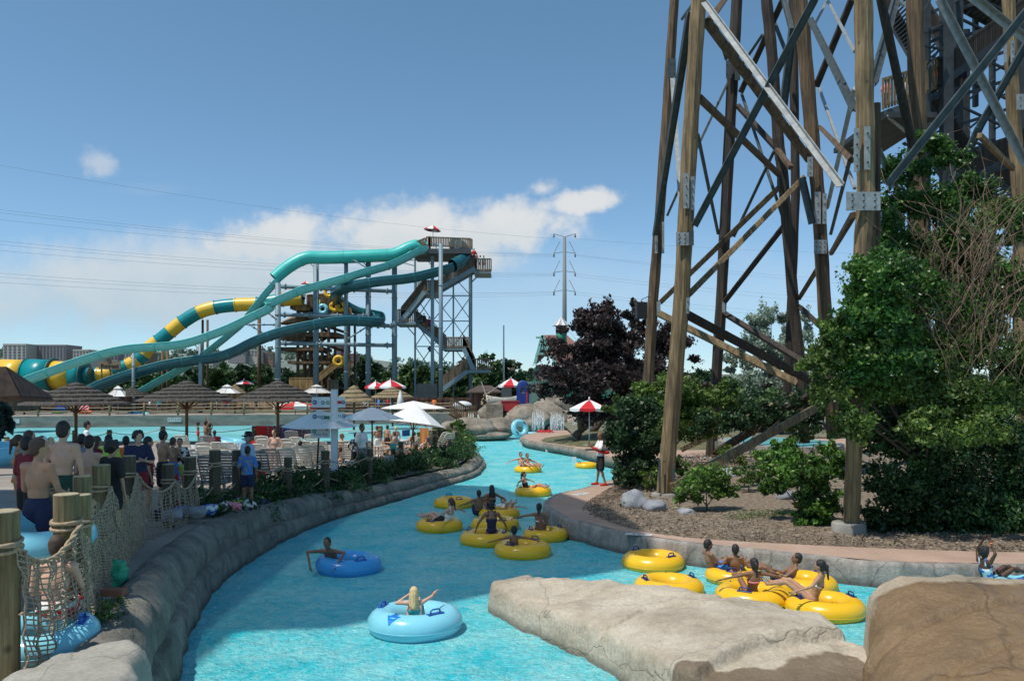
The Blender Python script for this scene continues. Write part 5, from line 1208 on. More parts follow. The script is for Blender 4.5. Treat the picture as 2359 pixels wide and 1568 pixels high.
towel('maroon edged towel on the rope left of the signpost', 705, 982, 45.9, 1.6, .7, cloth('grey', 'maroon')); towel('white and blue striped towel draped over a lounger', 541, 1020, 34, .6, .6, cloth('white', 'paleblue'), lie=False); towel('white towel draped on a lounger at the pool edge', 444, 1024, 35, 1.0, .45, cloth('white'))
towel('orange board leaning by the fence under the parasols', 977, 985, 36, .4, .9, mat('orange board', (.65, .26, .07), .6, (.6, .24, .07))); towel('red bag towel on a lounger left of the woman in pink', 588, 1014, 34, .5, .3, cloth('red'))
towel('teal towel spread on a lounger under the parasols', 905, 1020, 35, .6, .3, cloth('teal'), rz=1.2); towel('blue towel on the back lounger', 935, 990, 39, .6, .3, cloth('blue'), rz=1.0)
# bags and towels heaped against the wall in the shade
SP = [('pale blue towel heap', 420, 1160, 15.8, 'blue', 'white'), ('dark red bag', 405, 1125, 17, 'maroon', 'black'), ('white and teal towel heap', 520, 1120, 17.0, 'white', 'teal'), ('striped teal towel pile', 560, 1105, 18.5, 'teal', 'white'), ('lime green bag', 545, 1140, 17.5, 'lime', 'green'), ('navy backpack', 370, 1175, 14.8, 'navy', 'blue'),
      ('blue flowered towel', 480, 1155, 16.3, 'blue', 'white'), ('grey crumpled towel', 395, 1180, 14.6, 'grey', 'grey'), ('pink and white towel', 535, 1160, 17.0, 'pink', 'white'), ('dark blue bag', 600, 1150, 18.5, 'navy', 'blue'), ('grey sports bag', 450, 1180, 15.4, 'grey', 'black'), ('white cooler bag', 400, 1078, 22, 'white', 'paleblue'),
      ('green towel', 590, 1120, 19, 'lime', 'white'), ('folded white towel', 570, 1178-10, 17.6, 'white', 'blue')]
for i, (nm, px, py, Y, c1, c2) in enumerate(SP):
    b = MB(); b.ell((0, 0, 0), 1, 20, 12); b.v = [tuple(V(q)*(1+.35*noise.noise(Vector(q)*1.8+Vector((i*3, 0, 0)))+.12*noise.noise(Vector(q)*6))) for q in b.v]; s_ = .24 if i != 1 else .28
    b.v = [(x*s_*1.4, y*s_, z*s_*.8) for x, y, z in b.v]; s_ *= .62; b.v = [(x*.62, y*.62, z*.62) for x, y, z in b.v]; c = P(px, py, Y+.8); c.z = deckz(Y)+s_*.5
    o = b.build('bag' if 'bag' in nm or 'pack' in nm else 'towel', cloth(c1, c2 if i in (3, 6) else None), loc=c); tag(o, nm+' behind the fence '+('near the curly youth' if px < 430 else 'below the man with the hat' if px > 510 else 'between the dark posts'), 'bag' if 'bag' in nm or 'pack' in nm else 'towel', 'belongings heaped behind the fence')
b = MB(); b.ell((0, 0, 0), (.15, .12, .17), 20, 14); b.v = [tuple(V(q)*(1+.55*noise.noise(Vector(q)*9)+.2*noise.noise(Vector(q)*30))) for q in b.v]
o = b.build('bundled_net', mat('green mesh bag', (.02, .32, .16), .6, (.05, .5, .28), scale=40), loc=P(272, 1318, 10.9)); tag(o, 'bright green mesh bag in the fence corner beside the wall', 'bag')
b = MB(); b.box((0, 0, .04), (.26, .14, .08)); o = b.build('brick', mat('terracotta brick', (.30, .12, .07), .9, (.36, .16, .1)), loc=P(262, 1370, 9.6)); tag(o, 'terracotta block lying between net and wall', 'brick')

# ------------------------------------------------------------ signpost
SGN = mat('sign panel white', (.62, .66, .66), .5, (.70, .73, .73), scale=2); SBL = mat('sign blue', (.01, .09, .25), .5); SRD = mat('sign red', (.5, .02, .02), .5); SGR = mat('sign green', (.03, .16, .06), .5); STL = mat('sign teal', (.02, .35, .38), .5)
Ys = 25.0; bt = P(770, 1090, Ys); root = thing('signpost', 'white wooden signpost with five pictogram boards standing among the loungers', 'signpost', (bt.x, Ys, .5))
zz = lambda py: CAMZ-(py-HY)/F_*Ys-.5
xx = lambda px: (px-770)/F_*Ys
b = MB(); b.box((0, 0, zz(896)/2), (.19, .19, zz(896))); b.build('post', mat('white timber', (.62, .66, .68), .6, (.68, .72, .74), scale=5), root)
b = MB(); b.box((0, 0, (zz(896)+zz(876))/2), (.22, .22, zz(876)-zz(896))); b.box((0, 0, zz(875)), (.27, .27, .03)); b.build('post_cap', POSTD, root)
def board(x0, x1, y0, y1, items):
    b = MB(); b.box(((xx(x0)+xx(x1))/2, -.11, (zz(y0)+zz(y1))/2), (xx(x1)-xx(x0), .03, zz(y0)-zz(y1))); o = b.build('sign_board', SGN, root)
    for it in items:
        x, y = xx(it[1]), zz(it[2]); r = it[3]/F_*Ys
        q = MB()
        if it[0] == 'disc': q.cyl((x, -.128, y), (x, -.138, y), r, n=20); q.build('symbol', it[4], o); a = MB(); a.bar((x+r*.6, -.142, y), (x-r*.2, -.142, y), .018); a.poly([(x-r*.7, -.142, y), (x-r*.1, -.142, y+r*.45), (x-r*.1, -.142, y-r*.45)]); a.build('symbol', WHITEP, o)
        if it[0] == 'ring': q.torus((x, -.13, y), r*.85, r*.14, 20, 5, Matrix.Rotation(R(90), 3, 'X')); q.ell((x, -.13, y+r*.3), (r*.18, .01, r*.18), 8, 5); q.bar((x, -.132, y+r*.1), (x, -.132, y-r*.5), r*.35, .01); q.build('symbol', it[4], o)
        if it[0] == 'box': q.box((x, -.130, y), (r*2, .008, r*1.3)); q.build('symbol', it[4], o)
        if it[0] == 'cross': q.box((x, -.130, y), (r*2, .008, r*.7)); q.box((x, -.132, y), (r*.7, .008, r*2)); q.build('symbol', SRD, o)
        if it[0] == 'fig':
            for k in (-.5, .5): q.ell((x+k*r, -.13, y+r*.5), (r*.22, .008, r*.22), 8, 5); q.bar((x+k*r, -.13, y+r*.25), (x+k*r, -.13, y-r*.7), r*.45, .01)
            q.build('symbol', it[4], o)
        if it[0] == 'txt': text(it[4], (x, -.129, y), r, SBL, parent=o, ext=.002)
board(720, 762, 914, 938, [('disc', 727, 926, 5, SBL), ('box', 737, 927, 2.5, SGN), ('ring', 746, 927, 4.5, SBL), ('ring', 757, 927, 4.5, SGR)])
board(720, 762, 949, 969, [('disc', 727, 959, 5, SBL), ('fig', 737, 959, 4, SBL), ('ring', 745, 961, 4.5, SBL), ('box', 755, 961, 6, SGR)])
board(718, 762, 982, 1008, [('disc', 726, 992, 5, STL), ('cross', 755, 988, 3.2), ('txt', 741, 1000, 9, 'First Aid')])
board(778, 797, 914, 938, [('box', 784, 926, 5, SRD), ('disc', 793, 926, 4, SBL)])
board(778, 797, 949, 969, [('fig', 784, 957, 4, STL), ('disc', 794, 958, 4, SBL)])
# white depth tiles let into the path and the wall
DT = mat('white depth tile', (.62, .62, .60), .6, (.55, .55, .53), scale=5)
def tile(lab, px, py, w_, d_, rz, s):
    c = G(px, py, .47); root = thing('depth_marker', lab, 'depth marker', (c.x, c.y, .4675), rz); b = MB(); b.box((0, 0, .003), (w_, d_, .006)); b.build('plate', DT, root); t = text(s, (0, 0, .0075), d_*.7, mat('black print', (.03, .03, .03), .6), rot=(0, 0, 0), parent=root, ext=.001)
tile('white depth marker in the path rim above the empty yellow tube', 1471, 1230, .58, .22, R(-18), '3 FT')
tile('white depth marker in the path just below the lifeguard feet', 1338, 1137, .62, .3, R(45), '3 FT')
for i, (px, py, s) in enumerate([(402, 967, '3 FT 6 IN'), (28, 977, '3 FT')]):
    t_ = (px-0)/1060; a = a0.lerp(a1, t_*0); 
    # intersect the view ray with the wall face
    k = (px-CX)/F_; d = a1-a0; tt = (k*a0.y-a0.x)/(d.x-k*d.y); q = a0+d*tt; c = V((q.x, q.y-.03, 1.02))
    root = thing('depth_marker', ['white depth marker on the pool wall between two thatched umbrellas', 'white depth marker on the pool wall at the far left'][i], 'depth marker', c, math.atan2(d.y, d.x)); b = MB(); b.box((0, 0, 0), (1.15, .02, .36)); b.build('plate', DT, root); text(s, (0, -.014, 0), .27, mat('black print', (.03, .03, .03), .6), parent=root, ext=.002)
for i, (px, py) in enumerate([(1199, 1029), (1260, 1034), (1322, 1050)]):  # plain white boxes at the water line below the far lip
    c = P(px, py, [52.3, 46.8, 40.6][i]); b = MB(); b.box((0, 0, 0), (.2, .08, .24)); o = b.build('lip_panel', WHITEP, loc=(c.x, c.y, .12)); tag(o, '%s white panel at the water line of the far lip from the left' % ORD[i], 'panel', 'white panels at the far lip')
# ------------------------------------------------------------ timber and steel tower on the right
TWL = wood_mat('pale tower timber', (.125, .085, .04), (.32, .225, .115), sx=18, sz=.7, bump=.02)
TWD = wood_mat('dark creosoted timber', (.018, .013, .010), (.065, .045, .03), sx=18, sz=.7, bump=.02)
TWO = wood_mat('stained tower timber', (.055, .034, .018), (.19, .12, .062), sx=14, sz=.5, bump=.02)
GALV = mat('galvanised steel light', (.25, .27, .27), .55, (.38, .40, .395), scale=5, metallic=.3)
STD = mat('weathered grey green steel', (.045, .06, .065), .6, (.09, .11, .11), scale=4, metallic=.2); STK = mat('shade-darkened stair steel', (.018, .024, .028), .7, (.04, .05, .055), scale=2)  # stair steel colour darkened to stand in for shade under the flights
def c9(x, y): return (1418.4+x*.4524, y*.4524)
def c8(x, y): return (1379+x*.4272, 630.4+y*.4272)
def PQ(c, Y): return P(c[0], c[1], Y)
tower = thing('timber_tower', 'tall timber and steel support tower on leaning log posts beside the mulch bed', 'tower', (6.5, 24, .5))
TO = V((6.5, 24, .5))
def tpost(pts, m, r0, r1=None, name='post'):
    """pts: [(P px, py, Y)]"""
    q = [P(*p)-TO for p in pts]; r1 = r1 or r0; fine = []; rr = []
    for a, b_ in zip(q, q[1:]):
        n = 8
        for k in range(n): fine.append(a.lerp(b_, k/n))
    fine.append(q[-1]); N = len(fine)
    rr = [(r0+(r1-r0)*i/(N-1))*(1+.04*math.sin(i*1.7+pts[0][0])) for i in range(N)]
    b = MB(); b.tube(fine, rr, 8, sm=False); o = b.build(name, m, tower); return o
def ext(a, b_, up):   # extend a post above the frame
    return a+(a-b_)*up
T1 = [(1613, -300, 23.5), (1608, 15, 23.5), (1590, 300, 23.5), (1569, 700, 23.5), (1531, 1134, 23.5)]
tpost(T1, TWL, .22, .245); tpost([(1561, -300, 36), (1553, 0, 36), (1519, 498, 36), (1503, 700, 36), (1483, 1045, 36)], TWO, .20, .26)
tpost([(1712, -300, 36), (1697, 0, 36), (1682, 271, 36), (1660, 709, 36), (1637, 1054, 36)], TWD, .26, .25)
tpost([(1764, -200, 33), (1765, 0, 33), (1780, 150, 33), (1792, 320, 33), (1803, 407, 33), (1828, 709, 33), (1843, 844, 33), (1853, 1020, 33)], TWD, .24, .23)
tpost([(1822, -300, 35), (1826, 0, 35), (1832, 450, 35), (1820, 760, 35), (1810, 960, 35)], TWD, .20, .2)
tpost([(1838, -300, 28), (1843, 0, 28), (1866, 271, 28), (1884, 452, 28), (1899, 709, 28), (1920, 1010, 28)], TWO, .27, .24)
tpost([(1990, -300, 17.6), (1988, 0, 17.6), (1992, 271, 17.6), (1994, 452, 17.6), (1981, 633, 17.6), (1972, 904, 17.6), (1960, 1205, 17.6)], TWL, .215, .185)
tpost([(2016, 240, 18.1), (2016, 640, 18.1), (1998, 900, 18.1)], TWO, .12, .11)
tpost([(2104, -300, 22), (2106, 0, 22), (2113, 271, 22), (2118, 640, 22), (2112, 1100, 22)], TWO, .23, .23)
tpost([(2320, -300, 28), (2322, 0, 28), (2334, 271, 28), (2347, 452, 28), (2358, 1000, 28)], TWL, .2, .24)
tpost([(1996, -120, 19), (2028, 0, 19), (2102, 340, 20)], TWD, .10, .11, 'brace')
def brace(x0, y0, x1, y1, Y0, Y1, w_, m, cc=c9, kind='box', name='brace'):
    a, b_ = PQ(cc(x0, y0), Y0)-TO, PQ(cc(x1, y1), Y1)-TO; sc_ = (.4524 if cc is c9 else .4272)/F_; ww = w_*sc_*(Y0+Y1)/2
    b = MB()
    if kind == 'L':
        d = (b_-a).normalized(); s_ = d.cross(V((0, 1, 0))).normalized(); b.bar(a, b_, ww, .02, up=(0, 1, 0)); b.bar(a+s_*ww*.48+V((0, -ww*.35, 0)), b_+s_*ww*.48+V((0, -ww*.35, 0)), .02, ww*.7, up=(0, 1, 0))
    elif kind == 'I':
        b.bar(a, b_, ww, .02, up=(0, 1, 0)); d = (b_-a).normalized(); s_ = d.cross(V((0, 1, 0))).normalized()
        for g_ in (-1, 1): b.bar(a+s_*ww*.5*g_, b_+s_*ww*.5*g_, .02, ww*.75, up=(0, 1, 0))
    else: b.bar(a, b_, ww, ww*.9, up=(0, 1, 0), ch=ww*.08)
    b.build(name, m, tower)
BR = [(445, 15, 1140, 950, 23.2, 18.4, 30, GALV, 'L'), (460, 110, 985, 815, 23.6, 28, 36, TWO, 'b'), (1010, 0, 400, 1150, 19.5, 23.1, 32, STD, 'I'), (1190, -340, 1010, 0, 18.6, 19.5, 32, STD, 'I'), (380, 60, 200, 1200, 24, 35.6, 30, STD, 'I'), (285, 400, 330, 1060, 34, 30, 20, GALV, 'L'),
      (425, 500, 830, 890, 23.8, 33, 28, TWO, 'b'), (640, 480, 860, 1140, 35.8, 33, 13, STD, 'b'), (575, 410, 410, 760, 36, 35, 12, STD, 'b'), (410, 760, 260, 1100, 35, 35.8, 12, STD, 'b'), (415, 680, 520, 1190, 30, 35.8, 14, STD, 'b'),
      (620, 540, 820, 760, 35.8, 33, 24, TWD, 'b'), (820, 760, 890, 855, 33, 31, 24, TWO, 'b'), (955, 905, 370, 1500, 28, 23.7, 27, TWL, 'b'), (830, 955, 225, 1540, 33, 35.8, 26, TWO, 'b'), (855, 1150, 550, 1540, 33, 35.8, 25, TWD, 'b'),
      (1208, 1095, 1095, 1290, 18, 27.6, 25, TWO, 'b'), (1025, 1370, 935, 1515, 29, 33, 25, TWO, 'b'), (805, 770, 600, 1205, 33, 35.6, 14, STD, 'b'), (985, 90, 1220, 570, 27, 18, 28, STD, 'I'), (1200, 0, 1020, 440, 26, 28, 30, TWD, 'b'),
      (1070, -10, 1215, 265, 30, 22, 13, GALV, 'b'), (1020, 410, 1215, 960, 30, 24, 14, GALV, 'b'), (1215, 450, 1075, 1060, 22, 28, 18, GALV, 'b'), (1210, 740, 1095, 1185, 20, 27.6, 24, STD, 'I'), (1430, -20, 1310, 420, 22, 18.3, 34, STD, 'I'),
      (1310, 730, 1440, 1000, 18.3, 21, 28, GALV, 'L'), (2110, 35, 1380, 945, 17, 17.8, 34, STD, 'I'), (1640, 0, 2078, 840, 26, 27, 34, GALV, 'L'), (1790, -20, 2110, 230, 24, 25, 36, GALV, 'L'), (2110, 190, 1850, 650, 26, 27, 30, STD, 'I'), (1850, 650, 1690, 1000, 27, 28, 30, STD, 'I'),
      (1850, 690, 2020, 860, 25, 27, 26, TWL, 'b'), (800, 100, 890, 330, 34, 33, 16, STD, 'b'), (745, 180, 650, 320, 34, 35.8, 14, STD, 'b'), (855, 0, 895, 155, 32, 31, 24, STD, 'b'), (1078, 0, 1000, 150, 30, 28, 12, GALV, 'b'), (400, 10, 335, 100, 34, 35.5, 12, STD, 'b'),
      (560, -10, 470, 115, 34, 24, 30, TWO, 'b'), (860, -20, 635, 470, 33, 35.6, 28, TWD, 'b'), (1040, 650, 1200, 815, 28, 19, 24, TWO, 'b'), (945, 905, 1000, 1140, 27.5, 27.6, 30, STD, 'I'), (510, 130, 560, 300, 30, 34, 18, STD, 'b'), (900, 150, 850, 560, 31, 32, 34, STD, 'I')]
for (x0, y0, x1, y1, Y0, Y1, w_, m, k) in BR: brace(x0, y0, x1, y1, Y0, Y1, w_, m, c9, k)
for (x0, y0, x1, y1, Y0, Y1, w_, m) in [(465, 215, 1205, 610, 23.4, 28, 40, TWD), (325, 215, 1070, 590, 35.8, 33, 36, TWL), (670, 210, 1190, 530, 36, 29, 28, TWD), (1085, 180, 1195, 285, 33, 29, 28, TWD), (1235, 688, 395, 1150, 27.6, 23.2, 42, TWL), (1062, 655, 445, 945, 33, 35.6, 32, TWL), (1180, 635, 620, 968, 29, 36, 38, TWD)]:
    brace(x0, y0, x1, y1, Y0, Y1, w_, m, c8)
def plate(x0, y0, x1, y1, Y, cc=c9, m=GALV, bolts=(0, 0), th=.03, name='bracket_plate'):
    a, b_ = cc(x0, y0), cc(x1, y1); A_, B_ = P(a[0], a[1], Y)-TO, P(b_[0], b_[1], Y)-TO; c = (A_+B_)/2; b = MB(); b.box(c, (abs(B_.x-A_.x), th, abs(B_.z-A_.z)))
    o = b.build(name, m, tower)
    if bolts[1]:
        q = MB()
        for i in range(bolts[0]):
            for j in range(bolts[1]):
                x = A_.x+(B_.x-A_.x)*(i+.5)/bolts[0]; z = A_.z+(B_.z-A_.z)*(j+.5)/bolts[1]; q.cyl((x, c.y-th/2, z), (x, c.y-th/2-.03, z), .02, n=6, sm=False)
        q.build('bolt', mat('rusty bolt', (.06, .04, .03), .7), o)
YF = 17.36
plate(1172, 978, 1345, 1072, YF, bolts=(3, 3)); plate(1212, 655, 1238, 875, YF, bolts=(1, 4)); plate(1265, 645, 1293, 865, YF, bolts=(1, 3)); plate(1298, 680, 1312, 890, 17.6, bolts=(1, 4))
plate(343, 882, 372, 1062, 23.22, bolts=(1, 4)); plate(380, 900, 400, 1070, 23.3, bolts=(1, 4)); plate(306, 1184, 395, 1250, 23.2, bolts=(3, 3)); plate(372, 1175, 396, 1250, 23.1, m=STD)
plate(1012, 978, 1042, 1140, 27.68, bolts=(1, 4)); plate(1052, 985, 1072, 1140, 27.7, bolts=(1, 4)); plate(1008, 1222, 1072, 1292, 27.66, bolts=(3, 3)); plate(198, 1130, 212, 1290, 35.7, bolts=(1, 4)); plate(234, 1130, 246, 1290, 35.7)
plate(262, 300, 305, 400, 35.7, m=STD, bolts=(2, 2)); plate(560, 310, 590, 400, 35.6, m=STD, bolts=(2, 2)); plate(605, 320, 632, 410, 35.6, m=STD); plate(975, 800, 1002, 900, 27.5, bolts=(1, 3)); plate(820, 880, 832, 965, 32.7, m=STD, bolts=(1, 3))
plate(470, 130, 488, 215, 23.3, c8, bolts=(1, 2)); plate(312, 150, 332, 225, 35.7, c8); plate(665, 150, 682, 210, 35.7, c8); plate(322, 1000, 333, 1180, 23.15, c8, STD); plate(396, 1050, 410, 1160, 23.2, c8, STD); plate(1210, 655, 1238, 700, 27.4, c8); plate(1055, 625, 1072, 665, 32.8, c8); plate(612, 900, 636, 980, 35.8, c8)
plate(2040, 480, 2075, 560, 27.5, bolts=(1, 2)); plate(1975, 210, 1990, 320, 27.7); plate(2010, 210, 2028, 320, 27.7, bolts=(1, 3))
def footing(lab, px0, px1, py0, py1, Y):
    a, b_ = P(px0, py0, Y), P(px1, py1, Y); r = (b_.x-a.x)/2; b = MB(); h = a.z-b_.z+.25
    b.lathe([(0, h), (r*.93, h), (r, h-.03), (r*1.01, h*.5), (r*1.0, 0)], n=32); b.v = [(x*(1+.03*noise.noise(Vector((x*4, y*4, z*4)))), y*(1+.03*noise.noise(Vector((x*4, y*4, z*4+3)))), z) for x, y, z in b.v]
    o = b.build('concrete_footing', CONC, loc=((a.x+b_.x)/2, Y, b_.z-.25)); tag(o, lab, 'footing')
footing('round concrete footing under the big right hand log post', 1917, 1992, 1202, 1246, 17.6); footing('low concrete footing under the leaning left log post', 1500, 1560, 1134, 1150, 23.5); footing('flat concrete pad under the dark middle log post', 1617, 1662, 1052, 1060, 36)
# loudspeaker on the rear left post
sp_ = P(1476, 715, 34.8); root = thing('loudspeaker', 'dark grilled loudspeaker strapped to the rear left log post', 'loudspeaker', sp_, R(10)); b = MB(); b.box((0, 0, 0), (.46, .32, .72)); b.build('cabinet', mat('black speaker case', (.02, .02, .022), .5), root)
b = MB()
for k in range(9): b.box((0, -.175, -.30+k*.075), (.40, .025, .03))
b.build('grille', mat('speaker grille', (.05, .05, .055), .6), root); b = MB(); b.tube([(0, 0, .36), (.05, 0, .5), (.35, 0, .62), (.5, .2, .6)], .02, 6); b.build('bracket', STD, root)
# ------------------------------------------------------------ stair tower with railing on the far right
st = thing('stair_tower', 'shade-darkened steel stair tower with a wooden railed landing behind the log posts', 'stair tower', (19, 36, .5)); SO = V((19, 36, .5))
def c24(x, y): return ((2400+x*.44654)/1.26929, y*.44654/1.26929)
def spt(x, y, Y): q = c24(x, y); return P(q[0], q[1], Y)-SO
def sbar(x0, y0, x1, y1, Y0, Y1, w_, m=STK, name='brace', h=None): b = MB(); b.bar(spt(x0, y0, Y0), spt(x1, y1, Y1), w_, h or w_, up=(0, 1, 0)); return b.build(name, m, st)
def deck(poly, th, m=STK, name='landing'):
    b = MB(); b.prism([(q.x, q.y) for q in poly], poly[0].z-th, poly[0].z); return b.build(name, m, st)
dz_ = CAMZ-(c24(0, 740)[1]-HY)/F_*34; X = lambda x, Y: ((c24(x, 0)[0]-CX)/F_*Y)
def flat_deck(x0, x1, y, Ya, Yb, th=.22):
    z = CAMZ-(c24(0, y)[1]-HY)/F_*Ya-SO.z; b = MB(); b.prism([(X(x0, Ya)-SO.x, Ya-SO.y), (X(x1, Ya)-SO.x, Ya-SO.y), (X(x1, Ya)-SO.x, Yb-SO.y), (X(x0, Ya)-SO.x, Yb-SO.y)], z-th, z); b.build('landing', STK, st)
    return z
def railing(p, q, h=1.1, n=14, m=TWO, m2=None):
    b = MB(); 
    for k in range(n+1):
        a = p.lerp(q, k/n); b.bar(a, a+V((0, 0, h)), .09, .03)
    b.bar(p+V((0, 0, h*.95)), q+V((0, 0, h*.95)), .06, .1); b.bar(p+V((0, 0, .15)), q+V((0, 0, .15)), .05, .08); b.build('railing', m, st)
z1 = flat_deck(400, 760, 735, 33, 38)
railing(spt(405, 718, 33), spt(560, 668, 33.4), n=8, m=TWL, h=2.0*.65); railing(spt(680, 620, 34), spt(800, 560, 36), n=7, m=TWL, h=1.4)
sbar(395, 760, 800, 610, 33, 37, .28, STD, 'beam'); sbar(430, 760, 560, 870, 33, 34, .09, GALV)
# vertical legs
for (x, y0, y1, Y, w_) in [(690, -200, 2700, 34.5, .25), (820, -200, 2700, 35, .42), (895, -100, 2700, 38, .34), (945, 200, 2700, 40, .3), (1300, -50, 2700, 40, .45), (585, 850, 2700, 36, .2), (1120, -100, 2500, 44, .25), (1010, -200, 700, 42, .22)]: sbar(x, y0, x, y1, Y, Y, w_, STK, 'leg')
# stair flights (treads and stringers) going up to the right
def flight(x0, y0, x1, y1, Y0, Y1, wd, n, rail=True, m=STK):
    a, c = spt(x0, y0, Y0), spt(x1, y1, Y1); b = MB()
    for s_ in (0, wd): b.bar(a+V((0, s_, 0)), c+V((0, s_, 0)), .06, .32, up=(0, 0, 1))
    for k in range(n): q = a.lerp(c, (k+.5)/n); b.box(q+V((0, wd/2, 0)), (abs(c.x-a.x)/n*1.05+.05, wd, .05))
    b.build('stair_flight', m, st)
    if rail: railing(a, c, 1.15, n*2, TWD); railing(a+V((0, wd, 0)), c+V((0, wd, 0)), 1.15, n*2, TWD)
flight(780, 560, 1330, 150, 35, 37, 2.4, 22); flight(560, -60, 800, 330, 38, 36, 2.2, 18); flight(700, 680, 1020, 1160, 39, 37, 2.2, 22); flight(1000, 1160, 1330, 1000, 37, 38, 2.2, 12); flight(1330, 60, 900, -180, 40, 39, 2.2, 14); flight(1330, 1350, 1060, 1090, 40, 39, 2.2, 14)
sbar(690, 230, 860, 160, 35, 36, .1); 
for i in range(7):
    y = 60+i*190; sbar(900, y, 1300, y-130, 38, 40, .14); sbar(900, y-130, 1300, y+60, 38, 40, .10); sbar(690, y+40, 900, y-60, 34.5, 38, .12)
    sbar(960, y+30, 1130, y-110, 40, 44, .1); sbar(1130, y+30, 1330, y-80, 44, 42, .1)
sbar(670, 215, 800, 160, 34, 35, .1); sbar(670, 300, 810, 330, 34, 35, .08); sbar(680, 470, 800, 280, 34, 35, .08); sbar(670, 90, 720, -10, 34, 34, .08); sbar(500, 0, 550, 40, 34, 34, .12, GALV)
for i, (x, y, Y, h, lab, wr) in enumerate([(425, 525, 33.6, 1.35, 'small child looking over the wooden rail of the landing', 'pink'), (545, 510, 34.5, 1.6, 'visitor behind the wooden rail beside the log post', 'white'), (690, 500, 35, 1.6, 'visitor in a pale top on the landing', 'white'), (760, 400, 36, 1.7, 'visitor in red climbing at the end of the railing', 'red'), (790, 390, 36.5, 1.75, 'dark haired visitor above the railing', 'black'),
                                      (1110, 210, 38, 1.7, 'visitor in dark clothes high on the stair flight', 'black'), (1140, 170, 38.2, 1.75, 'visitor silhouetted at the top of the stair flight', 'navy'), (1020, 290, 37.5, 1.7, 'visitor halfway up the dark stair flight', 'maroon'), (930, 370, 37, 1.7, 'visitor on the lower part of the stair flight', 'grey')]):
    q = c24(x, y); t = P(q[0], q[1], Y+.5); person(lab, t-V((0, 0, h*.99)), R(150-i*20), 'stand', 'down', h, 'brown', ('black', 'short'), (('shirt', wr), ('shorts', 'navy')), vox=.04)
# ------------------------------------------------------------ water slides
AQ = mat('aqua fibreglass', (.05, .46, .40), .35, (.06, .52, .45), scale=1.5, bump=.004, bscale=4); AQI = mat('aqua fibreglass weathered', (.13, .50, .46), .45, (.19, .56, .52), scale=2.5)
DT_ = mat('dark teal fibreglass', (.008, .075, .095), .3, (.014, .11, .13), scale=1.5); YS = mat('yellow fibreglass', (.80, .47, .03), .35, (.84, .52, .05), scale=1.5); TS = mat('teal fibreglass', (.0, .22, .24), .35, (.0, .26, .27), scale=1.5)
FL = mat('flange dark', (.02, .12, .12), .5); BLG = mat('blue grey painted steel', (.16, .24, .28), .5, (.20, .285, .33), scale=1.2); RUSTW = wood_mat('brown slide timber', (.075, .045, .025), (.19, .12, .065), sx=6)
def c5(x, y): return (x*.3015, 488.6+y*.3015)
def c6(x, y): return (614.7+x*.2916, 488.6+y*.2916)
def smooth(pts, n=7): return [V(q) for q in catmull([tuple(p) for p in pts], n)]
def sweep_flume(mb, pts, r, a0=0, a1=360, n=14, th=0.0):
    """open or closed round channel; angles measured from +side, 270 = bottom"""
    m = len(pts); vs = []; full = abs(a1-a0) >= 360; nn = n if full else n+1
    for i, p in enumerate(pts):
        d = (pts[min(i+1, m-1)]-pts[max(i-1, 0)]); d.normalize(); s_ = d.cross(V((0, 0, 1))); s_ = s_.normalized() if s_.length > 1e-4 else V((1, 0, 0)); u_ = s_.cross(d).normalized()
        for k in range(nn):
            a = R(a0+(a1-a0)*k/n); vs.append(p+s_*math.cos(a)*r+u_*math.sin(a)*r)
    fs = [(i*nn+k, i*nn+(k+1) % nn, (i+1)*nn+(k+1) % nn, (i+1)*nn+k) for i in range(m-1) for k in range(n)]
    mb._add(vs, fs, True)
FLG = {}
def flanges(mb, pts, r, step, a0=0, a1=360, w_=.06, m=None):
    m = m or AQ
    L = 0
    for i in range(1, len(pts)):
        L += (pts[i]-pts[i-1]).length
        if L > step:
            L = 0; d = (pts[i]-pts[i-1]).normalized(); fb = MB(); sweep_flume(fb, [pts[i]-d*w_, pts[i]-d*w_*.3, pts[i]+d*w_*.3, pts[i]+d*w_], r+.05, a0, a1, 14); fb.build('flange', m, root)
def SP_(l, cc, Y0, Y1): 
    n = len(l); return [PQ(cc(*p[:2]), p[2] if len(p) > 2 else Y0+(Y1-Y0)*i/(n-1)) for i, p in enumerate(l)]
root = thing('aqua_slide', 'upper aqua water slide that starts enclosed and dives across the other slides', 'water slide', (0, 0, 0))
top = smooth(SP_([(1255, 285), (1180, 268), (1110, 288), (1050, 318), (980, 340), (880, 344), (740, 350), (580, 357), (430, 360), (340, 358), (265, 378), (180, 425), (110, 478), (60, 522)], c6, 91, 88)); b = MB(); sweep_flume(b, top, .72); flanges(b, top, .72, 4.6); b.build('enclosed_section', AQ, root)
low = smooth(SP_([(2110, 512), (2040, 590), (1960, 690), (1890, 775), (1830, 850), (1760, 910), (1700, 960), (1630, 1015), (1560, 1070), (1450, 1150), (1300, 1232), (1150, 1312), (1060, 1360), (960, 1410), (850, 1435)], c5, 88, 84)); b = MB(); sweep_flume(b, low, .55, 165, 375); sweep_flume(b, low, .50, 165, 375); flanges(b, low, .55, 5, 165, 375); b.build('open_section', AQI, root)
b = MB()
for a in (170, 370):
    q = []; 
    for i, p in enumerate(low):
        d = (low[min(i+1, len(low)-1)]-low[max(i-1, 0)]).normalized(); s_ = d.cross(V((0, 0, 1))).normalized(); u_ = s_.cross(d); q.append(p+s_*math.cos(R(a))*.55+u_*math.sin(R(a))*.55)
    b.tube(q, .05, 6)
b.build('rim', AQ, root)
root = thing('aqua_flume', 'long open aqua flume sweeping from the top platform to the far left', 'water slide', (0, 0, 0))
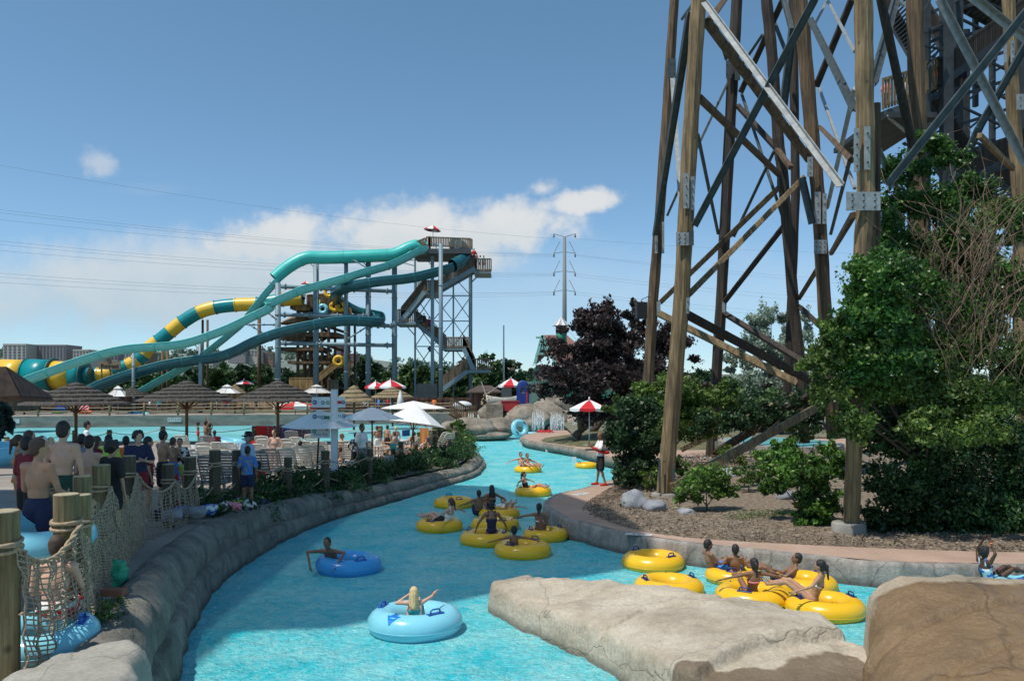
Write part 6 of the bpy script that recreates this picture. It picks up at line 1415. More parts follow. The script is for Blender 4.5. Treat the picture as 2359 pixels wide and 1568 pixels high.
fl = smooth(SP_([(1255, 290), (1190, 298), (1130, 330), (1040, 375), (950, 412), (850, 442), (720, 478), (600, 515), (400, 572), (280, 603), (150, 655), (30, 710)], c6, 90, 84)+SP_([(2050, 725), (1900, 800), (1750, 872), (1600, 930), (1450, 980), (1300, 1008), (1100, 1022), (950, 1037), (800, 1067), (650, 1112), (500, 1162), (350, 1217), (200, 1272), (80, 1325), (0, 1360)], c5, 84, 76)); 
b = MB(); sweep_flume(b, fl, .62, 160, 380); sweep_flume(b, fl, .56, 160, 380); b.build('flume', AQI, root); flanges(None, fl, .62, 5, 165, 375)
b = MB()
for a in (163, 377):
    q = []
    for i, p in enumerate(fl):
        d = (fl[min(i+1, len(fl)-1)]-fl[max(i-1, 0)]).normalized(); s_ = d.cross(V((0, 0, 1))).normalized(); u_ = s_.cross(d); q.append(p+s_*math.cos(R(a))*.62+u_*math.sin(R(a))*.62)
    b.tube(q, .055, 6)
b.build('rim', AQ, root)
root = thing('dark_teal_slide', 'dark teal spiral water slide looping around the grey columns', 'water slide', (0, 0, 0))
ds = SP_([(1475, 252, 94), (1530, 275, 93), (1556, 330, 91.5), (1540, 380, 90), (1480, 418, 89), (1380, 452, 88), (1250, 487, 87.5), (1100, 518, 87), (900, 538, 86.5), (740, 562, 86.5), (650, 585, 87), (580, 612, 88.5), (545, 650, 91), (565, 700, 93), (640, 738, 94), (740, 775, 94), (820, 795, 93), (872, 812, 91), (890, 840, 89), (862, 860, 87), (780, 856, 86), (660, 850, 85.5), (550, 856, 85), (400, 877, 84.5), (200, 917, 84), (20, 970, 84)], c6, 0, 0)+SP_([(1900, 1002), (1780, 1060), (1650, 1103), (1500, 1122), (1300, 1152), (1100, 1202), (950, 1247), (800, 1300), (680, 1352)], c5, 84, 82)
ds = smooth(ds, 6); b = MB(); sweep_flume(b, ds[:26], .75); sweep_flume(b, ds[26:], .66, 150, 390); sweep_flume(b, ds[26:], .60, 150, 390); b.build('flume', DT_, root)
tfl = mat('teal flange', (.03, .17, .2), .4); flanges(None, ds[26:], .66, 4.5, 155, 385, m=tfl); flanges(None, ds[:26], .75, 3, 0, 360, m=tfl)
b = MB()
for a in (152, 388):
    q = []
    for i in range(26, len(ds)):
        p = ds[i]; d = (ds[min(i+1, len(ds)-1)]-ds[i-1]).normalized(); s_ = d.cross(V((0, 0, 1))).normalized(); u_ = s_.cross(d); q.append(p+s_*math.cos(R(a))*.66+u_*math.sin(R(a))*.66)
    b.tube(q, .06, 6)
b.build('rim', mat('teal rim', (.05, .24, .28), .35), root)
root = thing('striped_tube_slide', 'thick tube slide banded in yellow and teal ending in a big bowl', 'water slide', (0, 0, 0))
ts = smooth(SP_([(2310, 658), (2140, 672), (1980, 700), (1815, 708), (1660, 725), (1520, 765), (1400, 835), (1310, 905), (1210, 985), (1130, 1045), (1080, 1105), (1000, 1160), (900, 1200), (800, 1236), (640, 1242)], c5, 93, 90), 10)
bounds = [2310, 2175, 1980, 1812, 1660, 1530, 1400, 1310, 1210, 1100, 1060, 990, 880, 752, 640]; b = MB(); cur = 0
segs = [[]]
for p in ts:
    px = CX+p.x/p.y*F_; x5 = px/.3015
    while cur < len(bounds)-2 and x5 < bounds[cur+1]: cur += 1; segs[-1].append(p); segs.append([])
    segs[-1].append(p)
k = 0
for s_ in segs:
    if len(s_) > 1:
        b = MB(); sweep_flume(b, s_, .78, n=20); b.build('tube_section', YS if k % 2 == 0 else TS, root); d = (s_[1]-s_[0]).normalized(); b = MB(); sweep_flume(b, [s_[0]-d*.05, s_[0], s_[0]+d*.05], .85, n=20); b.build('flange', YS if k % 2 else TS, root)
    k += 1
yb = 89; zc = CAMZ-(c5(0, 1245)[1]-HY)/F_*yb
for (x0, x1, r0, r1, m) in [(-60, 12, 1.75, 1.75, TS), (12, 215, 1.80, 1.80, YS), (215, 410, 1.82, 1.82, TS), (410, 565, 1.62, 1.42, YS), (565, 648, 1.62, 1.55, TS), (648, 690, .95, .8, TS)]:
    xa, xb = (c5(x0, 0)[0]-CX)/F_*yb, (c5(x1, 0)[0]-CX)/F_*yb; b = MB(); b.tube([(xa+.03, yb, zc), (xb, yb, zc-(.1 if x0 < 400 else 0))], [r0, r1], 32); b.build('bowl_section', m, root)
    b = MB(); b.tube([(xb-.08, yb, zc), (xb+.08, yb, zc)], [r1+.09]*2, 32); b.build('flange', FL, root)
# columns
def col(lab, x, y, w_, cc=c6, Y=88, m=BLG, yb_=None):
    t = PQ(cc(x, y), Y); s_ = .2916 if cc is c6 else .3015; r = w_*s_/F_*Y/2; root = thing('slide_column', lab, 'column', (t.x, Y, 1.25), 0, 'columns carrying the water slides'); b = MB(); b.cyl((0, 0, 0), (0, 0, t.z-1.25), r*1.02, r, n=18); b.build('shaft', m, root)
    b = MB()
    for k in range(1, 4): b.cyl((0, 0, (t.z-1.25)*k/4), (0, 0, (t.z-1.25)*k/4+.12), r*1.15, n=18)
    b.build('collar', m, root)
    b = MB(); b.bar((0, 0, t.z-1.25-.3), (-.9, -.2, t.z-1.25+.05), .12); b.bar((0, 0, t.z-1.25-1.0), (-.8, -.1, t.z-1.25-.1), .09); b.build('saddle_arm', m, root)
COLS = [('leftmost thick grey blue column under the upper aqua slide', 87, 560, 44, c6, 87.5), ('second thick column right of the leftmost one', 388, 385, 44, c6, 90.5), ('thin brown grey column between the second and third thick ones', 625, 335, 32, c6, 90), ('third thick column beside the spiral', 800, 372, 42, c6, 90.5), ('fourth thick column left of the stair tower', 1007, 388, 42, c6, 91), ('tall grey column in front of the stair tower', 1373, 250, 33, c6, 87),
        ('short thin column under the middle of the open aqua flume', 1020, 1058, 25, c5, 82), ('thin column under the left crossing of the flumes', 1530, 985, 28, c5, 83)]
for lab, x, y, w_, cc, Y in COLS: col(lab, x, y, w_, cc, Y)
def wcol(lab, x, y, w_, Y): t = PQ(c5(x, y), Y); r = w_*.3015/F_*Y/2; b = MB(); b.cyl((0, 0, 0), (0, 0, t.z-1.25), r, n=10); o = b.build('timber_column', RUSTW, loc=(t.x, Y, 1.25)); tag(o, lab, 'column', 'timber columns under the striped tube')
wcol('tall brown timber column between the two aqua slides', 1980, 780, 28, 96); wcol('brown timber column under the bend of the striped tube', 1548, 822, 18, 93); wcol('second brown timber column leaning beside the first', 1585, 822, 18, 95); wcol('short brown timber column behind the low end of the tube', 1242, 1050, 22, 93); wcol('short dark timber column right of the low tube end', 1280, 1045, 22, 95)
def hpipe(lab, x0, y0, x1, y1, Y, r=.22, cc=c6): 
    b = MB(); a, c = PQ(cc(x0, y0), Y), PQ(cc(x1, y1), Y); b.cyl(a, c, r, n=12)
    for t in (0.04, .33, .36, .66, .96): q = a.lerp(c, t); b.cyl(q-V((.07, 0, 0)), q+V((.07, 0, 0)), r*1.6, n=12)
    tag(b.build('cross_beam', BLG), lab, 'beam', 'cross beams tying the slide columns')
hpipe('highest cross beam tying the slide columns', 112, 588, 985, 625, 90); hpipe('cross beam below the spiral slide', 112, 810, 790, 822, 90); hpipe('cross beam right of the spiral slide', 820, 893, 985, 898, 90); hpipe('lowest cross beam tying the slide columns', 112, 1035, 985, 1052, 90); hpipe('thin diagonal stay left of the third column', 640, 350, 850, 480, 89, .07); hpipe('thin stay under the spiral slide', 640, 1000, 790, 905, 89, .08)
hpipe('thin beam under the open aqua flume at the left column', 1850, 858, 2100, 860, 86, .08, c5); hpipe('diagonal stay below the open aqua flume', 1900, 858, 2020, 930, 86, .07, c5); hpipe('curved stay left of the leftmost thick column', 2020, 745, 2110, 820, 86, .08, c5)
# ------------------------------------------------------------ stair tower of the slides
st2 = thing('slide_stair_tower', 'tall steel stair tower with zigzag wooden flights serving the aqua slides', 'stair tower', (0, 0, 0)); YT = 93.0
SW = wood_mat('slide stair wood', (.10, .075, .05), (.24, .18, .12), sx=6)
def t6(x, y, Y=YT): return PQ(c6(x, y), Y)
def b6(x0, y0, x1, y1, w_, m=BLG, Y0=YT, Y1=None, name='brace', h=None): b = MB(); b.bar(t6(x0, y0, Y0), t6(x1, y1, Y1 or Y0), w_, h or w_, up=(0, 1, 0)); b.build(name, m, st2)
for x, y, w_, Y in [(1170, 330, .2, 93), (1307, 290, .36, 91), (1472, 560, .18, 93), (1615, 480, .22, 93), (1300, 330, .2, 97), (1600, 500, .2, 97)]: b6(x, y, x, 1500, w_, Y0=Y, name='leg')
def rail6(x0, y0, x1, y1, hp, n, Y=YT, m=SW, dy=0.0):
    a, c = t6(x0, y0, Y), t6(x1, y1, Y); h = hp*.2916/F_*Y; b = MB()
    for k in range(n+1): q = a.lerp(c, k/n); b.bar(q, q+V((0, 0, h)), .14, .05)
    b.bar(a+V((0, 0, h)), c+V((0, 0, h)), .08, .14); b.bar(a+V((0, 0, h*.15)), c+V((0, 0, h*.15)), .06, .12); b.build('railing', m, st2)
def deck6(x0, x1, y, th=.4, Y0=91.2, Y1=95.5, m=BLG):
    z = t6(0, y, YT).z; xa, xb = t6(x0, 0).x, t6(x1, 0).x; b = MB(); b.prism([(xa, Y0), (xb, Y0), (xb, Y1), (xa, Y1)], z-th, z); b.build('landing', m, st2)
def flight6(x0, y0, x1, y1, Y0, Y1, n=14, hp=110):
    a, c = t6(x0, y0, YT), t6(x1, y1, YT); b = MB()
    for Y in (Y0, Y1): b.bar(V((a.x, Y, a.z)), V((c.x, Y, c.z)), .1, .5)
    for k in range(n): q = a.lerp(c, (k+.5)/n); b.box((q.x, (Y0+Y1)/2, q.z), (abs(c.x-a.x)/n+.1, Y1-Y0, .07))
    b.build('stair_flight', BLG, st2)
    for Y in (Y0, Y1):
        s_ = YT/Y; 
        p, q = V((a.x, Y, a.z)), V((c.x, Y, c.z)); h = 1.5; r_ = MB()
        for k in range(n*2+1): w0 = p.lerp(q, k/(n*2)); r_.bar(w0, w0+V((0, 0, h)), .13, .05)
        r_.bar(p+V((0, 0, h)), q+V((0, 0, h)), .08, .14); r_.build('railing', SW, st2)
deck6(1170, 1620, 330, .55, 89.5, 95.5, mat('dark platform', (.05, .055, .06), .6)); rail6(1260, 272, 1610, 285, 75, 26, 91); rail6(1250, 270, 1180, 300, 65, 6, 90.2); rail6(1260, 330, 1260, 330, 1, 1); rail6(1570, 300, 1620, 300, 85, 4, 90.5); rail6(1280, 290, 1290, 290, 95, 3, 90.5)
deck6(1640, 1770, 478, .35, 91, 95); rail6(1645, 470, 1770, 470, 100, 9, 91); rail6(1645, 470, 1770, 470, 100, 9, 95)
flight6(1370, 625, 1650, 465, 91, 93); deck6(1180, 1372, 640, .35, 91, 95.3); rail6(1265, 640, 1365, 640, 100, 7, 91); rail6(1180, 640, 1372, 640, 100, 14, 95)
flight6(1260, 645, 1080, 868, 91.0, 93); deck6(1030, 1190, 878, .3, 91, 95.3); rail6(1035, 870, 1110, 870, 100, 6, 91); rail6(1035, 870, 1190, 870, 100, 11, 95)
flight6(1180, 880, 1400, 1065, 93.2, 95.2); deck6(1395, 1600, 1075, .3, 91, 95.3); rail6(1395, 1075, 1600, 1075, 85, 16, 91); flight6(1560, 1080, 1640, 1250, 91, 93, 10); deck6(1590, 1765, 1250, .3, 91, 95.3); rail6(1620, 1245, 1765, 1245, 85, 10, 91); flight6(1590, 1260, 1370, 1420, 91, 93)
deck6(1180, 1340, 1480, .3); rail6(1185, 1470, 1340, 1470, 110, 14, 90.5, mat('grey gate wood', (.16, .16, .15), .8))
for (x0, x1) in ((1170, 1307), (1307, 1472), (1472, 1615)):
    for j, (ya, yb_) in enumerate([(660, 860), (860, 1060), (1060, 1260)]):
        b6(x0, ya, x1, yb_, .1); b6(x1, ya, x0, yb_, .1); b6(x0, ya, x1, ya, .12)
b6(1510, 550, 1610, 660, .1); b6(1610, 560, 1690, 480, .14); b6(1090, 885, 1165, 970, .12); b6(1030, 390, 1170, 425, .09); b6(1030, 380, 1300, 380, .1); b6(1230, 340, 1300, 420, .09); b6(1400, 290, 1520, 350, .12); b6(1280, 1065, 1300, 1095, .5, mat('dark platform', (.05, .055, .06), .6), name='control_box')
parasol('red and white umbrella on top of the slide tower', 997, 519, 531, 40, 92, t6(0, 300).z, (UR, UW), tilt=(0, .12), valance=.1)
parasol('red and white umbrella behind the open aqua flume', 705, 647, 655, 26, 97, t6(0, 740).z-1, (UW, UR))
PT = [(1635, 290, 'visitor in red waiting at the top of the slide stairs', 'red'), (1655, 325, 'visitor waiting behind the one in red', 'pink'), (1685, 345, 'visitor in pale clothes on the outer landing', 'white'), (1712, 345, 'second visitor on the outer landing', 'teal'), (1240, 800, 'visitor walking down the dark middle flight', 'black'), (1070, 745, 'visitor on the lower left landing', 'navy'), (1305, 510, 'visitor at the corner of the middle landing', 'pink'), (1530, 400, 'visitor climbing under the teal tube', 'blue'), (1280, 830, 'second visitor on the middle flight', 'maroon')]
for i, (x, y, lab, c_) in enumerate(PT): t = t6(x, y, 92.5); person(lab, t-V((0, 0, 1.7)), R(i*50), 'stand', 'down', 1.72, 'tan', ('black', 'short'), (('shirt', c_), ('shorts', 'navy')), vox=.05)
# ------------------------------------------------------------ brown timber tower of the striped tube
wt = thing('timber_slide_tower', 'brown stacked timber platforms behind the grey columns', 'slide tower', (0, 0, 0)); YW = 95.0
def wb_(x0, x1, y0, y1, m=RUSTW, Ya=93.5, Yb=98, name='platform'):
    a, c = PQ(c6(x0, y0), YW), PQ(c6(x1, y1), YW); b = MB(); b.prism([(a.x, Ya), (c.x, Ya), (c.x, Yb), (a.x, Yb)], c.z, a.z); b.build(name, m, wt)
def wr_(x0, y0, x1, y1, hp, n, Y=93.4, m=None):
    a, c = PQ(c6(x0, y0), Y), PQ(c6(x1, y1), Y); h = hp*.2916/F_*Y; b = MB()
    for k in range(n+1): q = a.lerp(c, k/n); b.bar(q, q+V((0, 0, h)), .16, .05)
    b.bar(a+V((0, 0, h)), c+V((0, 0, h)), .1, .16); b.build('railing', m or RUSTW, wt)
TW = wood_mat('ochre timber', (.22, .13, .05), (.40, .26, .11), sx=6)
wb_(210, 330, 735, 775); wb_(320, 660, 745, 775); wb_(320, 560, 800, 815); wb_(130, 570, 955, 990); wb_(120, 470, 1070, 1098); wb_(190, 520, 1180, 1200); wb_(120, 330, 990, 1015, TW)
wr_(320, 750, 520, 740, 95, 20); wr_(520, 815, 665, 815, 55, 16, m=TW); wr_(210, 775, 330, 775, 40, 10, m=TW); wr_(130, 1030, 280, 1020, 45, 12); wr_(180, 1400, 370, 1400, 90, 18, m=TW); wr_(410, 1340, 560, 1220, 60, 12, m=TW); wr_(560, 1230, 660, 1230, 60, 8)
for x in (250, 345, 490, 650, 300, 440): wb_(x, x+16, 760, 1480, RUSTW, 94, 94.5, 'post'); wb_(x+8, x+22, 760, 1480, RUSTW, 97, 97.5, 'post')
def wbar(x0, y0, x1, y1, w_, Y0=94, Y1=97): b = MB(); b.bar(PQ(c6(x0, y0), Y0), PQ(c6(x1, y1), Y1), w_, .3); b.build('brace', RUSTW, wt)
for j in range(4): wbar(250, 800+j*170, 500, 960+j*170, .3); wbar(500, 800+j*170, 250, 960+j*170, .3); wbar(345, 860+j*150, 650, 960+j*150, .25)
b = MB(); b.lathe([(0, 1.2), (1.2, .95), (2.2, .45), (2.9, 0)], PQ(c6(290, 885), 96), 24); b.build('roof', mat('brown curved roof', (.16, .09, .03), .7, (.30, .18, .06), scale=1), wt)
b = MB(); b.lathe([(0, .9), (1.2, .75), (2.6, .25), (3.2, 0)], PQ(c6(480, 1185), 97), 24); b.build('roof', mat('brown curved roof', (.16, .09, .03), .7), wt)
b = MB(); b.torus(PQ(c6(565, 1175), 92.8), .5, .22, 24, 10, Matrix.Rotation(R(90), 3, 'X')); b.build('yellow_arch', YS, wt)
for i, (x, y, m, lab) in enumerate([(440, 765, LBL, 'blue tube carried upright on the timber tower'), (535, 745, YEL, 'yellow tube carried upright on the timber tower'), (580, 745, YEL, 'second yellow tube carried on the timber tower'), (490, 635, YEL, 'yellow tube behind the top railing of the timber tower')]):
    tube_ring(lab, PQ(c6(x, y), 92.6), 1.3, m, 0, (R(80), .2*i))
for i, (x, y, lab, c_) in enumerate([(460, 770, 'rider in a green shirt by the blue tube on the timber tower', 'lime'), (490, 750, 'rider in blue between the tubes on the timber tower', 'blue'), (570, 735, 'rider in red behind the yellow tubes', 'red'), (540, 680, 'rider in white on the upper timber platform', 'white'), (420, 680, 'rider in a lime top behind the upper railing', 'lime'), (290, 625, 'attendant in white at the mouth of the striped tube', 'white')]):
    t = PQ(c6(x, y), 93.0); person(lab, t-V((0, 0, 1.6)), R(i*70), 'stand', 'down', 1.66, 'tan', ('black', 'short'), (('shirt', c_), ('shorts', 'navy')), vox=.05)
# sign
sg = P(252, 840, 84); root = thing('retreat_sign', 'brown hanging sign reading Retreat in front of the striped tube', 'sign', sg); b = MB(); b.prism([(-1.15, 0), (1.15, 0), (1.15, .08), (-1.15, .08)], -.48, .35); b.build('board', mat('tan sign board', (.20, .14, .08), .7, (.25, .18, .11)), root)
text('Retreat', (.02, -.02, -.12), .62, mat('sign dark lettering', (.03, .02, .012), .6), parent=root, ext=.02); b = MB(); b.torus((-.05, -.02, .5), .2, .05, 20, 6, Matrix.Rotation(R(90), 3, 'X')); b.ell((-.05, -.02, .5), (.09, .03, .09)); b.build('sun_emblem', mat('sign dark emblem', (.10, .07, .03), .6), root)
b = MB(); b.cyl((0, .15, -2.6), (0, .15, .3), .1); b.cyl((-.9, .15, -2.6), (-.9, .15, -.4), .08); b.cyl((.9, .15, -2.6), (.9, .15, -.4), .08); b.build('support', RUSTW, root)
# ------------------------------------------------------------ vegetation
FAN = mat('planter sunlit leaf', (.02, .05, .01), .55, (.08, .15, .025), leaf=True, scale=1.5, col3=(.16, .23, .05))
PURP = mat('purple maple leaf', (.013, .009, .009), .5, (.042, .027, .026), leaf=True, scale=.8, col3=(.085, .058, .052)); GRN = mat('park tree leaf', (.018, .045, .014), .6, (.06, .12, .03), leaf=True, scale=.25, col3=(.10, .17, .045))
GRN2 = mat('dark tree leaf', (.010, .032, .014), .6, (.035, .08, .028), leaf=True, scale=.25, col3=(.06, .12, .035)); SILV = mat('silver olive leaf', (.10, .14, .10), .6, (.24, .29, .23), leaf=True, scale=.5, col3=(.33, .38, .32))
VINE = mat('glossy climber leaf', (.012, .040, .008), .38, (.05, .12, .018), leaf=True, scale=.9, col3=(.12, .20, .035)); YELG = mat('yellow green leaf', (.03, .06, .010), .5, (.09, .145, .025), leaf=True, scale=.9, col3=(.17, .22, .05))
DKB = mat('dark shrub leaf', (.006, .020, .007), .5, (.022, .055, .016), leaf=True, scale=1.2, col3=(.05, .09, .03)); BARK = wood_mat('tree bark', (.05, .035, .025), (.12, .09, .065), sx=8); TWIG = mat('dry twig', (.12, .075, .05), .9, (.26, .17, .11), scale=6)
def tree(lab, px, Y, zb, crowns, m, n, leaf, trunk_r=.2, nb=26, group=None, name='tree', cr=.34, sxy=None, limbs=7, cat='tree', low=-.75):
    """crowns: list of (px, py, rx px, ry px, dY); base at px"""
    bx = (px-CX)/F_*Y; root = thing(name, lab, cat, (bx, Y, zb), 0, group); o0 = V((bx, Y, zb)); pts = []; tz = 0; tot = sum(c[2]*c[3] for c in crowns)
    mb = MB(); cs = [P(c[0], c[1], Y+c[4])-o0 for c in crowns]; zlow = min(c.z-q[3]/F_*Y for c, q in zip(cs, crowns)); zf = max(.12, zlow*.75); fork = V((sum(c.x for c in cs)/len(cs)*.2, 0, zf)); mb.tube([(0, 0, -.15), fork*.5, fork], [trunk_r*1.15, trunk_r*.95, trunk_r*.85], 10)
    for (cx, cy, rx, ry, dY) in crowns:
        c = P(cx, cy, Y+dY)-o0; r = (rx/F_*Y, min(rx, ry*1.2)/F_*Y*.9, ry/F_*Y); k = max(5, int(nb*rx*ry/tot*len(crowns)**.5))
        pts.append(crown_pts(c, r, k, max(10, int(n*rx*ry/tot/k)), cr, low, seed=int(cx))); limb_tree(mb, fork, (c.x, c.y, c.z+r[2]*.5), trunk_r*.5, r[0]*.7, limbs, seed=int(cx))
    lo = leaves_mesh('crown', np.concatenate(pts), leaf, m, root); mb.build('trunk', BARK, root); return root
tree('big purple leaved maple on the lawn behind the striped umbrella', 1325, 47, 1.0, [(1385, 735, 62, 62, 0), (1340, 790, 85, 60, 0), (1415, 800, 80, 60, .5), (1310, 880, 95, 62, 0), (1395, 880, 105, 75, -.5), (1375, 945, 95, 48, 0), (1450, 930, 70, 50, .5)], PURP, 34000, .21, .26, 90, cr=.30)
tree('second purple leaved maple behind the left log posts', 1362, 52, 1.0, [(1470, 740, 40, 50, 1), (1545, 800, 68, 62, 2), (1500, 870, 90, 60, 0), (1560, 900, 70, 50, 0)], PURP, 17000, .22, .24, 60, cr=.30)
tree('pale silver leaved tree behind the log tower', 1765, 72, 1.2, [(1775, 745, 48, 52, 0), (1745, 800, 60, 50, 0), (1800, 810, 52, 60, 0), (1700, 845, 45, 40, 2), (1770, 880, 80, 50, 0)], SILV, 15000, .26, .25, 60, cr=.28)
tree('silver shrub behind the middle posts', 1850, 66, 1.2, [(1850, 780, 30, 60, 0), (1870, 860, 50, 50, 0)], SILV, 5000, .26, .15, 24, cr=.3)
tree('yellow green shrub behind the left log post', 1530, 33, .6, [(1500, 900, 55, 40, 0), (1560, 910, 70, 55, 0), (1610, 950, 70, 55, 0), (1660, 920, 45, 40, 1), (1560, 985, 90, 50, 0)], mat('mid shrub leaf', (.03, .06, .01), .55, (.09, .15, .025), leaf=True, scale=.9, col3=(.16, .22, .045)), 16000, .15, .07, 60, name='shrub', cat='shrub', cr=.32)
tree('dark green shrub beside the lifeguard', 1460, 25.5, .5, [(1470, 960, 62, 55, 0), (1440, 1010, 50, 60, 0), (1480, 1060, 62, 65, 0), (1445, 1080, 42, 50, -.5)], DKB, 12000, .11, .05, 50, name='shrub', cat='shrub', cr=.32)
tree('light green shrub tips above the dark shrub', 1470, 27.5, .5, [(1410, 935, 35, 28, 0), (1480, 950, 60, 40, 0)], YELG, 2600, .11, .04, 20, name='shrub', cat='shrub', cr=.3)
tree('small round bush in the wood chips by the tower foot', 1628, 20.6, .5, [(1625, 1105, 62, 42, 0), (1585, 1130, 42, 32, 0), (1670, 1125, 38, 34, 0)], mat('bush leaf', (.03, .07, .012), .55, (.10, .18, .03), leaf=True, scale=2, col3=(.18, .27, .06)), 7000, .075, .03, 60, name='shrub', cat='shrub', cr=.3, low=-.9)
tree('leafy bush left of the concrete footing', 1860, 18.6, .5, [(1800, 1050, 60, 50, 1), (1850, 1090, 70, 70, 0), (1890, 1150, 60, 60, 0), (1865, 1195, 55, 40, 0), (1920, 1060, 45, 60, 0), (1780, 1110, 40, 45, .5)], mat('climber bush leaf', (.02, .055, .010), .45, (.07, .15, .022), leaf=True, scale=1.2, col3=(.15, .24, .04)), 15000, .095, .05, 80, name='shrub', cat='shrub', cr=.28)
tree('low green bushes behind the braces', 1700, 30, .6, [(1640, 980, 50, 35, 0), (1720, 970, 50, 40, 0), (1790, 960, 45, 50, 1), (1850, 950, 50, 50, 0)], DKB, 8000, .13, .04, 36, name='shrub', cat='shrub', cr=.34)
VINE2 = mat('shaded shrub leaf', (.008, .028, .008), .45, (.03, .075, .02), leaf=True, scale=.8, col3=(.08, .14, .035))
# the big overgrown tree on the right
big = [(2210, 560, 60, 60, -1.2), (2300, 640, 70, 60, -1.2), (2345, 520, 50, 60, -1), (2250, 720, 90, 60, -1.2), (2010, 740, 80, 60, -3), (2050, 820, 80, 60, -2.6), (1990, 850, 50, 60, -2.8), (2150, 480, 60, 60, .5), (2230, 450, 60, 60, 1), (2150, 640, 90, 70, .5), (2140, 330, 62, 34, 1), (2085, 395, 60, 45, 0), (2185, 370, 55, 40, 1), (2080, 470, 65, 45, 0), (2045, 520, 45, 50, -.5), (2065, 575, 70, 60, -.5), (2030, 640, 75, 60, -3), (1985, 690, 50, 50, -3), (2110, 680, 80, 60, -2)]
tree('tall climber covered tree crown around the log posts', 2110, 19.5, .5, big, VINE, 66000, .088, .10, 200, cr=.36, limbs=4)
mid = [(1910, 900, 45, 50, -1.2), (1960, 980, 45, 60, -1.2), (1925, 760, 40, 36, -1.2), (2130, 980, 60, 50, -1.5), (2260, 1000, 60, 40, -1.5), (1960, 800, 75, 60, -1), (1900, 830, 55, 45, -1), (2060, 760, 80, 60, 0), (2150, 820, 110, 70, 0), (2260, 800, 90, 70, 0), (2340, 860, 70, 80, 0), (2120, 900, 130, 60, -.5), (2250, 930, 110, 60, -.5), (1960, 900, 60, 50, -.5), (2200, 600, 90, 70, 1), (2300, 500, 70, 60, 2), (2320, 680, 80, 80, 1)]
tree('yellow green spreading tree leaning over the mulch bed', 2150, 17.8, .5, mid, YELG, 54000, .085, .10, 230, cr=.34, limbs=4)
lowc = [(2050, 1000, 90, 70, 0), (2160, 1020, 110, 80, -.3), (2280, 1010, 110, 90, 0), (2360, 1080, 90, 90, 0), (2070, 1120, 90, 80, 0), (2180, 1140, 110, 80, 0), (2300, 1170, 110, 90, 0), (2120, 1210, 110, 55, 0), (2250, 1230, 120, 55, 0), (2050, 1190, 60, 60, 0), (2380, 1230, 80, 70, 0), (2100, 940, 130, 60, .6), (2280, 930, 120, 60, .6)]
tree('dark dense shrubbery filling the right side below the tree', 2200, 17.8, .5, lowc, VINE2, 62000, .085, .06, 260, name='shrubbery', cat='shrub', cr=.30, limbs=4, low=-.95)
b = MB(); g = random.Random(5); root = thing('dry_vine', 'tangle of leafless brown stems growing through the tree at the right edge', 'vine', P(2270, 700, 17.5))
for i in range(150):
    x = g.uniform(2150, 2400); y0 = g.uniform(600, 900); p = P(x, y0, 17+g.uniform(-.8, 1.2)); q = [p]; d = V((g.uniform(-.5, .5), g.uniform(-.2, .2), 1)).normalized()
    for k in range(g.randint(6, 13)): d = (d+V((g.uniform(-.38, .38), g.uniform(-.15, .15), g.uniform(-.22, .16)))).normalized(); q.append(q[-1]+d*.24)
    r0 = g.uniform(.006, .014); b.tube([w_-P(2270, 700, 17.5) for w_ in q], [r0*(1-.6*k/len(q)) for k in range(len(q))], 4)
    for k in range(3):
        j = g.randrange(len(q)); e = q[j]+V((g.uniform(-.4, .4), g.uniform(-.2, .1), g.uniform(-.3, .4))); b.tube([q[j]-P(2270, 700, 17.5), e-P(2270, 700, 17.5)], [.006, .003], 3)
b.build('stems', TWIG, root)
# planter shrubs along the left wall
PL = []
acc = 0; last = None
for i, p in enumerate(P3):
    if p.y < 17.6: continue
    d = P3[min(i+1, len(P3)-1)]-P3[max(i-1, 0)]; nv = Vector((-d.y, d.x)).normalized(); q = V((p.x+nv.x*1.25, p.y+nv.y*1.25, .45))
    if last is None or (q-last).length > 1.25: PL.append(q); last = q
for i, q in enumerate(PL):
    root = thing('planter_shrub', '%s planter shrub from the near end along the left wall' % ORD[i], 'shrub', q, 0, 'shrubs in the planter along the left wall'); hh = .85+.1*(i > 10)+.1*math.sin(i*2.1)
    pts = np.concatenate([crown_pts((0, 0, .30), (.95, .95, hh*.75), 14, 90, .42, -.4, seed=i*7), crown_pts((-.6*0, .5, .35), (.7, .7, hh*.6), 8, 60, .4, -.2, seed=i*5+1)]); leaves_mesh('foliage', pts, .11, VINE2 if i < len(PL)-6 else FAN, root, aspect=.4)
    mb = MB()
    for k in range(7): a = k*.9; mb.tube([(0, 0, -.05), (math.cos(a)*.2, math.sin(a)*.2, .25), (math.cos(a)*.45, math.sin(a)*.45, .55)], [.018, .014, .006], 4)
    mb.build('stem', BARK, root)
tree('leafy plants behind the last rope posts under the parasols', 1035, 43.5, .6, [(1020, 1000, 34, 22, 0), (1050, 990, 26, 22, 0), (985, 1005, 22, 14, -1)], FAN, 3000, .16, .03, 24, name='shrub', cat='shrub')
for i, (px, py, rx, ry, Y, k) in enumerate([(1650, 925, 60, 40, 62, 0), (1735, 925, 60, 42, 58, 1), (1800, 935, 50, 40, 55, 0), (1880, 915, 60, 55, 60, 1), (1960, 900, 60, 60, 62, 0), (1600, 930, 50, 36, 66, 1), (2080, 900, 90, 60, 50, 0), (1760, 975, 50, 22, 50, 1)]):
    tree('%s low tree screening the park behind the log tower, left to right' % ORD[i], px, Y, .8, [(px, py, rx, ry, 0), (px-rx*.5, py+ry*.4, rx*.7, ry*.6, .5), (px+rx*.5, py+ry*.4, rx*.7, ry*.6, .5)], [GRN, GRN2][k], 4200, .26, .12, 30, 'low trees behind the log tower', cr=.36, limbs=3)
